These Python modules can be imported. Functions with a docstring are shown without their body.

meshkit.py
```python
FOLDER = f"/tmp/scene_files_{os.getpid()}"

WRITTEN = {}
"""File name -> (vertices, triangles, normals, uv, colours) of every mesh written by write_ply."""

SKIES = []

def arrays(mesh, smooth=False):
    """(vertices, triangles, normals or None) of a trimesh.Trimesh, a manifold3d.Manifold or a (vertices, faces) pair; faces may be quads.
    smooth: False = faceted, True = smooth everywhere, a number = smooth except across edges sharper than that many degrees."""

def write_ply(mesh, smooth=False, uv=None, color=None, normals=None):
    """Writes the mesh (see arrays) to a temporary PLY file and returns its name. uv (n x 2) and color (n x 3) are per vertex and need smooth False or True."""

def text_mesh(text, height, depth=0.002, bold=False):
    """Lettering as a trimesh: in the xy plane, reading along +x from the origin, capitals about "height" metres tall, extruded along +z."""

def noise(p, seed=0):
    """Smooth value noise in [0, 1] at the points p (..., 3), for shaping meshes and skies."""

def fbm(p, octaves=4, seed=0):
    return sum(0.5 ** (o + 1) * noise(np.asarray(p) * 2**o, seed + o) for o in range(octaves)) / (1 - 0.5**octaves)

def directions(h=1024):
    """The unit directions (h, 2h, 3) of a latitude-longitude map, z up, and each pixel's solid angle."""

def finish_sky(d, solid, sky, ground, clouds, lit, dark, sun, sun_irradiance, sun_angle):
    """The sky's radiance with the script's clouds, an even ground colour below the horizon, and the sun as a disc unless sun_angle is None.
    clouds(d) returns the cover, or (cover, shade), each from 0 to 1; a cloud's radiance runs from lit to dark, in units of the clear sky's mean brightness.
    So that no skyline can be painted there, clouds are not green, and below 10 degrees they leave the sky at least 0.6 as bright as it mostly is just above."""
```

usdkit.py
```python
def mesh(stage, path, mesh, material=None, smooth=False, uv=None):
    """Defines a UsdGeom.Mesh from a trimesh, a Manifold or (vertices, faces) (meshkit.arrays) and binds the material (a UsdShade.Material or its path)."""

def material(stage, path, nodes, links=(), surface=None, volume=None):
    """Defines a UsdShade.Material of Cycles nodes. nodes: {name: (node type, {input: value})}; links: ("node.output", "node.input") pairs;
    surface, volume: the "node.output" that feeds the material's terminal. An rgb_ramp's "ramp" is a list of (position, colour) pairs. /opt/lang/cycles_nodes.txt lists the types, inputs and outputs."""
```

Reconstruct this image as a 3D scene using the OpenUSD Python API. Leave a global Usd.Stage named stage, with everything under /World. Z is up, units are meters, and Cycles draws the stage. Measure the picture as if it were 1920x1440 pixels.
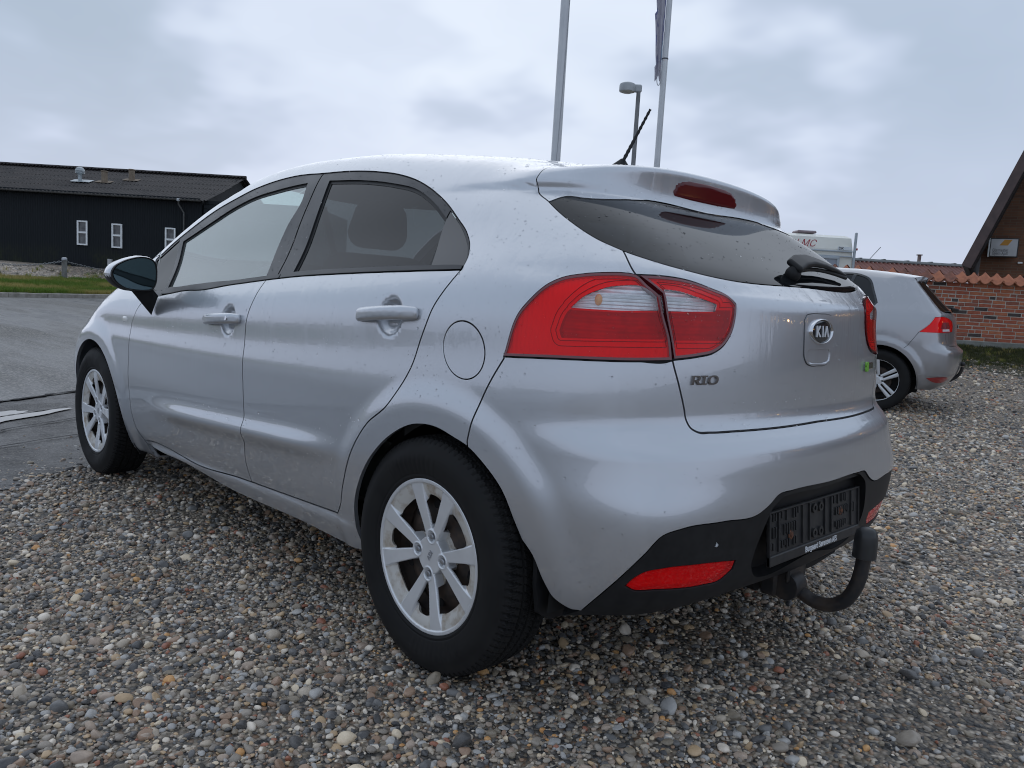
import math, random
import numpy as np
import trimesh, shapely, usdkit, meshkit
from pxr import Gf, Sdf, Usd, UsdGeom, UsdLux, UsdShade, Vt

stage = Usd.Stage.CreateInMemory()
UsdGeom.SetStageUpAxis(stage, "Z")
UsdGeom.SetStageMetersPerUnit(stage, 1.0)
UsdGeom.Xform.Define(stage, "/World")
stage.SetDefaultPrim(stage.GetPrimAtPath("/World"))
UsdGeom.Scope.Define(stage, "/World/Looks")
rng = np.random.default_rng(7)
random.seed(7)

# ---------------------------------------------------------------- camera, sky, sun, exposure
CAM = np.array([-1.56095, 2.10160, 0.98614])
YAW, PITCH, ROLL, FPX = -0.77640, -0.11295, 0.05849, 1512.63234


def camera_axes():
    f = np.array([np.cos(PITCH) * np.cos(YAW), np.cos(PITCH) * np.sin(YAW), np.sin(PITCH)])
    r = np.array([np.sin(YAW), -np.cos(YAW), 0.0])
    u = np.cross(r, f)
    c, s = np.cos(ROLL), np.sin(ROLL)
    return c * r + s * u, -s * r + c * u, f


CR, CU, CF = camera_axes()
cam = UsdGeom.Camera.Define(stage, "/World/camera")
cam.CreateHorizontalApertureAttr(36.0)
cam.CreateVerticalApertureAttr(27.0)
cam.CreateFocalLengthAttr(36.0 * FPX / 1920.0)
cam.CreateClippingRangeAttr(Gf.Vec2f(0.05, 2000.0))
cam.CreateFStopAttr(0.0)
cam.CreateFocusDistanceAttr(2.4)
cam.CreateExposureAttr(0.22)
mx = Gf.Matrix4d(1.0)
for i, row in enumerate((CR, CU, -CF)):
    mx.SetRow3(i, Gf.Vec3d(*map(float, row)))
mx.SetTranslateOnly(Gf.Vec3d(*map(float, CAM)))
cam.AddTransformOp().Set(mx)

SUN_AZ, SUN_EL = math.radians(125.0), math.radians(38.0)      # azimuth as atan2(x, y)
sun_dir = np.array([math.sin(SUN_AZ) * math.cos(SUN_EL), math.cos(SUN_AZ) * math.cos(SUN_EL), math.sin(SUN_EL)])
sun = UsdLux.DistantLight.Define(stage, "/World/sun")
sun.CreateIntensityAttr(0.12)
sun.CreateNormalizeAttr(True)
sun.CreateAngleAttr(100.0)
sun.CreateColorAttr(Gf.Vec3f(1.0, 0.97, 0.93))
_z = sun_dir
_x = np.cross([0, 0, 1.0], _z); _x /= np.linalg.norm(_x)
_y = np.cross(_z, _x)
sm = Gf.Matrix4d(1.0)
for i, row in enumerate((_x, _y, _z)):
    sm.SetRow3(i, Gf.Vec3d(*map(float, row)))
sun.AddTransformOp().Set(sm)

# an overcast sky: cloud cover from noise over the clear sky, thin and bright in the middle of the view, thicker on either side
def toward(u, v):
    d = CF + (u - 960) / FPX * CR - (v - 720) / FPX * CU
    return tuple(d / np.linalg.norm(d))


def lobe(name, u, v, cos_far, cos_near):
    return {f"{name}d": ("vector_math", {"math_type": "dot_product", "vector2": toward(u, v)}), f"{name}r": ("map_range", {"range_type": "smoothstep", "from_min": cos_far, "from_max": cos_near, "to_min": 0.0, "to_max": 1.0, "clamp": True})}, [("warp.vector", f"{name}d.vector1"), (f"{name}d.value", f"{name}r.value")]


sky_nodes = {
    "geo": ("texture_coordinate", {}),
    "sky": ("sky_texture", {"sky_type": "single_scattering", "sun_disc": False, "sun_elevation": SUN_EL, "sun_rotation": SUN_AZ, "aerosol_density": 2.0}),
    "sep": ("separate_xyz", {}),
    "zc": ("math", {"math_type": "maximum", "value2": 0.0}),
    "zp": ("math", {"math_type": "add", "value2": 0.30}),
    "flat": ("vector_math", {"math_type": "divide"}),
    "comb": ("combine_xyz", {}),
    "map": ("mapping", {"mapping_type": "point", "scale": (1.0, 1.0, 1.0), "location": (2.3, 0.4, 0.0)}),
    "n1": ("noise_texture", {"scale": 1.1, "detail": 4.5, "roughness": 0.5, "distortion": 0.3}),
    "n2": ("noise_texture", {"scale": 2.6, "detail": 3.0}),
    "n2s": ("vector_math", {"math_type": "multiply_add", "vector2": (0.30, 0.30, 0.30), "vector3": (-0.15, -0.15, -0.15)}),
    "warp": ("vector_math", {"math_type": "add"}),
    "base": ("math", {"math_type": "multiply_add", "value2": 0.34, "value3": 0.23}),
    "ab": ("math", {"math_type": "multiply_add", "value2": 0.36}),
    "ac": ("math", {"math_type": "multiply_add", "value2": -0.12}),
    "ad": ("math", {"math_type": "multiply_add", "value2": -0.06}),
    "ramp": ("rgb_ramp", {"ramp": [(0.15, (3.1, 3.85, 4.75)), (0.34, (3.8, 4.6, 5.75)), (0.50, (4.8, 5.55, 6.9)), (0.66, (6.0, 6.75, 8.0)), (0.82, (7.0, 7.7, 8.6)), (1.0, (7.3, 7.9, 8.7))]}),
    "hor": ("rgb_ramp", {"ramp": [(0.0, (5.7, 6.15, 7.7)), (1.0, (5.7, 6.15, 7.7))]}),
    "hf": ("map_range", {"from_min": 0.02, "from_max": 0.26, "to_min": 0.72, "to_max": 0.0, "clamp": True}),
    "mixh": ("mix_color", {}),
    "mixs": ("mix_color", {"fac": 0.95}),
    "bg": ("background_shader", {"strength": 0.1}),
}
sky_links = [("geo.generated", "sep.vector"), ("sep.z", "zc.value1"), ("zc.value", "zp.value1"), ("zp.value", "comb.x"), ("zp.value", "comb.y"), ("zp.value", "comb.z"),
             ("geo.generated", "flat.vector1"), ("comb.vector", "flat.vector2"), ("flat.vector", "map.vector"), ("map.vector", "n1.vector"), ("map.vector", "n2.vector"), ("n2.color", "n2s.vector1"), ("geo.generated", "warp.vector1"), ("n2s.vector", "warp.vector2"),
             ("n1.fac", "base.value1"), ("thinr.result", "ab.value1"), ("base.value", "ab.value3"), ("leftr.result", "ac.value1"), ("ab.value", "ac.value3"), ("rightr.result", "ad.value1"), ("ac.value", "ad.value3"), ("ad.value", "ramp.fac"),
             ("zc.value", "hf.value"), ("hf.result", "mixh.fac"), ("ramp.color", "mixh.a"), ("hor.color", "mixh.b"), ("sky.color", "mixs.a"), ("mixh.result", "mixs.b"), ("mixs.result", "bg.color")]
for nm, u_, v_, c0, c1 in (("thin", 900, 170, 0.90, 0.992), ("left", 260, 190, 0.94, 0.992), ("right", 1560, 120, 0.90, 0.985)):
    nd, lk = lobe(nm, u_, v_, c0, c1)
    sky_nodes.update(nd)
    sky_links += lk
sky_mat = usdkit.material(stage, "/World/Looks/overcast_sky", sky_nodes, sky_links, surface="bg.background")
dome = UsdLux.DomeLight.Define(stage, "/World/sky")
dome.CreateIntensityAttr(1.0)
UsdShade.MaterialBindingAPI.Apply(dome.GetPrim()).Bind(sky_mat)
dome.GetPrim().SetCustomDataByKey("kind", "structure")


# ---------------------------------------------------------------- helpers
used_names = {}


def numbered(parent, name):
    k = (parent, name)
    n = used_names.get(k, 0)
    used_names[k] = n + 1
    return f"{parent}/{name}" + (f"_{n:03d}" if n else "")


def path_of(p):
    return "/World" if p is None else str(p.GetPath())


def tag(prim, label=None, category=None, group=None, kind=None):
    for k, v in (("label", label), ("category", category), ("group", group), ("kind", kind)):
        if v:
            prim.SetCustomDataByKey(k, v)
    return prim


def thing(name, label=None, category=None, loc=(0, 0, 0), rotz=0.0, group=None, kind=None):
    x = UsdGeom.Xform.Define(stage, numbered("/World", name))
    x.AddTranslateOp().Set(Gf.Vec3d(*map(float, loc)))
    if rotz:
        x.AddRotateZOp().Set(math.degrees(rotz))
    return tag(x.GetPrim(), label, category, group, kind)


def obj(name, mesh, mat, parent=None, smooth=False, label=None, category=None, group=None, kind=None):
    """One Mesh prim; mesh is an M (with its own normals) or anything meshkit.arrays takes."""
    path = numbered(path_of(parent), name)
    if isinstance(mesh, M):
        v, f, n = mesh.v, mesh.f, mesh.n
    else:
        v, f, n = meshkit.arrays(mesh, smooth)
    g = UsdGeom.Mesh.Define(stage, path)
    g.CreatePointsAttr(Vt.Vec3fArray.FromNumpy(np.ascontiguousarray(v, np.float32)))
    g.CreateFaceVertexCountsAttr(Vt.IntArray.FromNumpy(np.full(len(f), 3, np.int32)))
    g.CreateFaceVertexIndicesAttr(Vt.IntArray.FromNumpy(np.ascontiguousarray(f, np.int32).ravel()))
    g.CreateSubdivisionSchemeAttr("none")
    if n is not None:
        g.CreateNormalsAttr(Vt.Vec3fArray.FromNumpy(np.ascontiguousarray(n, np.float32)))
        g.SetNormalsInterpolation("vertex")
    UsdShade.MaterialBindingAPI.Apply(g.GetPrim()).Bind(mat)
    return tag(g.GetPrim(), label, category, group, kind)


def copy_of(src, name, loc, rotz=0.0, label=None, category=None, group=None, scale=None):
    x = UsdGeom.Xform.Define(stage, numbered("/World", name))
    x.GetPrim().GetReferences().AddInternalReference(src.GetPath())
    x.ClearXformOpOrder()
    x.AddTranslateOp().Set(Gf.Vec3d(*map(float, loc)))
    if x.GetPrim().HasAttribute("xformOp:rotateZ") or rotz:
        x.AddRotateZOp().Set(math.degrees(rotz))
    if scale is not None:
        x.AddScaleOp().Set(Gf.Vec3f(*map(float, scale)))
    x.GetPrim().SetInstanceable(True)
    return tag(x.GetPrim(), label, category, group)


def cat(*ms):
    ms = [m for m in ms if m is not None]
    return trimesh.util.concatenate(ms)


def box_mesh(size, at=(0, 0, 0), bevel=0.0, rot=None):
    sx, sy, sz = (float(q) for q in size)
    b = min(bevel, 0.49 * min(sx, sy, sz))
    if b > 0:
        pts = []
        for ax in range(3):
            for i in (-1, 1):
                for j in (-1, 1):
                    for k in (-1, 1):
                        p = np.array([i * sx / 2, j * sy / 2, k * sz / 2])
                        q = np.array([i, j, k]) * b
                        q[ax] = 0
                        pts.append(p - q)
        m = trimesh.convex.convex_hull(np.array(pts))
    else:
        m = trimesh.creation.box((sx, sy, sz))
    if rot is not None:
        m.apply_transform(rot)
    m.apply_translation(at)
    return m


def rot(deg, axis, point=None):
    return trimesh.transformations.rotation_matrix(math.radians(deg), axis, point)


def tube(pts, r, sides=12, cap=True):
    """A swept tube with smooth normals; r a number or one per point."""
    p = np.asarray(pts, float)
    r = np.broadcast_to(np.asarray(r, float), (len(p),))
    t = np.gradient(p, axis=0)
    t /= np.linalg.norm(t, axis=1, keepdims=True) + 1e-12
    a = np.cross(t[0], [0, 0, 1.0])
    if np.linalg.norm(a) < 1e-3:
        a = np.cross(t[0], [1.0, 0, 0])
    A = []
    for k in range(len(p)):
        a = a - t[k] * (a @ t[k])
        a /= np.linalg.norm(a) + 1e-12
        A.append(a)
    A = np.array(A)
    B = np.cross(t, A)
    w = np.arange(sides) * 2 * np.pi / sides
    nn = np.cos(w)[None, :, None] * A[:, None] + np.sin(w)[None, :, None] * B[:, None]
    v = p[:, None] + nn * r[:, None, None]
    n_ = len(p)
    i, j = np.meshgrid(np.arange(n_ - 1), np.arange(sides), indexing="ij")
    q = np.stack([i * sides + j, i * sides + (j + 1) % sides, (i + 1) * sides + (j + 1) % sides, (i + 1) * sides + j], -1).reshape(-1, 4)
    f = np.vstack([q[:, [0, 1, 2]], q[:, [0, 2, 3]]])
    m = M(v.reshape(-1, 3), f, nn.reshape(-1, 3))
    if cap:
        for e, s in ((0, -1), (n_ - 1, 1)):
            ring = v[e]
            c = np.vstack([ring, p[e][None]])
            k = np.arange(sides)
            ff = np.stack([k, (k + 1) % sides, np.full(sides, sides)], 1)
            m = m + M(c, ff if s > 0 else ff[:, ::-1], np.tile(t[e] * s, (sides + 1, 1)))
    return m


def lathe(profile, axis="y", sections=64, smooth=40, arc=None):
    """Revolves (radius, height) pairs; returns a trimesh whose axis is y (or z)."""
    pr = np.array(profile, float)
    a0, a1 = arc or (0, 2 * np.pi)
    w = np.linspace(a0, a1, sections + 1)
    if arc is None:
        w = w[:-1]
    v = np.stack([pr[None, :, 0] * np.cos(w)[:, None], pr[None, :, 0] * np.sin(w)[:, None], np.broadcast_to(pr[None, :, 1], (len(w), len(pr)))], -1)
    n, k = len(w), len(pr)
    i, j = np.meshgrid(np.arange(n if arc is None else n - 1), np.arange(k - 1), indexing="ij")
    i2 = (i + 1) % n
    q = np.stack([i * k + j, i2 * k + j, i2 * k + j + 1, i * k + j + 1], -1).reshape(-1, 4)
    m = trimesh.Trimesh(v.reshape(-1, 3), np.vstack([q[:, [0, 1, 2]], q[:, [0, 2, 3]]]), process=True)
    m.update_faces(m.nondegenerate_faces())
    if axis == "y":
        m.apply_transform(rot(-90, [1, 0, 0]))
    return m


def hull_chain(joints, sections=1):
    """Rounded solid: hulls of spheres (x, y, z, r) joined pairwise."""
    import manifold3d as m3
    out = None
    sp = [m3.Manifold.sphere(float(j[3]), 20).translate([float(c) for c in j[:3]]) for j in joints]
    for a, b in zip(sp[:-1], sp[1:]):
        h = m3.Manifold.batch_hull([a, b])
        out = h if out is None else out + h
    return out


def hull_of(spheres, n=20):
    import manifold3d as m3
    return m3.Manifold.batch_hull([m3.Manifold.sphere(float(j[3]), n).translate([float(c) for c in j[:3]]) for j in spheres])


def to_mesh(man):
    v, f, n = meshkit.arrays(man)
    return trimesh.Trimesh(v, f, process=True)


def frame_at(P, N, up=(0, 0, 1.0)):
    """4x4 placing local x to the right (seen from outside), y up, z out along N."""
    N = np.asarray(N, float) / np.linalg.norm(N)
    x = np.cross(up, N)
    x /= np.linalg.norm(x)
    y = np.cross(N, x)
    T = np.eye(4)
    T[:3, 0], T[:3, 1], T[:3, 2], T[:3, 3] = x, y, N, P
    return T


# ---------------------------------------------------------------- materials
def mat(name, nodes, links=(), surface="p.BSDF", **k):
    return usdkit.material(stage, f"/World/Looks/{name}", nodes, links, surface=surface, **k)


def plain(name, color, rough=0.5, metallic=0.0, coat=0.0, spec=0.5, **k):
    return mat(name, {"p": ("principled_bsdf", {"base_color": color, "roughness": rough, "metallic": metallic, "coat_weight": coat, "specular_ior_level": spec, **k})})


def worn(name, c1, c2, scale=8.0, rough=0.6, metallic=0.0, bump=0.0, bscale=60.0, detail=5.0, lo=0.35, hi=0.65, stretch=(1, 1, 1), coat=0.0, rough2=None, spec=0.5, bdist=0.01):
    """Two tones mixed by noise on the object's own position, with a little relief."""
    nodes = {"g": ("geometry", {}), "m": ("mapping", {"mapping_type": "point", "scale": stretch}), "n": ("noise_texture", {"scale": scale, "detail": detail, "roughness": 0.6}),
             "r": ("rgb_ramp", {"ramp": [(lo, c1), (hi, c2)]}), "p": ("principled_bsdf", {"roughness": rough, "metallic": metallic, "coat_weight": coat, "specular_ior_level": spec})}
    links = [("g.position", "m.vector"), ("m.vector", "n.vector"), ("n.fac", "r.fac"), ("r.color", "p.base_color")]
    if bump:
        nodes["n2"] = ("noise_texture", {"scale": bscale, "detail": 4.0})
        nodes["b"] = ("bump", {"strength": bump, "distance": bdist})
        links += [("m.vector", "n2.vector"), ("n2.fac", "b.height"), ("b.normal", "p.normal")]
    if rough2 is not None:
        nodes["rr"] = ("map_range", {"from_min": lo, "from_max": hi, "to_min": rough, "to_max": rough2, "clamp": True})
        links += [("n.fac", "rr.value"), ("rr.result", "p.roughness")]
    return mat(name, nodes, links)


def pane(name, tint, gloss=1.0, rough=0.0, fog=0.0, fogc=(0.5, 0.56, 0.55), power=4.0, top=0.90):
    """A single sheet of glass: clear (tinted) head-on, mirror-like at grazing angles."""
    return mat(name, {"lw": ("layer_weight", {"blend": 0.5}), "pw": ("math", {"math_type": "power", "value2": power}), "ml": ("math", {"math_type": "multiply_add", "value2": top, "value3": 0.05 * gloss}),
                      "t": ("transparent_bsdf", {"color": tint}), "d": ("diffuse_bsdf", {"color": fogc}), "tl": ("translucent_bsdf", {"color": fogc}), "df": ("mix_closure", {"fac": 0.35}), "fg": ("mix_closure", {"fac": fog}), "g": ("glossy_bsdf", {"color": (1, 1, 1), "roughness": rough}), "mx": ("mix_closure", {})},
               [("lw.facing", "pw.value1"), ("pw.value", "ml.value1"), ("ml.value", "mx.fac"), ("d.BSDF", "df.closure1"), ("tl.BSDF", "df.closure2"), ("t.BSDF", "fg.closure1"), ("df.closure", "fg.closure2"), ("fg.closure", "mx.closure1"), ("g.BSDF", "mx.closure2")], surface="mx.closure")


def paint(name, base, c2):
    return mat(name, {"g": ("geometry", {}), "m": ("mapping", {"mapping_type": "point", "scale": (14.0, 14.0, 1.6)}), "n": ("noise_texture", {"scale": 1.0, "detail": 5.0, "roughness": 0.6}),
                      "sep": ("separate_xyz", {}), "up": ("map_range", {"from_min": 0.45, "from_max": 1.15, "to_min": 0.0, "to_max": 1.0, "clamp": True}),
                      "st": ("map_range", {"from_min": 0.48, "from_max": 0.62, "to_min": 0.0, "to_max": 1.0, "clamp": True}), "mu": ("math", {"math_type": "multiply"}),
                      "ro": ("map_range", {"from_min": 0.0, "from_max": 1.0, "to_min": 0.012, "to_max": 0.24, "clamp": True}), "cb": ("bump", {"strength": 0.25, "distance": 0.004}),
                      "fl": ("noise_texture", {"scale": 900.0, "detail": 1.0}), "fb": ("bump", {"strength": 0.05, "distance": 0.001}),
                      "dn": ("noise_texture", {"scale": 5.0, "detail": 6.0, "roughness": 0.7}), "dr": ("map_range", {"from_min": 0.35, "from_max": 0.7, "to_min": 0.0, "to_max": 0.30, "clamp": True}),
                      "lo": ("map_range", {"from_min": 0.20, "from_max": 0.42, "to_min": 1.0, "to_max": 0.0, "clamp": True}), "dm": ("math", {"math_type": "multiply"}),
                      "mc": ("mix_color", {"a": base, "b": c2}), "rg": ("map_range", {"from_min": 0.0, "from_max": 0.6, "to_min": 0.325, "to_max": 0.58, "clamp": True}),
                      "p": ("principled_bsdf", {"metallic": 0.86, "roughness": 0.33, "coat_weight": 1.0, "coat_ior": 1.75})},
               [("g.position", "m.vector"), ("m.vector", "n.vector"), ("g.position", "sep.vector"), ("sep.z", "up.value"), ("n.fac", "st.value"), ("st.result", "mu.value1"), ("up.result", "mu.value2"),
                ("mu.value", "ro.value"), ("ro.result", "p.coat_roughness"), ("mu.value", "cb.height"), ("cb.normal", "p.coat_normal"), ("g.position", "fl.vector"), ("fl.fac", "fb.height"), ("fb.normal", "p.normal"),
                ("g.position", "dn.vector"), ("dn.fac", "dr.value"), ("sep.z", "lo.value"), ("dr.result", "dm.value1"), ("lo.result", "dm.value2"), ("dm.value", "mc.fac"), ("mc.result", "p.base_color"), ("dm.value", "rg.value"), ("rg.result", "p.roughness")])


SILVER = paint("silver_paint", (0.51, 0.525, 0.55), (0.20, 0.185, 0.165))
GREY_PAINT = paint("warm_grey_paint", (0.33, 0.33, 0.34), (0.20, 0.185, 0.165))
TRIM = worn("black_trim", (0.006, 0.006, 0.0065), (0.011, 0.011, 0.0115), 30, 0.5, bump=0.08, bscale=900, bdist=0.001, spec=0.3)
FRAME_BLACK = worn("satin_black", (0.013, 0.0138, 0.0155), (0.022, 0.023, 0.025), 6, 0.30, rough2=0.42)
RUBBER = worn("seal_and_gap_black", (0.006, 0.006, 0.006), (0.012, 0.012, 0.012), 40, 0.55)
GLOSS_BLACK = plain("gloss_black", (0.008, 0.009, 0.010), 0.06, coat=0.5)
DARK = plain("dark_cavity", (0.008, 0.008, 0.008), 0.9)
GLASS_TINT = pane("privacy_glass", (0.075, 0.084, 0.092), 0.85, fog=0.05, fogc=(0.07, 0.08, 0.09), power=4.4, top=0.55)
GLASS_CLEAR = pane("side_glass", (0.70, 0.82, 0.79), 1.5, fog=0.20, fogc=(0.42, 0.54, 0.51), power=3.6)
CHROME = plain("chrome", (0.72, 0.73, 0.75), 0.10, 1.0)
STEEL = worn("zinc_steel", (0.42, 0.43, 0.45), (0.30, 0.31, 0.33), 12, 0.4, 1.0)


# ---------------------------------------------------------------- the hatchback's body as a smooth solid F(x,y,z) < 0
from scipy.interpolate import CubicSpline, PchipInterpolator
from scipy.ndimage import gaussian_filter1d


def curve(pts, sigma=0.02, lo=None, hi=None):
    """A smooth function through the points: monotone interpolation, then blurred by sigma so that reflections stay clean."""
    a = np.array(pts, float)
    a = a[np.argsort(a[:, 0])]
    lo, hi = a[0, 0] - 0.6, a[-1, 0] + 0.6
    x = np.linspace(lo, hi, 1600)
    pc = PchipInterpolator(a[:, 0], a[:, 1])
    y = np.where(x < a[0, 0], a[0, 1] + pc.derivative()(a[0, 0]) * (x - a[0, 0]), np.where(x > a[-1, 0], a[-1, 1] + pc.derivative()(a[-1, 0]) * (x - a[-1, 0]), pc(np.clip(x, a[0, 0], a[-1, 0]))))
    if sigma:
        y = gaussian_filter1d(y, sigma / (x[1] - x[0]), mode="nearest")
    cs = CubicSpline(x, y)
    return lambda q: cs(np.clip(q, lo, hi))


def sstep(a, b, x):
    t = np.clip((x - a) / (b - a), 0, 1)
    return t * t * t * (t * (6 * t - 15) + 10)


def smax(a, b, k):
    h = np.maximum(k - np.abs(a - b), 0) / k
    return np.maximum(a, b) + h * h * h * k / 6


AXF, AXR, WZ = 2.57, 0.0, 0.303
plan = curve([(-0.8, 0.6733), (-0.6, 0.7400), (-0.45, 0.7819), (-0.3, 0.7998), (0, 0.8423), (0.5, 0.8557), (1.3, 0.8560), (2, 0.8504), (2.57, 0.8480), (2.9, 0.8374), (3.2, 0.7438), (3.5, 0.6197)], 0.12)
drop = curve([(0, 0.1602), (0.17, 0.0879), (0.22, 0.0636), (0.27, 0.0431), (0.33, 0.0253), (0.42, 0.0092), (0.55, -0.0023), (0.7, -0.0033), (0.8, 0.0080), (0.88, 0.0114), (0.94, 0.0227), (1, 0.0516), (1.06, 0.0908), (1.12, 0.1270), (1.2, 0.1658), (1.28, 0.2062), (1.36, 0.2474), (1.5, 0.3436)], 0.022)
belt = lambda x: 1.04 - 0.072 * np.clip(x, -0.3, 2.0) - 0.05 * np.clip(x - 2.0, 0, 1.5)
roofz = curve([(-0.5, 1.3132), (-0.3, 1.3472), (-0.13, 1.3672), (0, 1.3749), (0.155, 1.3984), (0.43, 1.4220), (0.8, 1.4445), (1.15, 1.4485), (1.4, 1.4350), (1.6, 1.4030), (1.8, 1.3357), (2.1, 1.1991), (2.4, 1.0549), (2.7, 0.9102)], 0.05)
hoodz = curve([(1.8, 1.0253), (2.2, 0.9761), (2.5, 0.9278), (2.8, 0.8558), (3.05, 0.7917), (3.25, 0.7164), (3.4, 0.5818), (3.5, 0.4207)], 0.05)
rearx = curve([(0.0, -0.36), (0.15, -0.44), (0.20, -0.49), (0.25, -0.565), (0.29, -0.605), (0.34, -0.628), (0.42, -0.645), (0.50, -0.652), (0.59, -0.653), (0.635, -0.648), (0.66, -0.634), (0.682, -0.611), (0.702, -0.595), (0.73, -0.589), (0.80, -0.588), (0.90, -0.586), (0.97, -0.581), (0.997, -0.574), (1.018, -0.553), (1.053, -0.517), (1.12, -0.415), (1.20, -0.288), (1.238, -0.2265), (1.246, -0.212), (1.254, -0.2005), (1.29, -0.1955), (1.325, -0.197), (1.36, -0.2005), (1.45, -0.21)], 0.0045)
bowk = curve([(0.1, 0.1328), (0.5, 0.1267), (0.62, 0.2133), (0.72, 0.2008), (0.85, 0.2159), (0.95, 0.2603), (1.07, 0.1507), (1.2, -0.0202), (1.27, -0.0434), (1.4, -0.2143)], 0.03)
crownk = curve([(-0.3, 0.1241), (-0.1, 0.1565), (0.1, 0.1275), (0.5, 0.0776), (1.2, 0.0346), (1.8, 0.0016), (2.5, 0.0640)], 0.05)
krc = curve([(0.2, 0.2671), (0.5, 0.2702), (0.65, 0.2710), (0.8, 0.2478), (0.95, 0.2413), (1.1, 0.2770), (1.2, 0.3408), (1.3, 0.4409), (1.4, 0.4636)], 0.03)
noseX = curve([(0, 3.1135), (0.2, 3.2966), (0.35, 3.4194), (0.5, 3.4360), (0.65, 3.4181), (0.8, 3.3442), (0.95, 3.2108)], 0.04)


def half_width(x, z):
    w = sstep(0.55, 0.9, z)
    zz = z + w * (1.0 - belt(x)) * 0.85
    y = plan(x) - drop(zz)
    # wheel-arch flanges: a soft ring, standing proud of the wings
    for cx in (AXR, AXF):
        r = np.hypot(x - cx, z - WZ)
        y = y + 0.012 * (1 - sstep(0.375, 0.47, r)) 
    # the doors' lower crease: a hollow with a ledge under it
    zc = 0.425 + 0.055 * (1.8 - x)
    along = sstep(0.25, 0.75, x) * (1 - sstep(1.45, 2.0, x))
    u = z - zc
    y = y + along * (0.009 * np.exp(-((u / 0.045) ** 2)) * (1 - sstep(-0.012, 0.075, u)) + 0.009 * np.exp(-((u / 0.055) ** 2)) * sstep(-0.06, 0.0, u) * (1 - sstep(0.0, 0.075, u)))
    zs = 0.262 + 0.0374 * (1.95 - x)
    y = y + 0.010 * (1 - sstep(zs - 0.040, zs - 0.004, z)) * sstep(0.30, 0.42, x) * (1 - sstep(1.90, 2.02, x))
    return y


def F(P):
    P = np.asarray(P, float)
    x, y, z = P[..., 0], np.abs(P[..., 1]), P[..., 2]
    side = (y - half_width(x, z)) * 0.93
    bow = bowk(z) * y * y + 0.35 * np.clip(y - 0.62, 0, None) ** 2
    slope = np.where((z > 1.0) & (z < 1.27), 0.62, 0.93)
    slope = 0.93 - 0.31 * sstep(0.98, 1.06, z) * (1 - sstep(1.24, 1.285, z))
    rear = (rearx(z) + bow - x) * slope
    crown = np.maximum(crownk(x), 0.0) * y * y + 0.10 * y ** 4
    zt = smax(roofz(x) - 0.0, hoodz(x), 0.10)
    top = (z - (zt - crown * np.where(x < 1.8, 1.0, 1.0))) * (0.97 - 0.12 * sstep(1.3, 1.7, x))
    nose = (x - (noseX(z) - 0.30 * y * y - 0.25 * y ** 4)) * 0.9
    kr = np.maximum(krc(z), 0.03)
    body = smax(side, rear, kr)
    body = smax(body, nose, 0.25)
    kt = 0.026 + 0.094 * sstep(-0.12, 0.10, x) + 0.05 * sstep(1.9, 2.4, x)
    body = smax(body, top, kt)
    zb = 0.165 + 0.06 * (1 - sstep(-0.62, -0.2, x))
    return smax(body, zb - z, 0.04)


def normals_at(P):
    e, g = 1e-4, []
    for k in range(3):
        d = np.zeros(3)
        d[k] = e
        g.append(F(P + d) - F(P - d))
    g = np.stack(g, -1)
    return g / np.maximum(np.linalg.norm(g, axis=-1, keepdims=True), 1e-12)


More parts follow.
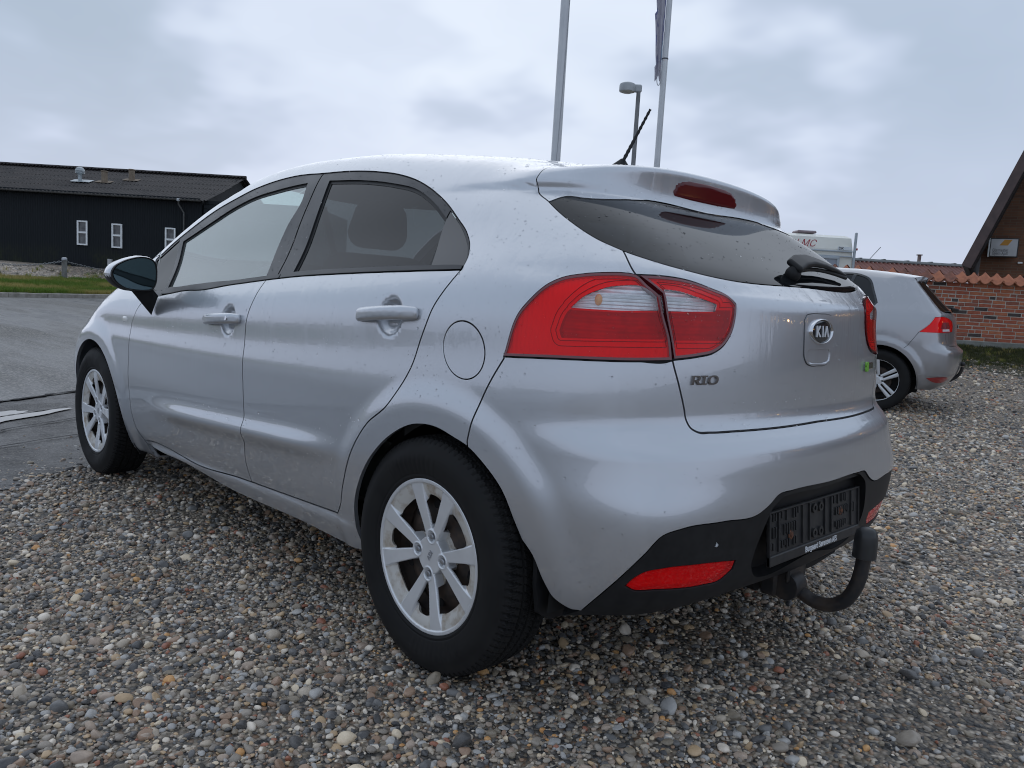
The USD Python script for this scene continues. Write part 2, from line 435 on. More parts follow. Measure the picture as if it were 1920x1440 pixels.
# a chart of the left half: (s, v) -> ray from a stadium-shaped skeleton; s runs along the plan outline, v from the sill over the roof
PX, QX, PY, PR, PV = -0.04, 2.70, 0.30, 0.56, 0.45
S_REAR, S_FRONT = -(PR * np.pi / 2 + PY), (QX - PX) + PR * np.pi / 2 + PY


def chart_z(s):
    return 1.0 - 0.42 * sstep(1.5, 2.7, s)


def chart_ray(s, v):
    s, v = np.asarray(s, float), np.asarray(v, float)
    L = QX - PX
    th = np.clip(-s / PR, 0, np.pi / 2) - np.clip((s - L) / PR, 0, np.pi / 2)
    y = PY + np.minimum(s + PR * np.pi / 2, 0) - np.maximum(s - L - PR * np.pi / 2, 0)
    o = np.stack([PX + np.clip(s, 0, L), y, chart_z(s) + np.minimum(v, 0)], -1)
    ph = np.clip(v, 0, None) / PV
    d = np.stack([-np.sin(th) * np.cos(ph), np.cos(th) * np.cos(ph), np.sin(ph)], -1)
    return o, d


def chart_of(P):
    P = np.asarray(P, float)
    x, y, z = P[..., 0], P[..., 1], P[..., 2]
    L = QX - PX
    mid = (x >= PX) & (x <= QX)
    out = np.where(x < PX, PX - x, x - QX)
    th = np.arctan2(np.maximum(out, 0), np.maximum(y - PY, 1e-9))
    far = np.where(y >= PY, PR * th, PR * np.pi / 2 + PY - y)
    s = np.where(mid, x - PX, np.where(x < PX, -far, L + far))
    hd = np.where(mid, y - PY, np.where(y >= PY, np.hypot(out, y - PY), out))
    dz = z - chart_z(s)
    v = np.where(dz <= 0, dz, PV * np.arctan2(dz, hd))
    return np.stack([s, v], -1)


def on_body(s, v):
    o, d = chart_ray(s, v)
    lo, hi = np.zeros(o.shape[:-1]), np.full(o.shape[:-1], 1.0)
    for _ in range(34):
        m = (lo + hi) / 2
        inside = F(o + d * m[..., None]) < 0
        lo, hi = np.where(inside, m, lo), np.where(inside, hi, m)
    return o + d * ((lo + hi) / 2)[..., None]


def top_body(x, y):
    x, y = np.broadcast_arrays(np.asarray(x, float), np.asarray(y, float))
    lo, hi = np.full(x.shape, 0.6), np.full(x.shape, 1.7)
    for _ in range(34):
        m = (lo + hi) / 2
        inside = F(np.stack([x, y, m], -1)) < 0
        lo, hi = np.where(inside, m, lo), np.where(inside, hi, m)
    return np.stack([x, y, (lo + hi) / 2], -1)


# lines of the body in chart coordinates (s along the car's plan outline, v upwards)
LN = {
    'dlo_outer': [(1.9512, 0.0002), (2.0932, 0.1539), (2.2023, 0.2947), (2.0598, 0.3188), (2.0008, 0.3212), (1.8279, 0.3338), (1.6722, 0.3505), (1.5254, 0.3836), (1.3728, 0.4052), (1.2164, 0.4125), (1.0158, 0.4011), (0.8321, 0.39), (0.6505, 0.3693), (0.521, 0.3475), (0.4076, 0.3174), (0.3, 0.2744), (0.2107, 0.2271), (0.1366, 0.1768), (0.0769, 0.1334), (0.0389, 0.0925), (0.0237, 0.0617), (0.0228, 0.0316), (0.2397, 0.0229), (0.5026, 0.012), (0.8205, -0.005), (0.9435, -0.0154), (1.2313, -0.0437), (1.5772, -0.0768), (1.7784, -0.0627)],
    'belt_top': [(1.8393, -0.0241), (1.7372, -0.0475), (1.3804, -0.0388), (1.0248, -0.0097), (0.852, 0.0076), (0.447, 0.0287), (0.1638, 0.0392), (0.0266, 0.0429)],
    'glass_front': [(1.8407, -0.0226), (1.9874, 0.2695), (1.924, 0.2641), (1.773, 0.2702), (1.6249, 0.3038), (1.4746, 0.3399), (1.3165, 0.3568), (1.2013, 0.3647), (1.0928, 0.3681), (1.0664, 0.2941), (1.0806, 0.1859), (1.0708, 0.0872), (1.0265, -0.0085), (1.3804, -0.0388), (1.7372, -0.0475)],
    'tri_front': [(2.0433, 0.305), (2.1877, 0.2828), (1.9768, 0.0373), (1.8723, -0.0082)],
    'seam_B': [(1.0196, 0.395), (0.9917, 0.1891), (0.9468, -0.0029), (0.957, -0.0158), (1.0005, -0.0188), (1.0232, -0.0849), (1.0494, -0.1634), (1.0456, -0.2656), (1.0328, -0.4088), (1.0254, -0.547), (1.0495, -0.634), (1.0394, -0.7148)],
    'glass_rear': [(0.9365, 0.363), (0.7045, 0.3423), (0.5311, 0.3172), (0.3835, 0.284), (0.2738, 0.2335), (0.1926, 0.1822), (0.1562, 0.0394), (0.447, 0.0287), (0.852, 0.0076)],
    'quarter_dark': [(0.1906, 0.1879), (0.1884, 0.2065), (0.1296, 0.165), (0.0763, 0.1205), (0.0431, 0.0848), (0.0289, 0.0559), (0.029, 0.0435), (0.1508, 0.0395)],
    'seam_fdoor': [(1.9605, 0.0086), (2.0756, 0.0191), (2.1289, -0.0146), (2.1258, -0.1049), (2.1392, -0.2255), (2.1429, -0.31), (2.152, -0.392), (2.1291, -0.4933), (2.0793, -0.5583)],
    'seam_sill': [(2.0793, -0.5583), (1.7043, -0.724), (1.1166, -0.7197), (1.006, -0.7133), (0.4474, -0.6862)],
    'sill_bottom': [(1.9134, -0.6843), (1.3984, -0.798), (0.7453, -0.7811), (0.3563, -0.7813)],
    'seam_rdoor': [(0.0228, 0.0316), (0.0515, -0.0182), (0.0788, -0.0679), (0.0928, -0.1038), (0.1091, -0.1442), (0.1355, -0.222), (0.1666, -0.2739), (0.2071, -0.3281), (0.2903, -0.3894), (0.3529, -0.4667), (0.3839, -0.5238), (0.4128, -0.5886), (0.4426, -0.656), (0.4794, -0.6903)],
    'fuel': [(-0.1199, -0.1534), (-0.1136, -0.1359), (-0.1031, -0.1199), (-0.0889, -0.1064), (-0.0717, -0.0964), (-0.0526, -0.0906), (-0.033, -0.0894), (-0.0144, -0.093), (0.0018, -0.1012), (0.0139, -0.1136), (0.0221, -0.1292), (0.0255, -0.147), (0.0235, -0.1657), (0.0161, -0.1838), (0.0041, -0.2001), (-0.012, -0.2135), (-0.0306, -0.223), (-0.05, -0.2281), (-0.069, -0.2285), (-0.0864, -0.2242), (-0.1011, -0.2156), (-0.1123, -0.2034), (-0.1193, -0.1883), (-0.1218, -0.1712)],
    'seam_bumper': [(-0.1827, -0.1672), (-0.1559, -0.211), (-0.1291, -0.2644), (-0.1081, -0.3238), (-0.097, -0.3718)],
    'lamp_outer': [(-0.1818, -0.1624), (-0.2177, -0.056), (-0.2439, -0.0256), (-0.2757, 0.0033), (-0.3109, 0.0199), (-0.3668, 0.0309), (-0.4231, 0.0359), (-0.4688, 0.0373), (-0.4938, 0.0346), (-0.5208, 0.0145), (-0.5483, -0.0023), (-0.5582, -0.0369), (-0.5798, -0.0981), (-0.5866, -0.1457), (-0.4904, -0.1491), (-0.3485, -0.1532)],
    'lamp_inner': [(-0.4978, 0.0349), (-0.5653, 0.0368), (-0.6541, 0.032), (-0.727, 0.0182), (-0.779, 0.0038), (-0.7995, -0.0114), (-0.7988, -0.0279), (-0.7865, -0.0725), (-0.7584, -0.1059), (-0.719, -0.1262), (-0.6664, -0.1353), (-0.591, -0.1432), (-0.5805, -0.0945), (-0.5658, -0.0401), (-0.555, 0.0009), (-0.5259, 0.0189)],
    'dark_outer': [(-0.3434, -0.0468), (-0.4392, -0.041), (-0.5454, -0.0374), (-0.5636, -0.095), (-0.4425, -0.0988), (-0.3299, -0.1039), (-0.3251, -0.0912), (-0.3368, -0.056)],
    'dark_inner': [(-0.573, -0.0374), (-0.6671, -0.0338), (-0.7826, -0.0299), (-0.7743, -0.0642), (-0.7532, -0.0947), (-0.6695, -0.0955), (-0.5889, -0.0967)],
    'white_outer': [(-0.3477, -0.0394), (-0.3723, -0.0157), (-0.4127, 0.0031), (-0.4629, 0.0115), (-0.5044, 0.012), (-0.5376, -0.0029), (-0.546, -0.035), (-0.4427, -0.0391)],
    'white_inner': [(-0.5603, 0.0093), (-0.6019, 0.0081), (-0.6628, -0.0023), (-0.7269, -0.0156), (-0.7218, -0.0304), (-0.5683, -0.0352)],
    'glass_left': [(-0.0948, 0.3053), (-0.1797, 0.2545), (-0.2886, 0.1836), (-0.3996, 0.1195), (-0.4671, 0.0939), (-0.5549, 0.0739), (-0.6834, 0.0574), (-0.876, 0.0431), (-1.0976, 0.0428), (-1.2079, 0.0416)],
    'spoiler_seam': [(-0.0751, 0.4444), (-0.0865, 0.357), (-0.0817, 0.3263), (-0.0948, 0.3053), (-0.1797, 0.2545)],
    'trailing': [(-0.1847, 0.2577), (-0.2091, 0.3358), (-0.2934, 0.3835), (-0.3786, 0.4202), (-0.581, 0.4718), (-0.9427, 0.5027), (-1.0978, 0.5126), (-1.2654, 0.5156), (-1.3995, 0.5093), (-1.5143, 0.4972)],
    'glass_top': [(-0.2309, 0.2939), (-0.3144, 0.306), (-0.6392, 0.415), (-0.9687, 0.4542), (-1.1636, 0.4478), (-1.3002, 0.4402)],
    'third': [(-0.9625, 0.4784), (-0.9722, 0.489), (-1.0035, 0.4963), (-1.1332, 0.5059), (-1.2533, 0.5075), (-1.2902, 0.5047), (-1.307, 0.4962), (-1.3092, 0.4836), (-1.143, 0.4778), (-1.0054, 0.47)],
    'gate': [(-0.4649, 0.095), (-0.4941, 0.0366), (-0.5896, -0.1445), (-0.6102, -0.1986), (-0.6309, -0.2539), (-0.6409, -0.2848), (-0.6516, -0.2999), (-0.6691, -0.3089), (-0.7071, -0.3115), (-0.792, -0.3125), (-0.9517, -0.3132), (-1.0536, -0.3109)],
    'crease_gate': [(-0.8089, -0.0064), (-0.9573, -0.0009), (-1.1452, 0.0037)],
    'crease_bumper': [(-0.4325, -0.3297), (-0.4759, -0.3577), (-0.5663, -0.3674), (-0.7967, -0.3684), (-1.066, -0.3607)],
    'emblem_c': [(-1.1758, -0.0693)],
    'plate_handle': [(-1.0911, -0.0439), (-1.0981, -0.0313), (-1.1183, -0.0249), (-1.1758, -0.0218), (-1.1012, -0.1314), (-1.1153, -0.1484), (-1.1405, -0.1594), (-1.1775, -0.1601)],
    'rio': [(-0.6365, -0.1902), (-0.7281, -0.1886)],
    'eco': [(-1.5729, -0.1678), (-1.6829, -0.1789)],
    'cut': [(-0.3973, -0.738), (-0.4167, -0.7247), (-0.4731, -0.6433), (-0.5279, -0.5663), (-0.5608, -0.5245), (-0.6044, -0.5118), (-0.7167, -0.5096), (-0.8462, -0.5084), (-0.8819, -0.4935), (-0.923, -0.4706), (-1.0891, -0.47)],
    'diff_bottom': [(-0.427, -0.733), (-0.5404, -0.7127), (-0.7039, -0.7225), (-0.9109, -0.7083), (-1.1783, -0.7206)],
    'fog': [(-0.499, -0.6482), (-0.5137, -0.6289), (-0.5335, -0.614), (-0.5714, -0.6065), (-0.6615, -0.6078), (-0.7927, -0.6209), (-0.7905, -0.6433), (-0.7568, -0.6657), (-0.6958, -0.6676), (-0.5579, -0.6586), (-0.5149, -0.6576)],
    'handle_f': [(1.3458, -0.1773), (1.101, -0.1578)],
    'handle_r': [(0.3731, -0.1023), (0.1349, -0.0821)],
    'cup_f': [(1.2364, -0.1212), (1.2281, -0.2186)],
    'cup_r': [(0.2613, -0.0511), (0.2566, -0.142)],
    'rep': [(2.216, 0.0458)],
    'arch_r': [(0.3563, -0.7813), (0.3711, -0.6993), (0.3614, -0.6364), (0.3192, -0.5453), (0.2498, -0.4586), (0.1828, -0.4038), (0.0888, -0.3608), (0.0154, -0.3563), (-0.0488, -0.3716), (-0.0962, -0.3863), (-0.1494, -0.4186), (-0.2067, -0.4699), (-0.248, -0.5429), (-0.2676, -0.5786), (-0.292, -0.6052), (-0.324, -0.6681), (-0.3478, -0.7039), (-0.372, -0.7195), (-0.403, -0.732)],
    'arch_f': [(2.9002, -0.1), (2.8273, -0.0333), (2.7528, 0.0211), (2.6883, 0.0481), (2.6203, 0.0596), (2.5401, 0.0552), (2.4708, 0.0392), (2.3549, -0.0459), (2.2688, -0.1765), (2.2287, -0.3152), (2.2017, -0.4089), (2.1447, -0.5106), (2.0566, -0.6019)],
    'flap_r': [(-0.2589, -0.5782), (-0.2776, -0.58), (-0.3269, -0.6958), (-0.3789, -0.7421), (-0.2954, -0.7686)],
    'antenna': [(-0.4889, 0.497)],
    'door_crease': [(1.8801, -0.5057), (1.4791, -0.565), (1.0341, -0.5453), (0.6426, -0.5205), (0.3685, -0.4954)],
    'wiper': [(-1.1952, 0.0717), (-1.5939, 0.1667)],
    'bump_mark': [(-0.7085, -0.5652)],
}


# ---------------------------------------------------------------- sheet-metal panels: regions of the chart, cut out with open gaps between them
import shapely
from shapely.geometry import Polygon, LineString, box as sbox
from shapely.ops import unary_union


def smooth_line(pts, closed=False, step=0.006, corner=38.0):
    """Catmull-Rom through the points, keeping corners sharper than `corner` degrees."""
    p = np.array(pts, float)
    n = len(p)
    prv, nxt = np.roll(p, 1, 0), np.roll(p, -1, 0)
    a, b = p - prv, nxt - p
    ang = np.degrees(np.arccos(np.clip((a * b).sum(1) / np.maximum(np.linalg.norm(a, axis=1) * np.linalg.norm(b, axis=1), 1e-12), -1, 1)))
    la, lb = np.linalg.norm(a, axis=1)[:, None], np.linalg.norm(b, axis=1)[:, None]
    tan = (a / np.maximum(la, 1e-9) * lb + b / np.maximum(lb, 1e-9) * la) / np.maximum(la + lb, 1e-9)
    sharp = ang > corner
    if not closed:
        sharp[0] = sharp[-1] = True
    out = []
    for i in range(n if closed else n - 1):
        j = (i + 1) % n
        d = np.linalg.norm(p[j] - p[i])
        m = max(2, int(np.ceil(d / step)))
        t = np.linspace(0, 1, m, endpoint=False)[:, None]
        chord = (p[j] - p[i])
        m0 = chord if sharp[i] else tan[i] * d
        m1 = chord if sharp[j] else tan[j] * d
        h = (2 * t ** 3 - 3 * t ** 2 + 1) * p[i] + (t ** 3 - 2 * t ** 2 + t) * m0 + (-2 * t ** 3 + 3 * t ** 2) * p[j] + (t ** 3 - t ** 2) * m1
        out.append(h)
    if not closed:
        out.append(p[-1:])
    return np.vstack(out)


def region(pts, **k):
    g = Polygon(smooth_line(pts, True, **k)).buffer(0)
    return max(g.geoms, key=lambda q: q.area) if hasattr(g, "geoms") else g


def tri_poly(poly):
    import mapbox_earcut as ec
    rings = [np.array(poly.exterior.coords)[:-1]] + [np.array(r.coords)[:-1] for r in poly.interiors]
    v = np.vstack(rings)
    ends = np.cumsum([len(r) for r in rings]).astype(np.uint32)
    return v, ec.triangulate_float64(v, ends).reshape(-1, 3).astype(int)


def grid_cut(poly, step):
    """Triangles (uv, faces) of a polygon cut by a square grid, so that a curved surface keeps its shape inside."""
    x0, y0, x1, y1 = poly.bounds
    sx, sy = step if isinstance(step, tuple) else (step, step)
    gx, gy = np.arange(np.floor(x0 / sx), np.ceil(x1 / sx)) * sx, np.arange(np.floor(y0 / sy), np.ceil(y1 / sy)) * sy
    X, Y = (q.ravel() for q in np.meshgrid(gx, gy))
    cells = shapely.box(X, Y, X + sx, Y + sy)
    shapely.prepare(poly)
    full = shapely.contains_properly(poly, cells)
    part = shapely.intersects(poly, cells) & ~full
    vs, fs, n = [], [], 0
    q = np.stack([np.stack([X[full], Y[full]], -1), np.stack([X[full] + sx, Y[full]], -1), np.stack([X[full] + sx, Y[full] + sy], -1), np.stack([X[full], Y[full] + sy], -1)], 1)
    k = np.arange(len(q)) * 4
    vs.append(q.reshape(-1, 2))
    fs.append(np.vstack([np.stack([k, k + 1, k + 2], 1), np.stack([k, k + 2, k + 3], 1)]))
    n = len(q) * 4
    for g in shapely.intersection(cells[part], poly):
        for h in getattr(g, "geoms", [g]):
            if h.geom_type != "Polygon" or h.area < 1e-10:
                continue
            v, f = tri_poly(h)
            vs.append(v)
            fs.append(f + n)
            n += len(v)
    v, f = np.vstack(vs), np.vstack(fs)
    key, inv = np.unique(np.round(v, 7), axis=0, return_inverse=True)
    f = inv.ravel()[f]
    f = f[(f[:, 0] != f[:, 1]) & (f[:, 1] != f[:, 2]) & (f[:, 0] != f[:, 2])]
    a = (lambda u, w: u[:, 0] * w[:, 1] - u[:, 1] * w[:, 0])(key[f[:, 1]] - key[f[:, 0]], key[f[:, 2]] - key[f[:, 0]])
    f[a < 0] = f[a < 0][:, ::-1]
    return key, f


class M:
    """Vertices, faces and normals of one mesh in the making."""

    def __init__(self, v=None, f=None, n=None):
        self.v, self.f, self.n = (np.zeros((0, 3)) if v is None else np.asarray(v, float)), (np.zeros((0, 3), int) if f is None else np.asarray(f, int)), (np.zeros((0, 3)) if n is None else np.asarray(n, float))

    def __add__(self, o):
        return M(np.vstack([self.v, o.v]), np.vstack([self.f, o.f + len(self.v)]), np.vstack([self.n, o.n]))

    def mirror(self):
        s = np.array([1, -1, 1])
        return M(self.v * s, self.f[:, ::-1], self.n * s)


def chart_points(sv, offset=0.0):
    """Points and normals at chart coordinates; offset (a number, or a function of sv) moves them along the body's normal."""
    def at(q):
        P = on_body(q[:, 0], q[:, 1])
        N = normals_at(P)
        return P + N * (offset(q)[:, None] if callable(offset) else offset), N
    P, N = at(sv)
    if callable(offset):
        e = 4e-4
        ds, dv = at(sv + [e, 0])[0] - at(sv - [e, 0])[0], at(sv + [0, e])[0] - at(sv - [0, e])[0]
        n = np.cross(ds, dv)
        n /= np.linalg.norm(n, axis=1, keepdims=True) + 1e-15
        N = n * np.sign((n * N).sum(1, keepdims=True))
    return P, N


def top_points(xy, offset=0.0):
    P = top_body(xy[:, 0], xy[:, 1])
    N = normals_at(P)
    return P + N * offset, N


def panel(poly, step=0.014, offset=0.0, skirt=0.014, bevel=0.0016, flip=False, points=None, open_at=None):
    """The panel over one chart region: the skin, then a rolled edge and a return flange going inwards."""
    m = M()
    points = points or chart_points
    for g in getattr(poly, "geoms", [poly]):
        if g.is_empty or g.area < 1e-6:
            continue
        sv, f = grid_cut(g, step)
        P, N = points(sv, offset)
        m = m + M(P, f, N)
        if skirt:
            for ring in [g.exterior, *g.interiors]:
                c = np.array(shapely.segmentize(shapely.LinearRing(ring), 0.012).coords)
                ccw = shapely.LinearRing(ring).is_ccw
                Pc, Nc = points(c, offset)
                T = np.roll(Pc, -1, 0) - np.roll(Pc, 1, 0)
                T[0] = T[-1] = Pc[1] - Pc[-2]
                T /= np.linalg.norm(T, axis=1, keepdims=True) + 1e-12
                O = np.cross(T, Nc)
                t2 = np.roll(c, -1, 0) - np.roll(c, 1, 0)
                t2[0] = t2[-1] = c[1] - c[-2]
                o2 = np.stack([t2[:, 1], -t2[:, 0]], -1) * (1 if ccw == (ring is g.exterior) else -1)
                o2 /= np.linalg.norm(o2, axis=1, keepdims=True) + 1e-12
                if ((points(c + o2 * 1e-3, offset)[0] - points(c, offset)[0]) * O).sum(1).mean() < 0:
                    O = -O
                rows = [(Pc, Nc), (Pc + O * bevel * 0.7 - Nc * bevel * 0.3, Nc * 0.71 + O * 0.71), (Pc + O * bevel - Nc * bevel, O), (Pc + O * bevel - Nc * skirt, O)]
                if open_at is not None:
                    s_ = np.array([open_at(q) for q in c])
                else:
                    s_ = np.zeros(len(c), bool)
                k = len(c)
                v = np.vstack([r[0] for r in rows])
                n = np.vstack([r[1] for r in rows])
                n /= np.linalg.norm(n, axis=1, keepdims=True) + 1e-12
                ff = []
                for r in range(len(rows) - 1):
                    i = np.arange(k - 1)
                    i = i[~(s_[i] & s_[i + 1])]
                    a, b, c2, d2 = r * k + i, r * k + i + 1, (r + 1) * k + i + 1, (r + 1) * k + i
                    ff += [np.stack([a, d2, c2], 1), np.stack([a, c2, b], 1)]
                ff = np.vstack(ff)
                # orient the faces along their normals
                fn = np.cross(v[ff[:, 1]] - v[ff[:, 0]], v[ff[:, 2]] - v[ff[:, 0]])
                bad = (fn * n[ff].mean(1)).sum(1) < 0
                ff[bad] = ff[bad][:, ::-1]
                m = m + M(v, ff, n)
    fn = np.cross(m.v[m.f[:, 1]] - m.v[m.f[:, 0]], m.v[m.f[:, 2]] - m.v[m.f[:, 0]])
    bad = (fn * m.n[m.f].mean(1)).sum(1) < 0
    m.f[bad] = m.f[bad][:, ::-1]
    return m


def strip(line, width, offset, points=None):
    """A ribbon along a chart line, e.g. the black shade strip under a gap."""
    g = LineString(line).buffer(width / 2, cap_style="flat")
    return panel(g, 0.02, offset, 0, points=points)


# ---------------------------------------------------------------- the silver hatchback in front
SR = S_REAR
VT = PV * np.pi / 2
GAP = 0.0022


def ch(pts3):
    return [tuple(q) for q in chart_of(np.array(pts3, float))]


def at_seam(q):
    return q[0] < SR + 1e-4 or q[1] > VT - 1e-4


def big(g):
    return max(g.geoms, key=lambda q: q.area) if hasattr(g, "geoms") else g


def near(a, b):
    return [tuple(np.mean([p, q], 0)) for p, q in zip(a, b)]


roof_seam = [(-0.066, 0.0), (-0.068, 0.15), (-0.072, 0.299), (-0.080, 0.42)]
roof_seam_sv = ch(top_body(np.array(roof_seam)[:, 0], np.array(roof_seam)[:, 1]))
roof_seam_sv[0] = (SR, roof_seam_sv[0][1])
lamp_split = near(LN["lamp_outer"][9:13], [LN["lamp_inner"][15], LN["lamp_inner"][14], LN["lamp_inner"][13], LN["lamp_inner"][12]])
gate_low = [LN["gate"][2]] + LN["gate"][3:11] + [(SR, -0.311)]
hatch_line = roof_seam_sv + LN["spoiler_seam"] + LN["glass_left"][2:5] + [LN["gate"][1]] + lamp_split + gate_low
hatch = Polygon(list(smooth_line(hatch_line, corner=40))).buffer(0)
glass_low = LN["spoiler_seam"][4:5] + LN["glass_left"][2:8] + [(SR, 0.0425)]
face_low = [(SR, LN["glass_top"][4][1])] + LN["glass_top"][3::-1] + [LN["trailing"][0]]
glass_poly = Polygon(np.vstack([smooth_line(glass_low), smooth_line(face_low)])).buffer(0)
glass_poly = big(glass_poly.intersection(hatch))
above_line = Polygon(np.vstack([smooth_line(face_low), smooth_line([LN["trailing"][0], LN["spoiler_seam"][4]]), [(0.2, 0.25), (0.2, 1.0), (SR, 1.0)]])).buffer(0)
spoiler_poly = big(hatch.intersection(above_line))
gate_poly = big(hatch.difference(glass_poly.buffer(0.0005)).difference(spoiler_poly.buffer(0.0005)))
lampO, lampI = region(LN["lamp_outer"]), region(LN["lamp_inner"])
gate_poly = big(gate_poly.difference(lampI.buffer(0.0015)))
arch_rear = list(smooth_line(LN["arch_r"][:14])) + list(smooth_line(LN["arch_r"][13:]))[1:]
arch_rear_poly = Polygon(list(arch_rear) + [(-0.42, -0.95), (0.36, -0.95)]).buffer(0)
cut_line = smooth_line(LN["cut"][1:10] + [(LN["cut"][9][0] - 0.06, LN["cut"][9][1] + 0.004), (SR, -0.468)], corner=60)
bump_top = [(SR, -0.311)] + gate_low[-2::-1] + [LN["lamp_outer"][13], LN["lamp_outer"][14], LN["lamp_outer"][15], LN["lamp_outer"][0]]
bumper_poly = Polygon(np.vstack([smooth_line(bump_top), smooth_line(LN["seam_bumper"]), [(-0.11, -0.5), (-0.30, -0.80)], [(-0.42, -0.80)], cut_line])).buffer(0)
bumper_poly = big(bumper_poly.intersection(sbox(-9, -0.728, 9, 9)).difference(arch_rear_poly).difference(hatch.buffer(0.0005)).difference(lampO.buffer(0.0008)))
below_cut = Polygon(np.vstack([cut_line, [(SR, -0.95), (-0.25, -0.95), (-0.32, -0.74)]])).buffer(0)
diff_poly = Polygon(np.vstack([cut_line, [(SR, -0.727)], smooth_line([(SR, -0.727), (-0.95, -0.722), (-0.72, -0.728), (-0.55, -0.735), (-0.42, -0.745), (-0.36, -0.76)])])).buffer(0)
diff_poly = big(diff_poly)
recess_poly = region([(SR - 0.001, -0.484), (-0.935, -0.486), (-0.905, -0.505), (-0.885, -0.54), (-0.873, -0.655), (-0.885, -0.668), (SR - 0.001, -0.672)], corner=60).intersection(sbox(SR, -1, 1, 1))
fog_poly = region(LN["fog"])
diff_cut = big(diff_poly.difference(fog_poly.buffer(0.002)).difference(recess_poly))
front_arch = np.array([(2.57 + 0.343 * np.cos(a) - 0.012, 0.303 + 0.345 * np.sin(a)) for a in np.radians(np.linspace(-14, 194, 50))])
_p = np.array([[x, 0.85, z] for x, z in front_arch])
_p = np.stack([front_arch[:, 0], half_width(front_arch[:, 0], front_arch[:, 1]), front_arch[:, 1]], -1)
arch_front_sv = chart_of(_p)
arch_front_poly = Polygon(list(arch_front_sv) + [(2.2, -0.9), (3.1, -0.9)]).buffer(0)
# doors
dlo = region(LN["dlo_outer"], corner=45)
dlo_low = LN["dlo_outer"][19:]
seamB = LN["seam_B"]
fd = LN["seam_fdoor"]
door_front = Polygon(np.vstack([smooth_line(fd), smooth_line([fd[-1]] + LN['seam_sill'][1:3] + [(1.0, LN['seam_sill'][3][1])]), smooth_line([(1.0, LN['seam_sill'][3][1])] + seamB[::-1][:-4] + [(seamB[4][0] - 0.02, 0.02)]), [(1.4, 0.06), (1.9, -0.02)]])).buffer(0)
door_front = big(door_front.difference(dlo).difference(arch_front_poly))
rd = LN["seam_rdoor"]
door_rear = Polygon(np.vstack([smooth_line([(seamB[4][0] - 0.02, 0.02)] + seamB[4:] + [(1.0, LN['seam_sill'][3][1])]), smooth_line([(0.985, LN['seam_sill'][3][1]), rd[-1]]), smooth_line(rd[::-1])])).buffer(0)
door_rear = big(door_rear.difference(dlo).difference(door_front).difference(arch_rear_poly.buffer(0.02)))
fuel_poly = region(LN["fuel"])
# fender, bonnet, nose
hx = np.array([(2.02, 0.70), (2.3, 0.69), (2.6, 0.665), (2.85, 0.62), (3.05, 0.54), (3.16, 0.40), (3.2, 0.2), (3.21, 0.0)])
hood_side = ch(top_body(hx[:, 0], hx[:, 1]))
ws_off = np.array(LN["dlo_outer"][1:9]) + [0.012, 0.052]
ws_side = [tuple(q) for q in ws_off]
base_x = np.array([(2.18, 0.69), (2.28, 0.55), (2.34, 0.40), (2.36, 0.3)])
ws_base = ch(top_body(base_x[:, 0], base_x[:, 1]))
head_x = np.array([(1.66, 0.3), (1.63, 0.42), (1.56, 0.52)])
ws_head = ch(top_body(head_x[:, 0], head_x[:, 1]))
wscreen = Polygon(np.vstack([smooth_line([tuple(ws_side[0])] + ws_base[1:]), [(ws_base[-1][0], VT), (ws_head[0][0], VT)], smooth_line(ws_head + ws_side[5:0:-1] + [ws_side[0]])])).buffer(0)
wscreen = big(wscreen)
front_all = Polygon([(fd[0][0], fd[0][1])] + [tuple(q) for q in smooth_line(fd)] + [(2.0, -0.80), (S_FRONT, -0.42), (S_FRONT, VT), (1.6, VT), (1.7, 0.33), (1.9, 0.22)] + [tuple(q) for q in np.array(LN["dlo_outer"][4:0:-1]) + [0.0, 0.004]]).buffer(0)
hood_poly = Polygon(np.vstack([smooth_line(hood_side), [(S_FRONT, VT), (ws_base[-1][0], VT)], smooth_line(ws_base[::-1])])).buffer(0)
hood_poly = big(hood_poly.difference(wscreen))
nose_cut = chart_of(np.array([[2.93, half_width(np.array(2.93), np.array(z)), z] for z in (0.15, 0.4, 0.62)]))
nose_poly = Polygon([tuple(q) for q in nose_cut] + [(3.25, 0.09), (3.55, 0.10), (3.7, 0.09), (S_FRONT, 0.06), (S_FRONT, -0.40), (3.2, -0.40)]).buffer(0).difference(hood_poly)
head_poly = region([(2.88, 0.07), (3.02, 0.135), (3.18, 0.165), (3.34, 0.165), (3.5, 0.12), (3.42, 0.075), (3.2, 0.06)]).difference(hood_poly)
nose_poly = big(nose_poly.difference(head_poly).difference(arch_front_poly))
fender_poly = front_all.difference(hood_poly).difference(wscreen).difference(nose_poly).difference(head_poly).difference(arch_front_poly).difference(dlo.buffer(0.001)).difference(door_front)
fender_poly = big(fender_poly)
fender_poly = big(fender_poly.intersection(Polygon([(2.0, -0.9), (3.6, -0.9), (3.6, 0.6), (2.20, 0.6), (2.06, 0.10), (1.85, -0.05), (1.85, -0.9)])))
_sb = LN['sill_bottom']
sill_low = smooth_line([tuple(q) for q in ch([[2.06, 0.80, 0.236], [1.95, 0.80, 0.234]])] + [tuple(q) for q in ch([[x_, 0.80, z_] for x_, z_ in ((1.82, 0.230), (1.32, 0.219), (0.692, 0.221), (0.296, 0.225))])] + [(0.25, -0.76)])
side_poly = Polygon(np.vstack([sill_low, [(-0.5, -0.70), (-0.75, -0.2), (-0.75, 0.2), (SR, 0.3), (SR, VT), (1.7, VT), (2.4, 0.2), (2.3, -0.1)]])).buffer(0)
for g in (hatch, bumper_poly, diff_poly, lampO, arch_rear_poly, door_front, door_rear, dlo, fuel_poly, arch_front_poly, wscreen, hood_poly, nose_poly, fender_poly, below_cut):
    side_poly = side_poly.difference(g.buffer(0.0002))
side_poly = big(side_poly)


